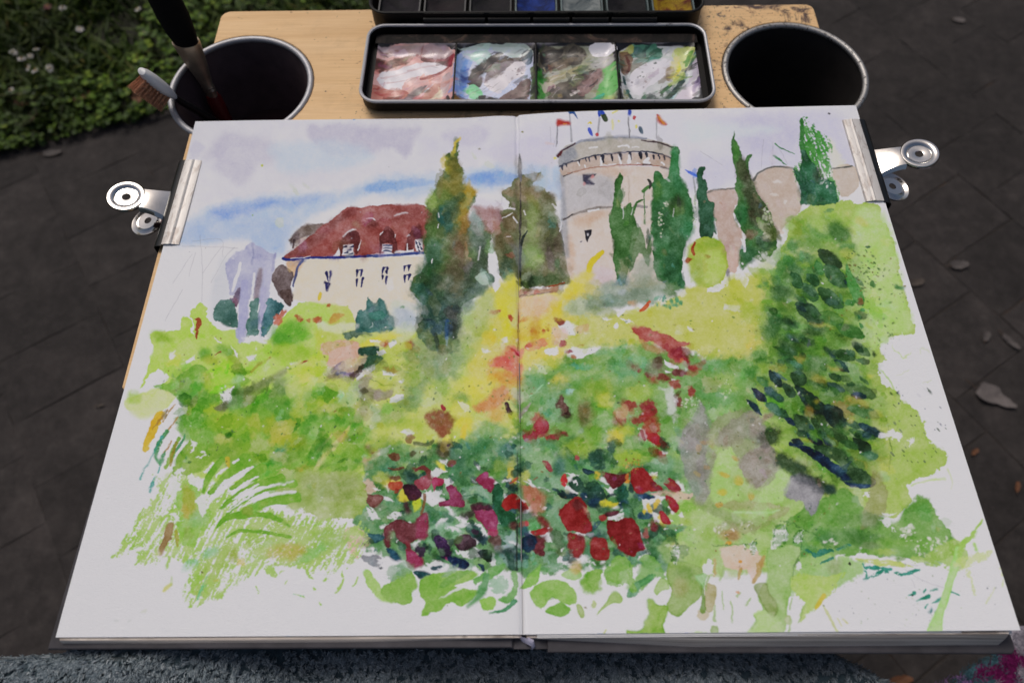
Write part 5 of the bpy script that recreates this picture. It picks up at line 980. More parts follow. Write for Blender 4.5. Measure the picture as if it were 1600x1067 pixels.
for q in ['696,746 708,743 712,754 700,760', '745,722 755,728 756,736 748,732', '742,742 752,748 772,745 786,755 776,760 760,752 746,750', '724,763 734,767 726,770', '712,804 720,804 735,815 752,820 766,830 764,842 752,848 740,838 748,830 725,820', '784,826 800,824 808,828 800,834 786,832', '808,808 818,806 812,812', '790,772 798,770 796,780', '842,760 858,764 872,768 862,770', '885,770 890,758 905,765 908,772 895,772', '884,740 900,738 912,738 900,746', '850,820 866,824 872,840 862,845 848,834', '842,804 850,806 846,812', '896,830 914,832 930,828 940,832 920,845 914,850 906,838', '950,760 958,776 966,774 956,764', '918,782 928,782 924,788', '1003,775 1015,772 1030,774 1040,778 1036,800 1052,815 1030,818 1010,800', '955,806 975,802 988,808 970,812 958,815', '1050,780 1060,796 1050,806 1044,790', '650,772 668,762 684,775 690,790 672,785', '660,770 690,760 700,770 682,782', '640,850 655,845 668,832 672,838 660,846 650,858', '668,876 690,870 700,880 690,890 670,884', '716,862 745,852 762,862 750,872 730,870', '690,805 706,806 700,815 690,812', '604,757 622,738 618,748 606,768', '690,712 705,716 702,726 690,722', '668,735 690,725 704,733 690,742 672,740', '1020,735 1034,738 1030,744 1014,740', '575,790 590,800 600,808 578,808', '870,880 880,872 920,865 928,880 900,884', '756,765 770,780 766,770', '998,850 1010,845 1022,862 1010,880 1004,862', '770,862 778,862 776,885 768,880', '602,872 640,874 625,890 600,888']:
    lift(q, r=3, a=.9)
w('6C9578', '660,790 690,795 715,800 712,815 690,830 670,822', soft=2.5, r=4, a=.8); w('8FB394', '690,812 715,815 728,830 700,850 672,850 672,826', soft=2.5, r=4, a=.8); w('5F8A70', '672,798 700,800 712,806 700,815 680,812', r=3, a=.8); w('7FA485', '726,760 755,758 775,770 776,782 752,782 730,776', soft=2, r=3, a=.85, v=.3); k('4F7A66', '728,772,2 748,771,3 762,778,4', a=.6)
w('2F6C4B', '773,760 782,755 790,765 788,780 798,795 808,803 806,818 786,822 776,806 775,785', r=3, v=.3); w('8FA9A0', '778,836 808,830 812,882 800,884 788,870 775,855', r=2.5, soft=1.5, v=.2); w('7FA37F', '862,792 890,782 900,825 885,850 870,838 855,815', soft=3, r=3, a=.8, v=.3); w('5F7A58', '866,825 882,830 890,850 880,856 866,840', soft=2, a=.8); w('7F9F86', '848,860 870,862 880,878 862,880 850,872', soft=1.5, a=.8)
k('3F5A50', '700,815,8 712,820,14 705,840,4', soft=2, a=.0)
w('395F4A', '895,748 905,742 915,750 920,764 905,768 895,758', r=2.5, v=.35); w('1F3E3F', '872,767 890,766 907,771 895,779 880,776', r=2); w('2F5648', '914,766 935,757 953,770 946,788 926,791 912,778', r=3, soft=1.5, v=.35); b('294E6C', 915, 774, 6, 5, a=.7); b('25466A', 935, 784, 10, 8, a=.75); w('213F4A', '914,732 925,733 934,739 928,743 916,739', r=1.5); b('2D564C', 940, 731, 10, 4, 0, a=.8, soft=2); b('2F5A4B', 938, 714, 13, 11, -20, a=.9, soft=3, r=5); b('2A5142', 960, 697, 8, 14, 20, a=.9, soft=3, r=5); b('507C72', 877, 728, 10, 14, 20, a=.75, soft=5); k('2A4A50', '955,775,5 975,770,3', a=.8); w('3F7560', '963,760 980,755 985,775 990,800 975,798 968,780', r=3, soft=2, v=.4); b('27496A', 978, 790, 7, 8, a=.7); k('264A66', '1002,771,5 1012,775,8 1025,778,4', r=2.5); b('2A4F6A', 1010, 806, 12, 5, 0, a=.9, soft=1.5, r=2.5); b('3A6A60', 1012, 803, 7, 5, a=.5); b('4A7F48', 995, 785, 9, 9, a=.7); k('7FA88A', '672,812,4 655,824,5', a=.8); b('5C8C80', 1060, 825, 16, 6, a=.5); w('5F9A68', '1022,825 1060,826 1070,822 1072,828 1050,840 1030,850', soft=2, r=3, a=.8, v=.3); w('4E8A58', '1024,868 1050,866 1075,880 1060,890 1035,895 1022,885', soft=3, r=3, a=.75)
b('7FA079', 920, 842, 6, 5, a=.9, soft=1); w('86AA90', '930,815 950,820 955,840 948,835 936,838', soft=2, a=.8); w('6C9478', '915,850 928,852 934,870 922,870', soft=2, a=.8); b('C8C070', 700, 848, 10, 5, a=.5)
rgl = np.random.default_rng(78); GD = ['3F7452', '2F5E4A', '4F8458', '35685A', '5F8F5C', '2A5448', '3A6A40', '27484F']
for i in range(170):
    x_, y_ = rgl.uniform(575, 1070), rgl.uniform(690, 880)
    if rgl.random() < .45 and y_ < 740: continue
    z_ = rgl.uniform(3.5, 11); b(GD[int(rgl.integers(8))], x_, y_, z_ * rgl.uniform(1, 1.9), z_ * .75, rgl.uniform(-60, 70), a=rgl.uniform(.5, .92), soft=rgl.uniform(.8, 3), r=4, v=.45, e=.15)
for i in range(60):
    x_, y_ = rgl.uniform(580, 1070), rgl.uniform(745, 885); z_ = rgl.uniform(2, 6); b('', x_, y_, z_ * rgl.uniform(1, 2.4), z_ * .7, rgl.uniform(-40, 50), a=.9, soft=.8, r=4, mode='l')
# yellow bits
each(b, [('DACB28', 950, 788, 10, 5, -5), ('C9BE3A', 964, 788, 6, 4, 0), ('D3BB2A', 1018, 795, 4, 8, -20), ('CFB42E', 1028, 788, 4, 10, 20), ('D6BE34', 1012, 798, 3, 5, 0), ('D2BA3A', 1037, 812, 3, 10, -15), ('D8C53A', 1022, 745, 4, 3, 0), ('DB9A35', 984, 750, 5, 4, 0), ('C8B43A', 937, 742, 5, 6, 0), ('CFC24E', 615, 752, 14, 6, -20), ('D2C848', 634, 772, 10, 12, 40), ('C2CC3C', 655, 785, 8, 10, 0), ('D3CB4C', 690, 724, 10, 5, 45), ('D5CC50', 700, 690, 7, 14, 20), ('D2C24A', 727, 672, 6, 12, 20), ('D0B02E', 1056, 854, 4, 4, 0)], a=.88, soft=2, r=3)
lift('990,747 998,748 998,756 988,756', r=1, a=.6)
# reds
w('A4332F', '799,769 812,772 828,786 828,795 812,792 793,796 790,784', r=2, v=.25); w('6F2F36', '812,780 828,788 827,797 815,797', soft=2, a=.8); lift('814,770 828,782 824,784', r=1, a=.8); w('B77C62', '820,757 840,760 856,774 851,799 838,802 826,782', soft=2.5, r=3, a=.85, v=.2); b('6A7478', 825, 803, 14, 7, a=.6)
w('962A2C', '902,776 912,778 920,788 921,806 931,825 922,832 896,829 888,825 879,803 887,788', r=2.2, v=.28, e=.2); w('63302F', '898,782 912,781 918,792 908,800 900,792', soft=2, a=.75); b('87302E', 920, 822, 8, 8, a=.5); w('C2A090', '917,788 924,796 920,801', soft=1, a=.8)
w('A23032', '833,829 850,826 858,824 862,831 842,836', r=2); k('8A4440', '848,808,8 856,818,11 862,826,8', soft=1.5, r=2.5); b('93504C', 822, 817, 7, 5, a=.8); b('C04A55', 826, 816, 4, 4, a=.7); b('7A4048', 806, 820, 9, 7, a=.8, soft=3); w('6C2F34', '829,838 857,836 856,858 850,868 838,860', r=3, soft=2, v=.3); w('8C2B2C', '892,834 904,832 918,838 920,850 914,866 904,872 895,860', r=2.2, v=.3); b('6F2A30', 912, 838, 6, 5, a=.7); w('9A302F', '878,822 900,834 898,842 884,836', r=2, a=.0)
w('94302F', '929,841 941,838 951,842 957,861 954,875 941,875 930,868 925,852', r=1.8, v=.25, e=.2); w('8E262C', '955,812 972,812 988,809 999,820 1010,850 1012,858 1000,862 996,869 980,865 965,850 954,830', r=2.2, v=.25, e=.2); b('7E2228', 990, 850, 12, 10, a=.4); b('A02F38', 948, 806, 6, 6, 0, a=.9, soft=1.5); b('8F2A34', 925, 822, 6, 8, a=.85, soft=1.5); b('7F2A30', 923, 806, 4, 7, a=.6)
w('9A2C30', '989,734 1000,731 1010,733 1025,750 1040,766 1018,767 1003,771 992,760 988,745', r=2, v=.25); w('782F3C', '1018,752 1030,757 1040,766 1026,766', soft=1.5, a=.85); spat(['D0904A', 'C8A85A', '8A5A35'], 992, 726, 16, 10, 50, .6, 1.5); w('762A34', '944,738 967,740 986,743 976,756 962,764 955,757 949,748', r=1.8, v=.3); b('D0803A', 985, 747, 4, 5, a=.7); w('963A46', '1041,756 1051,748 1066,760 1066,770 1054,767', r=1.8, v=.25)
w('D3B2A4', '1020,772 1045,768 1072,772 1085,770 1080,780 1060,785 1062,796 1050,775 1025,776', r=3, soft=1.5, a=.8); w('A53A44', '1043,775 1055,778 1065,792 1061,803 1052,795', r=1.6); w('A6303C', '1036,799 1043,803 1052,818 1041,818 1035,808', r=1.5); b('8A3444', 1026, 823, 5.5, 8, 0, a=.9, soft=1.5); b('A25C56', 1014, 834, 4, 7, -15, a=.85, soft=1.5); w('5C2A34', '950,800 965,797 972,800 962,806 952,806', r=1.5)
w('9A4A50', '852,718 860,719 868,730 864,737 856,729', soft=1.6, r=2); b('B2606A', 904, 716, 4, 4, a=.85, soft=1); w('BA363A', '880,744 888,740 892,752 888,760 882,752', r=2); k('B8504A', '801,753,2 814,744,3', a=.8); k('9A6A50', '838,748,2 843,744,2', a=.7)
# magentas and plums
w('96385C', '746,745 757,736 764,735 766,744 775,748 772,766 762,764 750,752', r=2.5, v=.25); w('8C3659', '699,760 704,756 712,757 728,775 729,790 710,788 692,789 690,783 706,776', r=2, v=.25); w('953A60', '739,788 765,788 776,798 783,812 780,826 766,824 748,806', r=2.2, v=.25); w('4D2838', '738,787 755,784 772,788 768,796 745,796', soft=2, a=.85); b('4F3A44', 735, 800, 12, 6, -15, a=.8, soft=3); b('B04A72', 775, 831, 10, 6, a=.85, soft=2); w('6D4A48', '768,838 787,836 786,858 772,856', soft=2.5, a=.85, r=3)
w('5C2E48', '634,755 648,754 662,769 652,780 640,778 633,766', r=1.8, v=.4); w('774840', '571,772 585,769 603,772 592,789 580,789', r=2); w('B2593E', '610,751 630,749 631,760 621,763 610,760', r=1.6); b('6C4036', 619, 743, 8, 5, a=.85, soft=1.5); b('A04A38', 622, 766, 4, 5, a=.85, soft=1.2); b('58303A', 638, 790, 6, 9, -20, a=.9, soft=1.5, r=3)
w('794046', '602,829 610,817 629,809 645,815 652,812 662,800 672,802 670,834 655,838 640,848 623,840 617,829 613,851 605,849', r=2, v=.22, e=.2); w('9E4564', '655,815 664,800 672,802 671,834 656,838', soft=3, a=.7); b('8FA880', 614, 834, 4, 6, a=.8, soft=1.5); w('9F4366', '638,856 648,858 663,871 662,884 642,887 638,872', r=2, v=.25); k('8A4048', '640,846,7 641,856,8', r=1.5); k('8F6A40', '667,770,5 666,785,4 661,800,4', a=.85)
w('A05560', '648,752 660,744 674,740 677,752 668,762 655,758', soft=1.5, r=2.5); w('AE4A6C', '677,744 696,746 694,756 684,756 680,766', r=2); k('8C5550', '652,732,4 662,728,6 672,735,7 676,745,5', r=2); b('94605A', 710, 720, 9, 6, 0, a=.85, soft=1.5, r=3); b('7F4A3A', 618, 711, 10, 6, -5, a=.85, soft=2, r=3); b('8A6048', 644, 682, 7, 7, 0, a=.7, soft=2); k('7F523F', '609,729,2 620,731,4 632,727,4', a=.85); k('8A5A40', '576,695,8 584,704,4', soft=2, a=.7); b('6F5A50', 695, 700, 12, 14, a=.7, soft=5); k('5F4A50', '703,692,5 706,690,3')
k('55604A', '650,690,5 672,690,6 680,684,4', soft=2, a=.7); b('604A30', 648, 707, 5, 4, a=.7)
w('482D56', '681,837 691,835 706,850 709,864 701,872 691,866 684,850', r=1.8, v=.35); b('A04575', 703, 869, 5, 3, a=.8); b('3E2944', 660, 857, 9, 8, 0, a=.95, soft=2, r=6); b('7FA07F', 692, 862, 5, 8, -30, a=.5); w('57404A', '717,835 736,833 749,846 738,855 721,856 713,842', r=2, v=.3); b('5C7C48', 719, 842, 6, 7, a=.7); b('4E3A4E', 747, 828, 7, 5, 20, a=.9, soft=1.2); w('1E3E60', '702,872 710,868 729,872 737,880 729,887 714,884', r=1.5, v=.4); w('2F4B3A', '749,861 759,855 772,859 773,872 768,878 760,872', r=2, v=.35); k('2E5060', '752,880,3 758,884,6 760,890,4'); b('2E5A60', 684, 887, 8, 4, 10, a=.9, soft=1); b('2E5A60', 691, 881, 5, 2.6, -10, a=.85, soft=1)
w('2A5B60', '574,832 599,833 604,839 595,843 589,847 584,842', r=1.5, v=.35); w('225568', '606,856 616,855 629,869 627,875 616,873', r=1.5, v=.4); w('2A6062', '649,892 662,890 677,896 672,899 659,902', r=1.5); each(b, [('2F4A4A', 599, 885, 3, 1.6), ('5A7F70', 590, 860, 3, 2), ('2A4038', 571, 849, 3, 1.8)], a=.9, soft=.7)
b('3E6F78', 823, 828, 10, 9, a=.85, soft=3); w('1F4058', '820,838 835,834 842,845 840,858 824,860', r=3, soft=2, v=.4); b('20485A', 820, 868, 10, 8, a=.85, soft=3); b('6F9E8A', 822, 880, 11, 7, a=.8, soft=2); b('2F2A3F', 834, 846, 5, 8, a=.6); b('343456', 826, 834, 5, 4, a=.6); k('34403A', '812.5,820,4 812.5,850,3 812,890,3', r=1.5, a=.75)

# --- right bush
each(b, [('8FB04E', 1260, 360, 30, 24), ('9DBE58', 1300, 350, 26, 14), ('86AC48', 1225, 400, 20, 18), ('A4BA4A', 1200, 430, 14, 20), ('7FA84E', 1270, 420, 30, 14), ('9BB44A', 1230, 480, 40, 14), ('86A84A', 1260, 520, 40, 16), ('6F9A48', 1240, 560, 34, 20), ('7FA855', 1270, 580, 34, 18), ('6E9A50', 1200, 600, 24, 14), ('B4BE58', 1300, 600, 24, 10), ('6C9048', 1300, 620, 30, 12), ('6A9650', 1230, 640, 36, 20), ('7A9A48', 1320, 690, 40, 22), ('5F8A48', 1280, 690, 34, 20), ('A3B85A', 1215, 505, 12, 12), ('C0BE58', 1180, 520, 14, 16), ('BFA048', 1215, 575, 10, 6), ('B8C04E', 1150, 470, 20, 20), ('A2B840', 1175, 490, 18, 16), ('BFC454', 1150, 445, 16, 14), ('5F8F50', 1285, 365, 30, 10)], a=.6, r=7)
w('6F9A4A', '1200,470 1225,410 1250,370 1275,345 1310,350 1335,380 1345,430 1352,500 1362,560 1378,620 1385,680 1378,720 1360,752 1320,768 1270,750 1235,700 1205,640 1185,580', soft=16, a=.5, e=0, r=9, v=.5)
w('4E8436', '1212,440 1250,400 1300,420 1325,470 1330,540 1345,620 1368,690 1355,740 1310,750 1265,700 1240,640 1215,560 1200,500', soft=16, a=.5, e=0, r=10, v=.6)
S.dabs(300, 1190, 1385, 345, 750, 3, 10, 35, 15, 1.8, 5, a=.6, dark=1.7, soft=1.4)
b('A8C070', 1283, 354, 20, 10, 30, a=.85, soft=4); b('4A7A42', 1310, 366, 20, 13, 25, a=.8, soft=5); b('9CBC6A', 1235, 357, 8, 7, a=.7)
each(b, [('3F8245', 1240, 385, 11, 10), ('3E8848', 1232, 412, 9, 10), ('4A8C48', 1220, 422, 9, 12), ('35653A', 1225, 456, 18, 15), ('4F9048', 1192, 447, 7, 7), ('599050', 1325, 388, 11, 8), ('5C8C5C', 1294, 331, 8, 4), ('3E7842', 1258, 404, 14, 9), ('6F9A4C', 1265, 385, 20, 8), ('447A44', 1212, 440, 9, 7), ('386A3A', 1210, 505, 12, 20), ('3F6E40', 1228, 505, 20, 7), ('335F40', 1232, 545, 15, 20), ('4E8A46', 1187, 556, 11, 12), ('5C9650', 1176, 582, 10, 9), ('48683E', 1275, 520, 20, 8), ('56783F', 1255, 540, 22, 10), ('5E8450', 1280, 570, 20, 12), ('4C7A44', 1205, 520, 12, 14), ('4A7440', 1275, 600, 14, 7), ('3E7244', 1240, 425, 12, 12), ('4A8448', 1270, 428, 12, 8)], a=.72, r=5)
LV = '1281,394,1313,419,14,3A5A3E 1289,419,1322,448,16,3F6944 1276,411,1285,430,9,4F8A4C 1264,432,1279,447,10,3A6A44 1281,454,1317,481,15,3E6840 1248,477,1285,505,17,34583C 1285,490,1317,507,14,6A9450 1309,512,1349,526,14,598A4A 1336,539,1357,557,10,4E7044 1304,550,1338,563,10,4A7044 1294,546,1308,560,5,2A4F58 1307,565,1326,581,9,2E5550 1240,585,1259,600,14,3F6042 1205,582,1223,604,10,24474F 1227,602,1242,619,10,3A5A42 1199,606,1212,620,10,35585A 1178,610,1198,629,9,2A2F50 1169,626,1193,650,6,22445C 1210,614,1226,628,8,3C6456 1248,608,1300,660,17,1F3A38 1294,636,1318,666,20,22403C 1296,600,1319,612,9,3A5A50 1322,604,1368,621,15,5A7A4A 1332,618,1354,622,8,2A5058 1328,638,1373,652,12,55804C 1323,662,1345,667,8,3A5F44 1345,664,1382,683,9,284F5E 1330,674,1369,687,9,45703F 1227,653,1244,666,6,25486C 1245,650,1265,676,14,3A5A3A 1264,681,1286,696,8,1A3050 1239,687,1257,696,7,1F3A58 1288,687,1302,696,7,244552 1336,687,1358,705,12,2F4F3C 1347,711,1372,714,9,4A7A58 1256,446,1276,470,12,3C6A40 1238,430,1252,450,12,3A6C42 1260,620,1280,640,9,4A6A44 1270,655,1296,676,12,40603C 1300,672,1325,690,12,4A6A40 1275,700,1302,714,12,3C5C3C 1300,702,1326,722,14,42623C 1318,690,1340,700,8,4A7444 1312,722,1340,736,12,4C6C44 1186,590,1200,604,8,5A8A54 1214,640,1232,652,10,3F6A4C 1200,632,1220,648,10,47745A 1310,588,1330,596,7,5C7C46 1278,650,1292,666,8,547040'
for q in LV.split():
    a_ = q.split(','); c_ = [float(z) for z in a_[:5]]; leaf(a_[5], c_[0], c_[1], c_[2], c_[3], c_[4] * 1.5, soft=1.3, r=1.8, v=.4, a=.92)
rgl = np.random.default_rng(77); GL = ['3F6A38', '35603A', '4A7A3C', '3A6444', '2A4F5A', '558440', '335A48', '4A7A38']
for i in range(84):
    x_, y_ = rgl.uniform(1200, 1375), rgl.uniform(420, 745)
    if x_ > 1330 + (y_ - 420) * .13 or x_ < 1205 + max(0, y_ - 560) * .22: continue
    L_ = rgl.uniform(10, 26); t_ = math.radians(38 + rgl.normal(0, 9)); leaf(GL[int(rgl.integers(8))], x_, y_, x_ + L_ * math.cos(t_), y_ + L_ * .8 * math.sin(t_), rgl.uniform(6, 13), soft=rgl.uniform(.9, 3), r=2, v=.5, a=rgl.uniform(.55, .9))
k('5E9A52', '1324,415,3 1328,435,12 1336,455,17 1343,470,14 1348,479,3', r=1.5, v=.3); b('8A5838', 1344, 472, 5, 7, -20, a=.75, soft=2.5)
each(b, [('C8A63E', 1306, 577, 9, 4, 20), ('C0B458', 1281, 594, 13, 7, 20), ('C8A640', 1341, 629, 20, 6, 15), ('C0A648', 1266, 644, 8, 9, 0), ('D6D23A', 1360, 588, 4, 4, 0), ('C9C040', 1278, 628, 5, 3, 0), ('CDC23C', 1262, 690, 8, 3, 20), ('C4B85C', 1255, 560, 8, 5, 0), ('BFB850', 1370, 650, 10, 8, 0), ('C9BE4C', 1330, 656, 6, 5, 0), ('CFC86A', 1285, 510, 14, 3, 10), ('C2C45A', 1325, 400, 12, 8, 0), ('C5B84C', 1345, 350, 12, 6, 30)], a=.38, soft=3)
w('32503C', '1212,708 1225,706 1250,724 1280,745 1305,762 1308,772 1295,774 1262,760 1235,742 1215,726', soft=5, r=4, a=.88, v=.3); b('2C442F', 1203, 682, 19, 16, 0, a=.88, soft=6, r=5); b('9A8A7C', 1184, 668, 10, 16, 20, a=.7); b('9A8878', 1200, 652, 10, 6, -30, a=.8, soft=3); b('30524E', 1300, 765, 9, 8, a=.7)
w('3A5A36', '1316,736 1340,732 1362,742 1370,756 1350,762 1330,754', r=2, soft=1.4, v=.3); k('17334F', '1237,694,5 1262,704,9 1284,716,14 1303,732,14 1318,744,12 1332,756,9 1349,761,9 1362,759,7 1370,755,2', r=2.5, v=.4, soft=1); k('214A55', '1320,734,10 1312,740,12 1330,724,3', r=2, a=.6); leaf('4A6A40', 1318, 752, 1362, 756, 6, a=.6)
w('97936A', '1366,738 1380,748 1387,768 1384,795 1366,818 1345,828 1350,800 1358,775', soft=1.5, r=3, a=.6, d=.12); lift('1330,765 1342,762 1348,778 1354,795 1344,790 1336,780', r=3, a=.25, soft=3)
spat(['3F6A2F', '4F7A40', '2F5A35', '6F6A35'], 1345, 425, 30, 34, 90, .6, 1.6, 30); spat(['4F7A40', '3F6038', '8A7A3F'], 1378, 480, 40, 80, 70, .5, 1.4); spat(['3F5A40', '2F4560', '3F6038'], 1430, 660, 50, 70, 46, .6, 1.8, 50, 2.5); spat(['4F7A40'], 1310, 440, 14, 24, 24, .8, 2.2)
each(b, [('37784A', 1341, 499, 5, 4.5), ('578A55', 1405, 451, 7, 4, 15), ('4F8248', 1364, 448, 3, 6, -25), ('3F6A48', 1356, 387, 5, 2, -10), ('3F8A48', 1347, 485, 4, 3), ('559050', 1328, 476, 8, 5), ('4A8A4C', 1346, 510, 3, 5, -30), ('2F4A38', 1367, 554, 2, 3), ('2F4A38', 1404, 616, 2, 3), ('3A5A48', 1382, 556, 2, 2)], a=.9, soft=1)
for q in ['1376,545 1400,530 1428,525 1440,560 1452,610 1430,640 1412,622 1395,600 1380,578 1390,566', '1372,575 1386,578 1404,600 1398,610 1380,594', '1373,680 1390,676 1413,684 1408,690 1395,688 1380,686', '1420,688 1427,682 1424,692 1419,697', '1452,690 1470,695 1474,708 1458,700', '1380,802 1396,801 1404,800 1400,806 1390,810', '1375,815 1390,812 1398,820 1382,822', '1418,820 1425,818 1424,830 1418,832', '1398,826 1404,828 1400,834', '1410,838 1420,836 1414,846', '1355,768 1362,766 1360,776 1352,778']:
    lift(q, r=4, a=.92)
k('A9C56A', '1376,580,2 1394,600,3 1405,622,2', a=.6, r=3); k('B9CC80', '1395,540,1.5 1412,560,2 1425,552,1', a=.5, r=4); k('BCCB8A', '1425,760,2 1450,752,3 1475,750,4', a=.6, d=.3); k('C3CE9A', '1480,735,3 1486,750,2 1485,765,1', a=.5)
for q in ['1452,552,1 1440,548,1 1436,556,1', '1400,590,1 1420,580,1', '1440,600,1 1455,595,1']: k('B9C48F', q, a=.5, r=3)
# --- lower right
each(b, [('4F7F42', 1350, 842, 30, 12, 10), ('5C8E48', 1310, 840, 24, 16), ('4E8848', 1290, 840, 16, 10), ('6F9A50', 1330, 815, 20, 10), ('8AB05A', 1400, 850, 34, 10), ('6CA048', 1430, 810, 18, 22), ('62A04A', 1445, 800, 10, 14), ('88B25C', 1455, 850, 22, 12), ('7A9F4A', 1408, 872, 10, 4), ('708A55', 1360, 850, 12, 6), ('A9BE68', 1385, 864, 18, 6), ('6E8A58', 1360, 812, 18, 14)], a=.65, r=5)
spat(['CFCBC6'], 1462, 856, 34, 18, 70, .8, 2.6); spat(['CFCBC6'], 1420, 834, 10, 14, 18, 1, 3)
w('A9C070', '1490,840 1510,860 1500,890 1470,886 1440,880 1420,876 1440,868', d=.45, da=20, a=.8, r=4); w('B9C65C', '1340,872 1400,878 1430,884 1400,886 1350,880', d=.4, a=.8)
w('9BBE72', '1245,870 1290,865 1340,872 1352,886 1330,905 1300,920 1270,915 1240,930 1238,900', soft=3, r=5, v=.2, a=.85); b('9AA07A', 1306, 884, 12, 14, 0, a=.5); w('AFC56C', '1240,900 1300,900 1320,895 1305,925 1275,950 1255,970 1250,965 1262,940 1245,930', d=.42, da=120, r=4, a=.9); k('C9BE5A', '1290,930,6 1280,945,7 1276,952,3', d=.3)
for q in ['1272,870,6 1290,862,8 1305,862,4', '1285,880,3 1300,872,6', '1262,860,3 1275,868,5', '1310,858,4 1330,852,4']: k('3F8A72', q, d=.35, da=-30, r=3)
for q in ['1355,886,5 1372,888,7 1392,889,4', '1350,906,2 1366,899,6 1386,891,5', '1400,893,3 1418,896,5 1436,889,4', '1352,880,2 1356,900,3']: k('3E9A86', q, d=.42, da=-15, r=3)
for q in ['1420,930,2 1430,926,5', '1434,939,1 1448,932,6 1452,930,2', '1455,941,1 1470,936,5 1476,930,2', '1444,924,2 1447,920,2', '1484,925,2 1498,929,2', '1455,925,1 1464,920,3', '1450,944,1 1446,948,2', '1462,956,2 1466,953,2']: k('3F9A84', q, d=.25, r=2)
b('2F7F7A', 1454, 952, 2.5, 4.5, 20, a=.9, soft=.8); b('2F4A3A', 1427, 928, 2, 1.6, a=.9, soft=.5); b('3A3F2F', 1327, 882, 2.6, 2.6, a=.9, soft=.6)
k('AFD08E', '1496,860,12 1491,885,12 1485,905,11 1476,935,12 1467,958,13 1460,985,24', r=1.2, v=.12, e=.35); k('A5C46A', '1498,868,8 1502,852,8 1515,838,6 1532,815,3', d=.4, da=-45, r=3); k('A6CA6A', '1520,850,5 1524,862,4', d=.4, a=.8)
for q in ['1500,880,18 1535,868,14 1545,862,6', '1512,893,6 1520,930,3', '1552,920,2 1540,942,2', '1560,890,5 1566,915,2']: k('C2CE90', q, d=.5, da=-40, r=3, a=.7)
k('C0C48E', '1288,945,2 1298,962,4 1311,986,3', a=.8); k('C6C68E', '1310,965,2 1316,977,1.5', a=.8); k('C4C27A', '1318,966,2 1326,973,2', a=.8); spat(['8FA080', '5F6A70', 'A8B88F'], 1420, 930, 140, 50, 60, .4, 1.0)
# drips at the bottom
w('9DB373', '1048,882 1059,876 1099,887 1101,910 1099,931 1089,940 1074,955 1065,962 1054,959 1046,947 1052,932 1054,921 1047,904', r=1.5, e=.55, v=.2); b('A8A070', 1068, 918, 12, 16, a=.45); b('7F9F5A', 1080, 895, 20, 10, a=.5)
w('98B65E', '1016,938 1024,936 1031,944 1048,947 1046,966 1041,976 1041,996 994,996 984,983 1001,985 1011,979 1011,970 1018,959', r=1.5, e=.6, v=.18); k('7FA048', '995,993,6 1020,994,5 1040,993,3', a=.6, soft=2)
w('ADC08C', '1035,904 1046,906 1050,919 1037,923 1031,930 1027,921', r=1, e=.5)
w('A4BD80', '1202,857 1252,854 1249,876 1241,895 1239,925 1232,951 1226,992 1170,993 1185,970 1181,959 1194,951 1188,932 1195,914 1202,905', r=1.8, e=.4, v=.18)
w('95A46A', '1180,916 1190,910 1200,911 1205,925 1217,945 1214,962 1203,958 1193,942 1186,930', r=1.2, e=.5, a=.8); w('BCD29C', '1181,958 1194,952 1212,965 1224,975 1225,993 1170,993 1186,972', soft=2, a=.7, e=.1)
w('B6B08E', '1106,914 1115,912 1123,918 1121,940 1116,955 1106,951', r=1.2, e=.3); b('C2B8A2', 1102, 960, 10, 8, a=.8, soft=1.2, e=.2); k('7F9F46', '1101,905,5 1102,930,6 1102,955,7', r=2, a=.85); w('9FC08C', '1090,900 1100,895 1110,890 1106,905 1104,918 1096,912', r=1.5, e=.4)
b('A4B486', 1121, 983, 6, 7, 0, a=.9, soft=1, e=.55); w('BED2A4', '1078,991 1095,986 1115,988 1124,993 1080,994', soft=2, a=.8)
w('D0B8AE', '1127,857 1145,853 1164,854 1194,870 1184,908 1172,900 1166,890 1150,888 1136,884', soft=2, r=4, d=.2, a=.85)
for q in ['1120,875,5 1118,898,4', '1195,872,7 1188,892,8 1178,912,4', '1160,890,5 1156,905,3']: k('B8A266', q, d=.3, r=3, a=.8)
for q in ['1128,905,4 1134,890,4', '1146,940,2 1147,970,2', '1120,945,2 1121,968,5', '1176,935,2 1170,945,3', '1131,925,2 1133,950,1.5', '1105,925,2 1112,900,3', '1155,930,3 1160,925,3', '1240,935,2 1235,952,3', '1238,968,3 1236,990,3', '1260,945,3 1252,972,2']: k('9FB878', q, d=.25, r=2, a=.75)
each(b, [('CB9530', 1161, 877, 3.4, 2.6), ('C9A03A', 1142, 848, 5, 3), ('C89A70', 1158, 926, 2, 2)], a=.95, soft=.8); b('AEBB8A', 1234, 967, 5.5, 7.5, 0, a=.9, soft=1, e=.5)
w('A9BD82', '961,925 970,924 978,934 974,941 962,941 950,950 937,961 948,946', r=1, e=.5); b('B6C090', 933, 944, 4.5, 6.5, -15, a=.9, soft=.9, e=.4); w('ABBA86', '905,945 912,944 918,953 919,962 914,965 908,955', r=1, e=.5); b('8F8A70', 920, 949, 1.8, 1.5); k('BFC488', '947,992,2 953,984,2.5', n=1)
w('84B060', '1005,872 1018,868 1034,880 1046,905 1030,902 1020,912 1002,925 985,920 1000,905', soft=2, r=4, a=.85); w('5E9A6A', '985,920 1000,908 1012,902 1026,895 1024,905 1008,918 998,930 985,935', d=.2, r=3, a=.8); k('6FA86A', '1003,914,3 1018,904,4 1027,897,3', a=.8)
w('88B258', '957,875 975,868 990,872 995,900 1000,920 990,924 985,905 970,912 955,908 948,895', r=4, soft=1.5, a=.85, d=.1); lift('972,895 985,890 986,905 975,906', r=3, a=.7); w('A6BC7C', '1040,845 1070,850 1100,870 1095,895 1075,880 1050,885 1035,865', soft=4, r=4, a=.6)
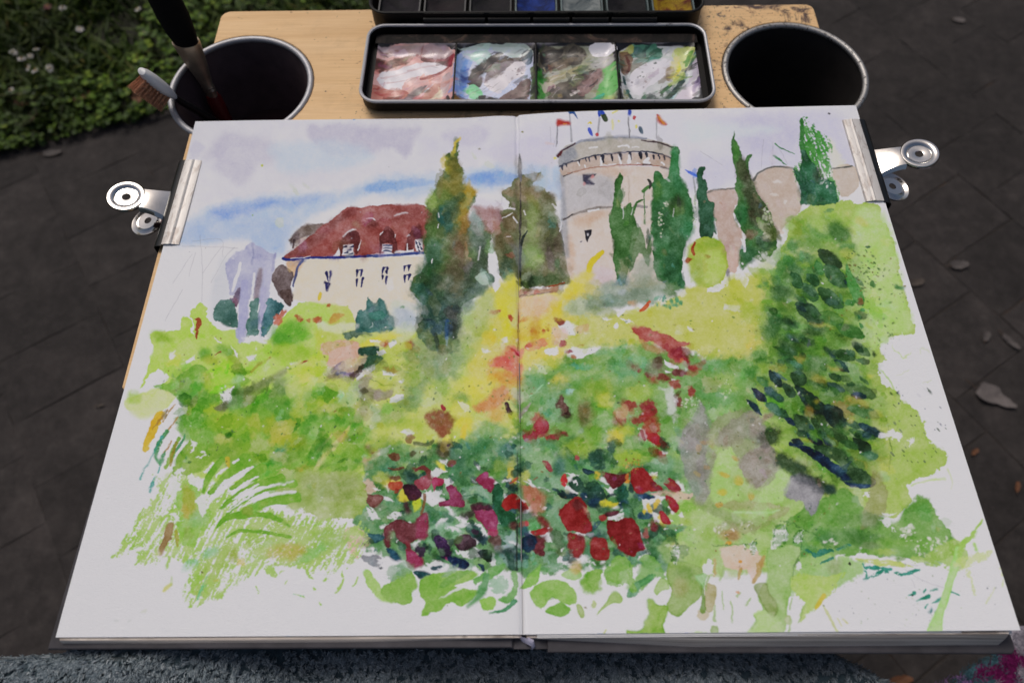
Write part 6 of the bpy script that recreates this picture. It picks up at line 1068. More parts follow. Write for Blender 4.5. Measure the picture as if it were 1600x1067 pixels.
for q in ['1213,826 1226,820 1232,834 1225,852 1212,856 1210,842', '1246,832 1256,830 1256,845 1248,850 1244,846', '1176,850 1184,846 1186,860 1178,866', '1252,874 1259,878 1254,892 1248,892', '1050,860 1060,850 1064,862 1058,880 1053,870', '1166,848 1170,854 1166,860', '1110,870 1116,880 1118,898 1106,896 1100,886']:
    lift(q, r=3.5, a=.9); w('5F8A50', q, r=3.5, a=.3, mode='m', e=1.6, v=.2, d=.55, soft=.8) if q[:4] not in ('1252', '1110') else None
k('4F8A55', '1210,840,1 1214,826,1.6 1226,821,1.4 1232,834,1.6 1226,850,1', r=3, a=.7); k('4F7F45', '1226,815,1.5 1250,822,1.4 1275,838,1.6 1300,855,1.4 1320,848,1.5', r=5, a=.6); k('527F48', '1256,838,2 1252,862,1.5 1244,890,1.2 1240,905,1', r=3, a=.6); k('527F48', '1118,850,1.5 1130,853,1.6 1155,852,1.6 1175,848,1.4', r=4, a=.6); k('4A7F4A', '1050,835,1 1060,845,1.5 1062,860,1.2', r=4, a=.6)
spat(['CFCBC6'], 1150, 828, 34, 10, 22, .7, 2.2); spat(['CFCBC6'], 1300, 846, 14, 5, 12, .8, 2.4)

# --- bottom leaves
w('A9C47A', '571,892 580,890 590,905 600,918 617,936 615,941 600,937 583,922 574,905', d=.3, da=60, r=2); w('8FB55A', '622,892 640,886 650,900 657,914 648,924 646,938 634,943 624,939 610,938 597,921 612,908', r=2, v=.15); w('98AE98', '606,890 620,880 636,886 630,900 612,906', d=.4, r=4, a=.8); w('86A888', '622,880 640,876 650,886 640,896 628,900', soft=3, a=.7)
w('8FB659', '661,905 680,896 704,892 725,888 746,890 750,897 735,905 712,914 740,918 752,925 738,936 725,946 708,940 691,953 678,954 672,960 661,960 668,942 660,928 658,915', r=2, v=.15, e=.1); w('7DAA5E', '690,915 705,897 726,890 744,892 720,903 700,916', soft=2, a=.6); lift('690,934 705,922 725,912 750,905 753,912 735,916 715,922 700,930', r=1.5, a=.85)
k('7FAE6A', '747,906,12 765,898,16 790,884,12', soft=1.5, r=3, v=.2); k('6EA06C', '764,898,10 757,920,14 748,936,9 735,946,3', soft=1.2, r=2, v=.2); w('9DC06A', '755,936 770,930 781,936 778,946 766,953 757,946', r=2, v=.15); w('85B071', '783,932 798,926 806,912 803,895 812,893 812,925 800,940 790,938', r=3, v=.2); w('9DB9A0', '770,905 790,895 800,905 798,925 780,928 768,918', d=.5, r=4, a=.8); k('5E9A6F', '770,957,1 785,954,4 800,948,7 809,938,7', d=.12, r=1.5); w('92AC94', '690,900 705,885 720,880 712,895', d=.4, r=3, a=.6)
w('90BA63', '818,916 832,898 850,880 849,892 842,912 820,918', r=2, v=.2, d=.08); w('93B961', '832,925 848,910 864,904 884,908 901,920 907,940 896,944 880,938 867,934 850,949 838,938', r=2, v=.18, e=.12); k('7FA850', '858,935,5 870,932,4', a=.5); w('85B155', '858,952 872,944 884,940 896,951 885,962 868,960', r=1.5, v=.15); w('8AB255', '914,904 928,893 946,889 944,905 941,922 918,922', soft=1.5, r=4, v=.3, d=.08); w('A0C078', '882,895 898,888 914,893 912,902 895,904', r=2, a=.85); b('C0A868', 905, 885, 9, 9, 0, a=.7); w('8CAA8F', '850,884 866,880 884,878 878,888 860,892', d=.35, r=3); w('8BB45C', '955,890 975,880 990,890 985,908 968,915 950,908', r=4, a=.7, d=.15)
# --- bottom-left dry-brushed grasses
w('A4B66A', '430,738 500,735 565,735 572,790 540,812 480,800 440,775', r=5, d=.36, da=140, v=.4, a=.9); w('9AA86A', '470,745 520,740 560,745 545,780 500,775', soft=6, a=.6, e=0)
w('A9C46E', '238,745 300,735 360,765 440,795 560,815 575,840 560,880 500,890 440,885 400,898 372,905 350,938 320,938 300,950 288,930 296,890 262,868 240,880 215,874 228,850 200,868 185,872 205,832 222,800 250,770', d=0.67, da=118, r=6, a=.95, v=.3)
w('9CC060', '275,770 300,750 320,780 330,815 310,840 290,850 280,820', soft=2, r=6, a=.85, d=0.31, da=100); w('A9C070', '420,800 480,820 560,820 570,840 540,860 500,880 440,880 400,870 380,840', r=6, d=.60, da=150, a=.9, v=.3); w('A5BE66', '320,870 350,850 372,850 350,890 330,930 315,930 300,925', d=0.59, da=115, r=5, a=.9); each(b, [('B0AC40', 296, 780, 9, 24, -8), ('BCA848', 290, 800, 6, 12), ('8FB87A', 310, 810, 14, 12), ('88AA40', 298, 832, 8, 8), ('7FBA92', 330, 862, 14, 8, -30), ('86BD92', 300, 880, 14, 6, -30), ('9AAA3A', 366, 868, 8, 10), ('C4B84A', 380, 876, 7, 6), ('B9A848', 452, 860, 30, 12), ('8FBF7A', 490, 862, 26, 8, -30), ('94B85C', 520, 840, 24, 12)], a=.6, r=4, d=0.26)
w('A58F68', '262,818 272,816 270,835 262,850 255,866 250,862 256,840', r=2, v=.15); k('A9A83A', '276,828,4 278,840,6 279,852,3', a=.8)
for q in ['200,836,7 190,855,5 178,873,1.5', '215,818,6 205,840,5 195,858,8', '224,848,7 208,858,5', '238,780,4 234,800,5 216,815,6 210,830,3', '252,782,5 240,800,3', '276,796,5 258,806,5 252,820,3', '232,862,3 222,872,5 212,880,2', '240,850,4 225,860,6 215,862,2', '265,870,6 262,885,4', '250,872,3 246,880,3', '300,905,6 292,918,3', '312,900,9 304,925,4', '330,905,8 322,935,5', '345,900,6 338,918,5', '480,885,6 486,898,5 490,903,2', '520,890,7 514,900,9 508,905,3', '450,905,2 446,910,3', '536,888,3 540,908,4 526,922,4', '488,916,3 494,921,2', '460,925,1 478,932,2 ', '500,938,1 505,943,3', '424,890,16 432,896,8', '402,915,2 405,928,2', '440,895,3 446,890,2', '340,910,5 332,938,3', '560,900,3 552,915,3']:
    k('A6C466', q.strip(), d=0.49, da=115, r=2.5, a=.9)
for q in ['318,915,5 312,938,5', '326,900,6 318,920,4', '462,926,1 477,931,1.6', '500,938,1 506,943,2']: k('7FBF92', q, d=0.58, da=115, r=2, a=.85)
k('C6C58A', '268,912,5 262,918,7 258,923,4', e=.4); b('AFC07A', 270, 908, 3, 6, 0, a=.5); b('B9BE60', 338, 907, 5, 2.5, a=.8); k('6A4A3A', '316,891,1 318,893,2', a=.8); each(b, [('C6C5BC', 226, 955, 6, 2.5, -20), ('C3C2C2', 185, 969, 4, 2), ('C3C2C2', 204, 970, 4, 2, -40)], a=.6, soft=1)
# left fringe
for q in ['252,645,10 244,660,13 236,680,12 228,700,9', '250,650,3 238,668,4']: k('CDB438', q, d=.22, da=110, r=2.5)
for q in ['262,638,2 250,655,3 240,672,2', '275,630,2 255,658,3', '280,650,2 262,672,3 250,690,2', '268,690,3 258,705,3']: k('AE8F48', q, d=.4, da=120, r=2, a=.8)
for q in ['262,672,5 250,692,6 242,712,5 250,724,5', '258,705,4 252,722,5', '290,680,4 278,700,5 268,715,5', '285,705,6 292,712,4']: k('4F9A60', q, d=.25, da=115, r=2.5, a=.9)
for q in ['244,700,2 236,715,2 226,733,2 220,748,4', '252,726,1 247,738,2', '246,742,3 240,752,5 235,766,4', '255,680,3 246,700,2']: k('4FA59A', q, d=.35, da=118, r=2, a=.85)
for q in ['280,685,5 270,705,8 262,730,6', '300,690,6 284,715,12 272,740,8', '292,735,10 310,725,20 300,700,16', '340,700,14 320,715,22 290,730,20']: k('8CB044', q, d=.12, da=120, r=3, a=.9)
k('A09030', '277,690,4 270,708,5 268,725,4', a=.7); k('C2B232', '356,715,8 358,728,4', a=.8); b('3F6A30', 295, 720, 3, 2)
for q in ['294,702 304,685 306,692 296,712', '309,712 320,704 324,708 312,714', '286,728 276,742 282,745 292,732', '300,740 318,742 315,758 300,755 292,750', '320,735 340,716 346,712 338,724 326,736', '262,745 280,745 284,760 276,772 262,765', '309,772 322,768 330,790 322,806 312,800', '262,806 272,800 284,808 276,812']:
    lift(q, r=4, a=.9)
for q in ['329,768,7 345,755,13 357,742,16 385,716,22', '319,766,5 324,750,9 333,735,10 347,717,10', '340,822,3 352,810,8 376,804,11 404,802,9 432,807,8 455,821,2', '357,837,3 376,828,5 404,829,5 456,837,5', '351,810,5 362,797,6 372,787,6 400,770,6 432,758,8 460,753,12', '381,798,10 402,790,14 428,780,14 465,776,16', '347,793,5 366,776,8 402,755,10 441,747,16', '362,762,6 385,745,10 410,730,16']:
    k('80B03C', q, r=1.5, v=.25, e=.15)
for q in ['334,776,5 346,763,10 360,749,11 378,739,10 396,728,3', '370,763,2 385,753,5 404,744,3', '364,779,2 384,766,6 404,756,4', '356,800,2 372,788,3 400,768,4 430,757,4 460,750,2', '372,795,2 395,782,4 425,771,5 462,766,4', '388,809,0 420,806,0', '339,745,3 350,733,5 358,727,2', '364,722,4 374,715,3']:
    if ',0' not in q: klift(q, r=2)
b('96AA48', 388, 796, 8, 7, a=.6, soft=1.5, e=.2); spat(['A9C46E', '9CBC5C'], 420, 845, 60, 20, 60, .6, 1.8); pass
spat(['9A989E', '8F9A80', 'A9A9AE'], 830, 600, 640, 380, 130, .35, .9); k('B8B5BA', '812.3,180,1.2 812.6,240,1', a=.5, n=1)
# gutter stitches and the fold taking up paint
for y0, y1, c in [(480, 545, '7A4A3A'), (585, 648, '4A4A48'), (704, 770, '3F3F42'), (800, 890, '34403A')]: k(c, [(812.4, y0, 1.0), (812.6, y1, 1.2)], n=1, r=.5, a=.65, soft=.5)

w('958E96', '1066,690 1085,652 1099,630 1112,668 1106,715 1114,756 1101,786 1078,756', soft=2.5, a=.5, r=3, v=.25); w('9B938F', '1122,688 1150,656 1186,645 1202,690 1218,735 1192,763 1166,738 1146,702', soft=2.5, a=.5, r=3, v=.25); w('96909C', '1238,745 1266,745 1288,766 1270,804 1256,784 1228,776', soft=2.5, a=.45)
for cx, cy, rx, ry, n in [(420, 620, 170, 120, 170), (700, 600, 170, 130, 150), (950, 600, 200, 120, 150), (820, 780, 260, 110, 170), (1150, 620, 120, 160, 90), (1290, 560, 110, 190, 120), (1200, 830, 170, 60, 90)]:
    spat(['3F7A3A', '5A8A35', '7A7A2F', '2F5A40', '8A6A35', '4A6A50', '6F9A40'], cx, cy, rx, ry, n, .4, 1.5, a=.75); spat(['CFCBCF'], cx + 7, cy + 5, rx, ry, n // 4, .5, 1.6, a=.8)
S.dabs(420, 570, 1075, 640, 895, 1.5, 5, 30, 60, 1.0, 11, a=.6, soft=.8, dark=1.5)
S.dabs(300, 700, 1200, 440, 700, 1.5, 5, 20, 60, 1.0, 12, a=.5, soft=.9)
S.dabs(220, 1180, 1400, 330, 760, 1.5, 5, 35, 20, 1.5, 13, a=.5, soft=.9)
S.dabs(220, 240, 600, 500, 880, 1.5, 5, -40, 30, 2.0, 14, a=.45, soft=.9)
S.finish(1.0, 1.15)
# ================================================================ SKETCHBOOK
PAGE_W, PAGE_H, GUT = .2048, .1485, -.0034
book = thing('sketchbook', 'open sketchbook with a watercolour of a castle garden across both pages', 'sketchbook', (0, 0, 0))
M_COVER = plain('worn_black_cover', lin('434145'), .72, var=.3, scale=70, bump=.25, bscale=420, spec=.3)
def cover_half(xs, name):
    m = MB(); m.prism(xs, 0.0004, .0030, .0009); return m.build(name, M_COVER, book, smooth=False)
cover_half([(-.2096, -.1532), (-.0075, -.1536), (-.0075, .1500), (-.2040, .1500), (-.2042, .04), (-.2058, -.02)], 'cover')
cover_half([(.0075, -.1556), (.2062, -.1572), (.2080, -.1552), (.2066, .1500), (.0075, .1500)], 'cover')
MB().grid([[(x, y, .0006 + .0012 * (1 - (x / .0085) ** 2)) for x in np.linspace(-.0085, .0085, 9)] for y in (-.1540, .1500)]).build('spine', M_COVER, book)
def zl(x, y):
    d = GUT - x; return .0050 + .0016 * math.exp(-((d - .010) / .016) ** 2) - .0006 * math.exp(-(d / .0010) ** 2) + .0003 * math.sin(y * 21 + x * 9) - .0014 * math.exp(-((y - .09) / .055) ** 2) * min(1, max(0, (d - .16) / .04)) + .0016 * min(1, max(0, (d - .15) / .05)) ** 2 * min(1, max(0, (-.02 - y) / .12))
def zr(x, y):
    return .0064 + .0040 * (1 - math.exp(-max(x - GUT, 0) / .040)) - .0014 * math.exp(-((x - GUT) / .0012) ** 2) + .0012 * x / .2 + .0026 * max(0, x / .2) ** 4 * max(0, (.15 - y) / .3) ** 2 + .0003 * math.sin(y * 17 - x * 11) + .0004 * math.sin(x * 31 + y * 8)
S.paper = hexc('C8C9CC')
painting = picture('garden_watercolour_print', S.rgb(.80))
def mat_paper_print():
    t = NT('painted_watercolour_paper'); uvn = t.n('UVMap'); uvn.uv_map = 'uv'; tx = t.n('TexImage'); tx.image = painting; tx.interpolation = 'Cubic'; t.l(uvn.outputs['UV'], tx.inputs['Vector'])
    t.l(tx.outputs['Color'], t.p.inputs['Base Color']); t.p.inputs['Roughness'].default_value = .82; t.p.inputs['Specular IOR Level'].default_value = .22
    v = t.obj(); mp = t.n('Mapping'); mp.inputs['Scale'].default_value = (.55, 1.3, 1); t.l(v, mp.inputs['Vector'])
    a = t.noise(mp.outputs['Vector'], 1500, 3, .6); b_ = t.noise(v, 420, 2, .5); t.bump(t.mix(.35, a.outputs['Fac'], b_.outputs['Fac']), .42, .0006); return t.m
M_PRINT = mat_paper_print()
def mat_paper_edge():
    t = NT('page_edges'); v = t.obj(); sx = t.n('SeparateXYZ'); t.l(v, sx.inputs[0]); cb = t.n('CombineXYZ'); t.l(sx.outputs[2], cb.inputs[2])
    wv = t.noise(v, 30, 2); nz = t.n('TexNoise', Scale=2600.0, Detail=2.0); t.l(t.mix(.0004, cb.outputs[0], wv.outputs['Color']), nz.inputs['Vector'])
    t.l(t.ramp(nz.outputs['Fac'], [(.35, lin('9A8E84')), (.65, lin('DCD0C4'))]).outputs['Color'], t.p.inputs['Base Color']); t.p.inputs['Roughness'].default_value = .85; return t.m
M_EDGEP = mat_paper_edge(); M_PAPER = plain('blank_paper', (.78, .77, .76), .85, var=.04)
def page(xa, xb, zf, name, mat, dz=0., n=90, m_=26, y0=-PAGE_H, y1=PAGE_H, th=.00035):
    tt = np.linspace(0, 1, n); tt = tt ** 2.2 if abs(xa) < abs(xb) else 1 - (1 - tt) ** 2.2; xs = xa + (xb - xa) * tt
    ys = np.linspace(y0, y1, m_); P = [[(x, y, zf(x, y) + dz) for x in xs] for y in ys]; Q = [[(x, y, z - th) for x, y, z in row] for row in P]
    mb = MB().grid(P); nv = mb.n; mb.add([q for row in Q for q in row], [(nv * 0 + i * n + j, (i + 1) * n + j, (i + 1) * n + j + 1, i * n + j + 1) for i in range(m_ - 1) for j in range(n - 1)])
    def wall(idx):
        for a, b_ in zip(idx[:-1], idx[1:]): mb.f.append([a, a + nv, b_ + nv, b_])
    wall([j for j in range(n)]); wall([(m_ - 1) * n + j for j in range(n)]); wall([i * n for i in range(m_)]); wall([i * n + n - 1 for i in range(m_)])
    uv = [((x + PAGE_W) / (2 * PAGE_W), (y + PAGE_H) / (2 * PAGE_H)) for row in P for x, y, z in row] * 2
    return mb.build(name, mat, book, uv=np.array(uv), ang=60)
page(-PAGE_W, GUT, zl, 'left_page', M_PRINT)
page(GUT, PAGE_W, zr, 'right_page', M_PRINT)
page(.003, PAGE_W - .0035, lambda x, y: zr(x, y) - .0007 - .0012 * max(0, x / .2) ** 3 * max(0, (.15 - y) / .3), 'page', M_PAPER, y0=-PAGE_H - .0008)
page(.003, PAGE_W - .0015, lambda x, y: zr(x, y) - .0012 - .0022 * max(0, x / .2) ** 3 * max(0, (.15 - y) / .3), 'page', M_PAPER, y0=-PAGE_H - .0014)
def block(xa, xb, zf, z0, front, name, n=40):
    xs = np.linspace(xa, xb, n); mb = MB(); rows = []
    def sh(x, f): return [(x, -PAGE_H - front * f, 0), ]
    L = 7
    P = []
    for k_ in range(L):
        f = k_ / (L - 1); P.append([(x, -PAGE_H - .0012 - front * f ** .8 * (.08 + .92 * min(1, abs(x) / .07)), (zf(x, -.148) - .0016) * (1 - f) + z0 * f) for x in xs])
    mb.grid(P)
    mb.grid([[(x, .1480, zf(x, .148) - .0016) for x in xs], [(x, .1480, z0) for x in xs]])
    for x in (xa, xb):
        mb.grid([[(x - (.002 if x > .1 else 0), y, zf(x, y) - .0016) for y in np.linspace(-PAGE_H - .0012, .148, 20)], [(x, y, z0) for y in np.linspace(-PAGE_H - .0012 - front, .148, 20)]])
    mb.grid([[(x, y, zf(x, y) - .0016) for x in xs] for y in np.linspace(-PAGE_H - .0012, .148, 12)])
    return mb.build(name, M_EDGEP, book, ang=50)
block(-.0015, PAGE_W - .004, zr, .0031, .0040, 'page_block')
block(-PAGE_W + .0015, -.0038, lambda x, y: zl(x, y) + .0008, .0031, .0012, 'page_block')
M_RIB = plain('frayed_white_cloth', lin('B4B0C4'), .85, var=.15, scale=300)
MB().grid([[(-.0050 + .0042 * u + .0016 * v, -.1490 - .0012 * u - .0022 * v - .0008 * u * v, .0046 + .0016 * math.sin(u * 2.6) - .0022 * v) for u in np.linspace(0, 1, 8)] for v in np.linspace(0, 1, 6)]).build('headband', M_RIB, book)
MB().tube([(-.0012, -.1502, .0050), (.0008, -.1514, .0044), (.0014, -.1530, .0026), (.0006, -.1542, .0008)], [.0009, .0011, .0008, .0003], 8, flat=.5).build('ribbon_end', M_RIB, book)
M_THR = plain('binding_thread', lin('8A8788'), .8)
for y0, y1 in ((-.052, -.020), (.020, .052), (-.118, -.090), (.092, .120)):
    MB().tube([(GUT, y0, .0052), (GUT, (y0 + y1) / 2, .0054), (GUT, y1, .0052)], .00025, 5).build('thread', M_THR, book)

# ================================================================ BULLDOG CLIPS
def mat_chrome():
    t = NT('scuffed_steel'); v = t.obj(); n1 = t.noise(v, 900, 3, .6); n2 = t.noise(v, 60, 4)
    t.l(t.ramp(n2.outputs['Fac'], [(.3, lin('C6C3C0')), (.7, lin('DAD7D4'))]).outputs['Color'], t.p.inputs['Base Color']); t.p.inputs['Metallic'].default_value = 1
    t.l(t.ramp(n1.outputs['Fac'], [(.3, .12), (.75, .24)]).outputs['Color'], t.p.inputs['Roughness']); t.bump(n2.outputs['Fac'], .06, .001); return t.m
def mat_jaw(seed):
    t = NT('paint_marked_steel'); v = t.obj(); mp = t.n('Mapping'); mp.inputs['Location'].default_value = (seed, seed * 2, 0); mp.inputs['Scale'].default_value = (1.6, .5, 1); t.l(v, mp.inputs['Vector'])
    n1 = t.noise(mp.outputs['Vector'], 190, 5, .65, .8); n2 = t.noise(mp.outputs['Vector'], 340, 4, .7); n3 = t.noise(v, 30, 3)
    col = t.mix(t.ramp(n1.outputs['Fac'], [(.50, 0.), (.66, .65)]).outputs['Color'], lin('D2CECA'), lin('9A8A80'))
    m_ = t.ramp(n2.outputs['Fac'], [(.68, 0.), (.72, .9)]).outputs['Color']; col = t.mix(m_, col, lin('2A2E3C'))
    t.l(col, t.p.inputs['Base Color']); t.p.inputs['Roughness'].default_value = .5; t.p.inputs['Metallic'].default_value = .25; t.bump(n1.outputs['Fac'], .1, .0006); return t.m
M_CHR = mat_chrome(); M_SPR = plain('black_spring_steel', lin('0C0C0C'), .3, var=.3, spec=.4); M_PRP = plain('reflection_tinted_steel', lin('5A4448'), .28, .9, var=.2)  # lower handle and flanges: purplish reflection put into the steel's base colour
def strip(prof, ys, th):
    """a bent sheet of metal: profile (x, z) swept along y, with thickness th"""
    m = MB(); pr = [Vector((x, z)) for x, z in prof]; up = []
    for i, p in enumerate(pr):
        d = (pr[min(i + 1, len(pr) - 1)] - pr[max(i - 1, 0)]).normalized(); up.append(Vector((-d.y, d.x)))
    top = [[(p.x, y, p.y) for p in pr] for y in ys]; bot = [[(p.x - u.x * th, y, p.y - u.y * th) for p, u in zip(pr, up)] for y in ys]
    m.grid(top); n0 = m.n; m.add([q for r in bot for q in r], [(i * len(pr) + j, (i + 1) * len(pr) + j, (i + 1) * len(pr) + j + 1, i * len(pr) + j + 1) for i in range(len(ys) - 1) for j in range(len(pr) - 1)])
    c, r = len(pr), len(ys)
    for idx in ([j for j in range(c)], [(r - 1) * c + j for j in range(c)], [i * c for i in range(r)], [i * c + c - 1 for i in range(r)]):
        for a, b_ in zip(idx[:-1], idx[1:]): m.f.append([a, a + n0, b_ + n0, b_])
    return m
def handle(o, flip, name, z0, dz, dx):
    s_ = -1 if flip else 1
    def T(x, y, z): return (x, y, z0 + s_ * z)
    m = MB(); P = []
    for i in range(9):                               # tapering shank with rolled edges
        f = i / 8; x = .0048 + .0140 * f + dx * f; hw = .0116 - .0036 * math.sin(f * math.pi / 2) ** .8; row = []
        for j in range(11):
            g = -1 + 2 * j / 10; e = max(0, abs(g) - .78) / .22
            row.append(T(x, g * hw, -.0030 + dz * f + .0018 * math.sin(f * 2.2) + .0009 * (1 - g * g) - .0022 * e * e))
        P.append(row)
    m.grid(P); n0 = m.n; Q = [[(x, y, z - s_ * .0006) for x, y, z in row] for row in P]; m.add([q for r in Q for q in r], [(i * 11 + j, (i + 1) * 11 + j, (i + 1) * 11 + j + 1, i * 11 + j + 1) for i in range(8) for j in range(10)])
    for side in (0, 10):
        for i in range(8): a, b_ = i * 11 + side, (i + 1) * 11 + side; m.f.append([a, a + n0, b_ + n0, b_])
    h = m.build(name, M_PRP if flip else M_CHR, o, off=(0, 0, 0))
    # pressed eyelet disc with rolled rim and round hole
    prof = [(.0023, -.0010), (.0023, -.0003), (.0026, -.0002), (.0060, -.0002), (.0064, -.0006), (.0070, .0004), (.0088, .0011), (.0100, .0009), (.0107, -.0001), (.0107, -.0009), (.0101, -.0006), (.0088, .0003), (.0070, -.0004), (.0063, -.0012), (.0023, -.0010)]
    c0 = Vector((.0268 + dx, 0, -.0012 + dz + .0012)); d = MB().lathe(prof, 56); rot = Matrix.Rotation(R(-9), 3, 'Y')
    d.v = [T(*(c0 + rot @ Vector(q))) for q in d.v]; d.build('eyelet', M_CHR, h, off=(0, 0, 0))
    if flip:                                          # side flanges with rivet seen below the upper handle
        for sy in (-1, 1):
            f = MB(); y = sy * .0074; f.add([T(.0035, y, -.0060), T(.0165, y, -.0050), T(.0190, y, -.0012), T(.0060, y, .0004)] + [T(.0035, y - sy * .0006, -.0060), T(.0165, y - sy * .0006, -.0050), T(.0190, y - sy * .0006, -.0012), T(.0060, y - sy * .0006, .0004)], [(0, 1, 2, 3), (7, 6, 5, 4), (0, 4, 5, 1), (1, 5, 6, 2), (2, 6, 7, 3), (3, 7, 4, 0)])
            f.build('flange', M_PRP, h, off=(0, 0, 0), smooth=False)
        MB().tube([T(.0105, -.0082, -.0030), T(.0105, .0082, -.0030)], .0017, 12, up=(1, 0, 0)).build('rivet', M_SPR, h, off=(0, 0, 0))
    return h
def clip(label, loc, rz, rx, zlow, seed):
    o = thing('bulldog_clip', label, 'clip', loc, 'steel clips on the sketchbook'); o.rotation_euler = (0, rx, rz); ys = np.linspace(-.0305, .0305, 13)
    z_ = (0, 0, 0)
    strip([(.0008, .0008), (-.0012, .0013), (-.0036, .0013), (-.0045, .0018), (-.0054, .0012), (-.0072, .0010), (-.0088, .0005), (-.0093, .0007)][::-1], ys, .0006).build('upper_jaw', mat_jaw(seed), o, off=z_, ang=25)
    strip([(.0008, .0004), (.0026, .0003), (.0046, -.0002), (.0060, -.0018), (.0064, -.0052), (.0062, -.0100 + zlow * .2), (.0050, -.0128 + zlow * .5), (.0016, -.0146 + zlow)], np.linspace(-.0312, .0312, 9), .0007).build('spring', M_SPR, o, off=z_)
    strip([(-.0100, -.0138 + zlow), (-.0060, -.0142 + zlow), (.0012, -.0146 + zlow)], ys, .0006).build('lower_jaw', M_CHR, o, off=z_)
    handle(o, False, 'upper_handle', .0005, .0042, 0); handle(o, True, 'lower_handle', -.0165 + zlow, .0030, -.0015)
    return o
clip('steel bulldog clip gripping the left page edge', (-.2045, .0868, .0040), R(180 - 1.0), 0, 0, 3.1)
clip('steel bulldog clip gripping the right page edge, jaw marked with paint', (.2032, .1060, .0118), R(0), 0, -.006, 7.7)

# ================================================================ FLEECE ON THE LAP AND THE PATTERNED CLOTH
def mat_pile(name, stops, scale=70):
    t = NT(name); g = t.n('NewGeometry'); n1 = t.noise(g.outputs['Position'], scale, 4, .6)
    c = t.ramp(n1.outputs['Fac'], stops); t.l(c.outputs['Color'], t.p.inputs['Base Color'])
    t.p.inputs['Roughness'].default_value = .95; t.p.inputs['Specular IOR Level'].default_value = .1; t.p.inputs['Sheen Weight'].default_value = .25; t.p.inputs['Sheen Roughness'].default_value = .5; t.bump(n1.outputs['Fac'], .4, .002); return t.m
M_FLEECE = mat_pile('grey_blue_fleece', [(.3, lin('2C383E')), (.7, lin('44545B'))], 260)
def sstep(a, b_, x): t = min(1, max(0, (x - a) / (b_ - a))); return t * t * (3 - 2 * t)
def zf(x, y):
    hump = .001 - .029 * sstep(-.21, -.07, x) + .010 * sstep(.01, .08, x) - .004 * sstep(.08, .13, x)
    z = hump + .0035 * math.sin(x * 23 + y * 12) * .5 + .002 * math.sin(x * 57 - y * 31) + .0012 * math.sin(x * 120 + y * 90)
    z -= .10 * max(0, -.20 - y) ** 1.3
    if y > -.157:
        lim = -.0012 if y < -.034 else -.0095
        under = min(z, lim - .002); z = under
        if y > .09: z -= 2.2 * (y - .09)
        z -= 3.2 * max(0, -.2035 - x) * sstep(-.157, -.150, y) * (1 + 0 * y)
        if x < -.2035: z -= 4.5 * max(0, y + .1545)
    z -= 2.6 * max(0, x - (.139 + 1.75 * max(0, -.156 - y)))
    z -= 2.0 * max(0, -.36 - x)
    return max(z, -.34)
xs = np.unique(np.concatenate([np.linspace(-.47, -.28, 14), np.linspace(-.28, .20, 200), np.linspace(.20, .27, 8)])); ys = np.unique(np.concatenate([np.linspace(-.60, -.215, 20), np.linspace(-.215, -.135, 50), np.linspace(-.135, .22, 40)]))
fm = MB().grid([[(x, y, zf(x, y)) for x in xs] for y in ys])
fm.f = [q for q in fm.f if not any(fm.v[i][1] > -.149 and (fm.v[i][0] < -.199 or fm.v[i][0] > .150) for i in q) and not (all(fm.v[i][2] < -.10 for i in q) and max(fm.v[i][1] for i in q) > -.16)]
fl = fm.build('fleece_blanket', M_FLEECE)
tag(fl, 'grey-blue fleece blanket over the lap under the near edge of the sketchbook', 'blanket')
def pile(n_cl, per, region, zfun, mat, parent, name, ln, spread, wd_):
    V = []; F = []
    for c in range(n_cl):
        x, y = region()
        if x is None: continue
        a = -1.57 + 2.6 * (vnoise(np.array([x * 70.]), np.array([y * 70.]), 6)[0] - .5) + RN.normal(0, .55); ca, sa = math.cos(a), math.sin(a)
        for q in range(per):
            px_, py_ = x + RN.normal(0, spread), y + RN.normal(0, spread); z = zfun(px_, py_); L = ln * (.6 + .7 * RN.random()); b0 = len(V); a2 = a + RN.normal(0, .5); cb, sb = math.cos(a2), math.sin(a2)
            lean = .55 + .3 * RN.random(); tx, ty, tz = x + (px_ - x) * .35 + cb * L * lean, y + (py_ - y) * .35 + sb * L * lean, z + L * .55
            V += [(px_ - sb * wd_, py_ + cb * wd_, z - .0004), (px_ + sb * wd_, py_ - cb * wd_, z - .0004), ((px_ + tx) / 2 + sb * wd_ * .8, (py_ + ty) / 2 - cb * wd_ * .8, z + L * .42), ((px_ + tx) / 2 - sb * wd_ * .8, (py_ + ty) / 2 + cb * wd_ * .8, z + L * .42), (tx, ty, tz)]
            F += [(b0, b0 + 1, b0 + 2, b0 + 3), (b0 + 3, b0 + 2, b0 + 4)]
    return mk(name, V, F, mat, parent, off=(0, 0, 0), smooth=False, kind='stuff')
M_TUFT = mat_leafy('fleece_tufts', [(0, lin('606F78')), (.5, lin('839098')), (.85, lin('A0ACB2')), (1, lin('BAC2C8'))], .95)
def reg1():
    x, y = RN.uniform(-.285, .172), RN.uniform(-.198, -.1495)
    return (None, None) if (y > -.1535 and x > -.205) or zf(x, y) < -.09 else (x, y)
pile(7600, 15, reg1, zf, M_TUFT, fl, 'pile', .0027, .0008, .00030)

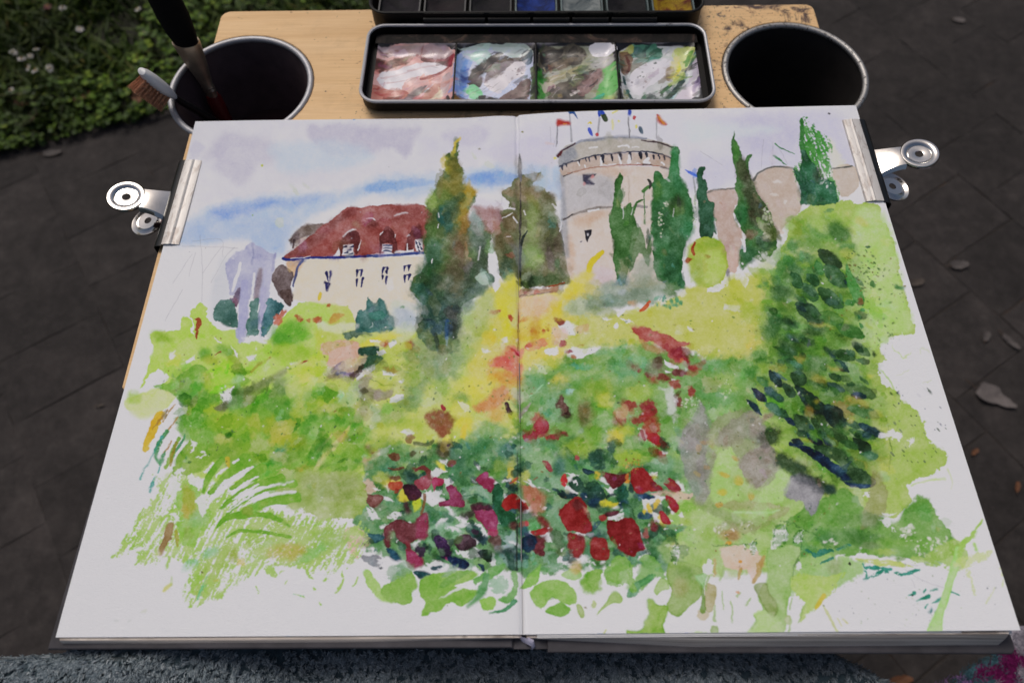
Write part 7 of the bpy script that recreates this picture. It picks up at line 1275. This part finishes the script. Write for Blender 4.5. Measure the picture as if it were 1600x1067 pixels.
def reg2():
    return RN.uniform(-.34, .165), RN.uniform(-.36, -.195)
_p2 = pile(5200, 11, reg2, zf, M_TUFT, fl, 'pile', .0042, .0013, .00042)
PO = np.array([.316, -.170]); PD = np.array([.897, .442]); PN = np.array([.442, -.897])
def pat(s_, t_):
    q = PO + PD * s_ + PN * t_; z = -.262 + .016 * math.sqrt(max(0, min(t_, .06)) / .06) + .006 * math.sin(s_ * 40 + t_ * 25) - .25 * max(0, t_ - .12) ** 1.2
    return (q[0], q[1], z)
rows = []
for t_ in [-.004, -.002, 0] + list(np.linspace(.001, .30, 60)):
    row = []
    for s_ in np.linspace(-.03, .40, 90):
        e = .004 * math.sin(s_ * 61) + .003 * math.sin(s_ * 140 + 1)
        x, y, z = pat(s_, t_ + e * (1 if t_ < .02 else max(0, 1 - (t_ - .02) * 20)))
        if t_ < 0: x, y, z = x + PN[0] * -t_ * 25, y + PN[1] * -t_ * 25, z + t_ * 45
        row.append((x, y, z))
    rows.append(row)
def knit(name, h, h2):
    t = NT(name); n1 = t.noise(t.geo(), 240, 4, .7); t.l(t.ramp(n1.outputs['Fac'], [(.3, lin(h2)), (.7, lin(h))]).outputs['Color'], t.p.inputs['Base Color'])
    t.p.inputs['Roughness'].default_value = .95; t.p.inputs['Specular IOR Level'].default_value = .1; t.bump(n1.outputs['Fac'], .5, .002); return t.m
PM = [knit('white_knit', 'A8A4AE', '6E6A76'), knit('magenta_knit', '7E2060', '481438'), knit('teal_knit', '4A6E7A', '2A424C'), knit('lilac_knit', '8A6A9A', '54406A')]
def pcol(s_, t_):
    a = s_ + .006 * math.sin(t_ * 210 + 1) + .004 * math.sin(s_ * 400); b_ = t_ + .003 * math.sin(s_ * 260)
    if b_ < .004: return 3 if a < .02 else (2 if a < .062 else 0)
    if .004 <= b_ < .018: return 3 if a < .012 else (2 if a < .026 else (1 if a < .066 else 0))
    q = math.sin(a * 95 + b_ * 60) + .7 * math.sin(b_ * 170 - a * 50)
    return 0 if q > -.1 else (2 if q > -.75 else (1 if q < -1.25 else 3))
pc = MB().grid(rows).build('patterned_blanket', PM)
_t = [-.004, -.002, 0] + list(np.linspace(.001, .30, 60)); _s = np.linspace(-.03, .40, 90)
pc.data.polygons.foreach_set('material_index', [pcol(_s[i % 89], max(0, _t[i // 89])) for i in range(len(pc.data.polygons))])
tag(pc, 'fuzzy white, magenta and teal cloth in the lower right corner', 'blanket')
V = []; F = []; PI_ = []
for i in range(16000):
    s_, t_ = RN.uniform(-.03, .20), RN.uniform(0, .085) ** 1.0; x, y, z = pat(s_, t_); a = RN.random() * 6.283; L = .004 + .004 * RN.random(); b0 = len(V); cb, sb = math.cos(a), math.sin(a); w_ = .00035
    V += [(x - sb * w_, y + cb * w_, z), (x + sb * w_, y - cb * w_, z), (x + cb * L * .7, y + sb * L * .7, z + L * .6)]; F.append((b0, b0 + 1, b0 + 2)); PI_.append(pcol(s_, t_))
pp = mk('pile', V, F, PM, pc, off=(0, 0, 0), smooth=False, kind='stuff'); pp.data.polygons.foreach_set('material_index', PI_)
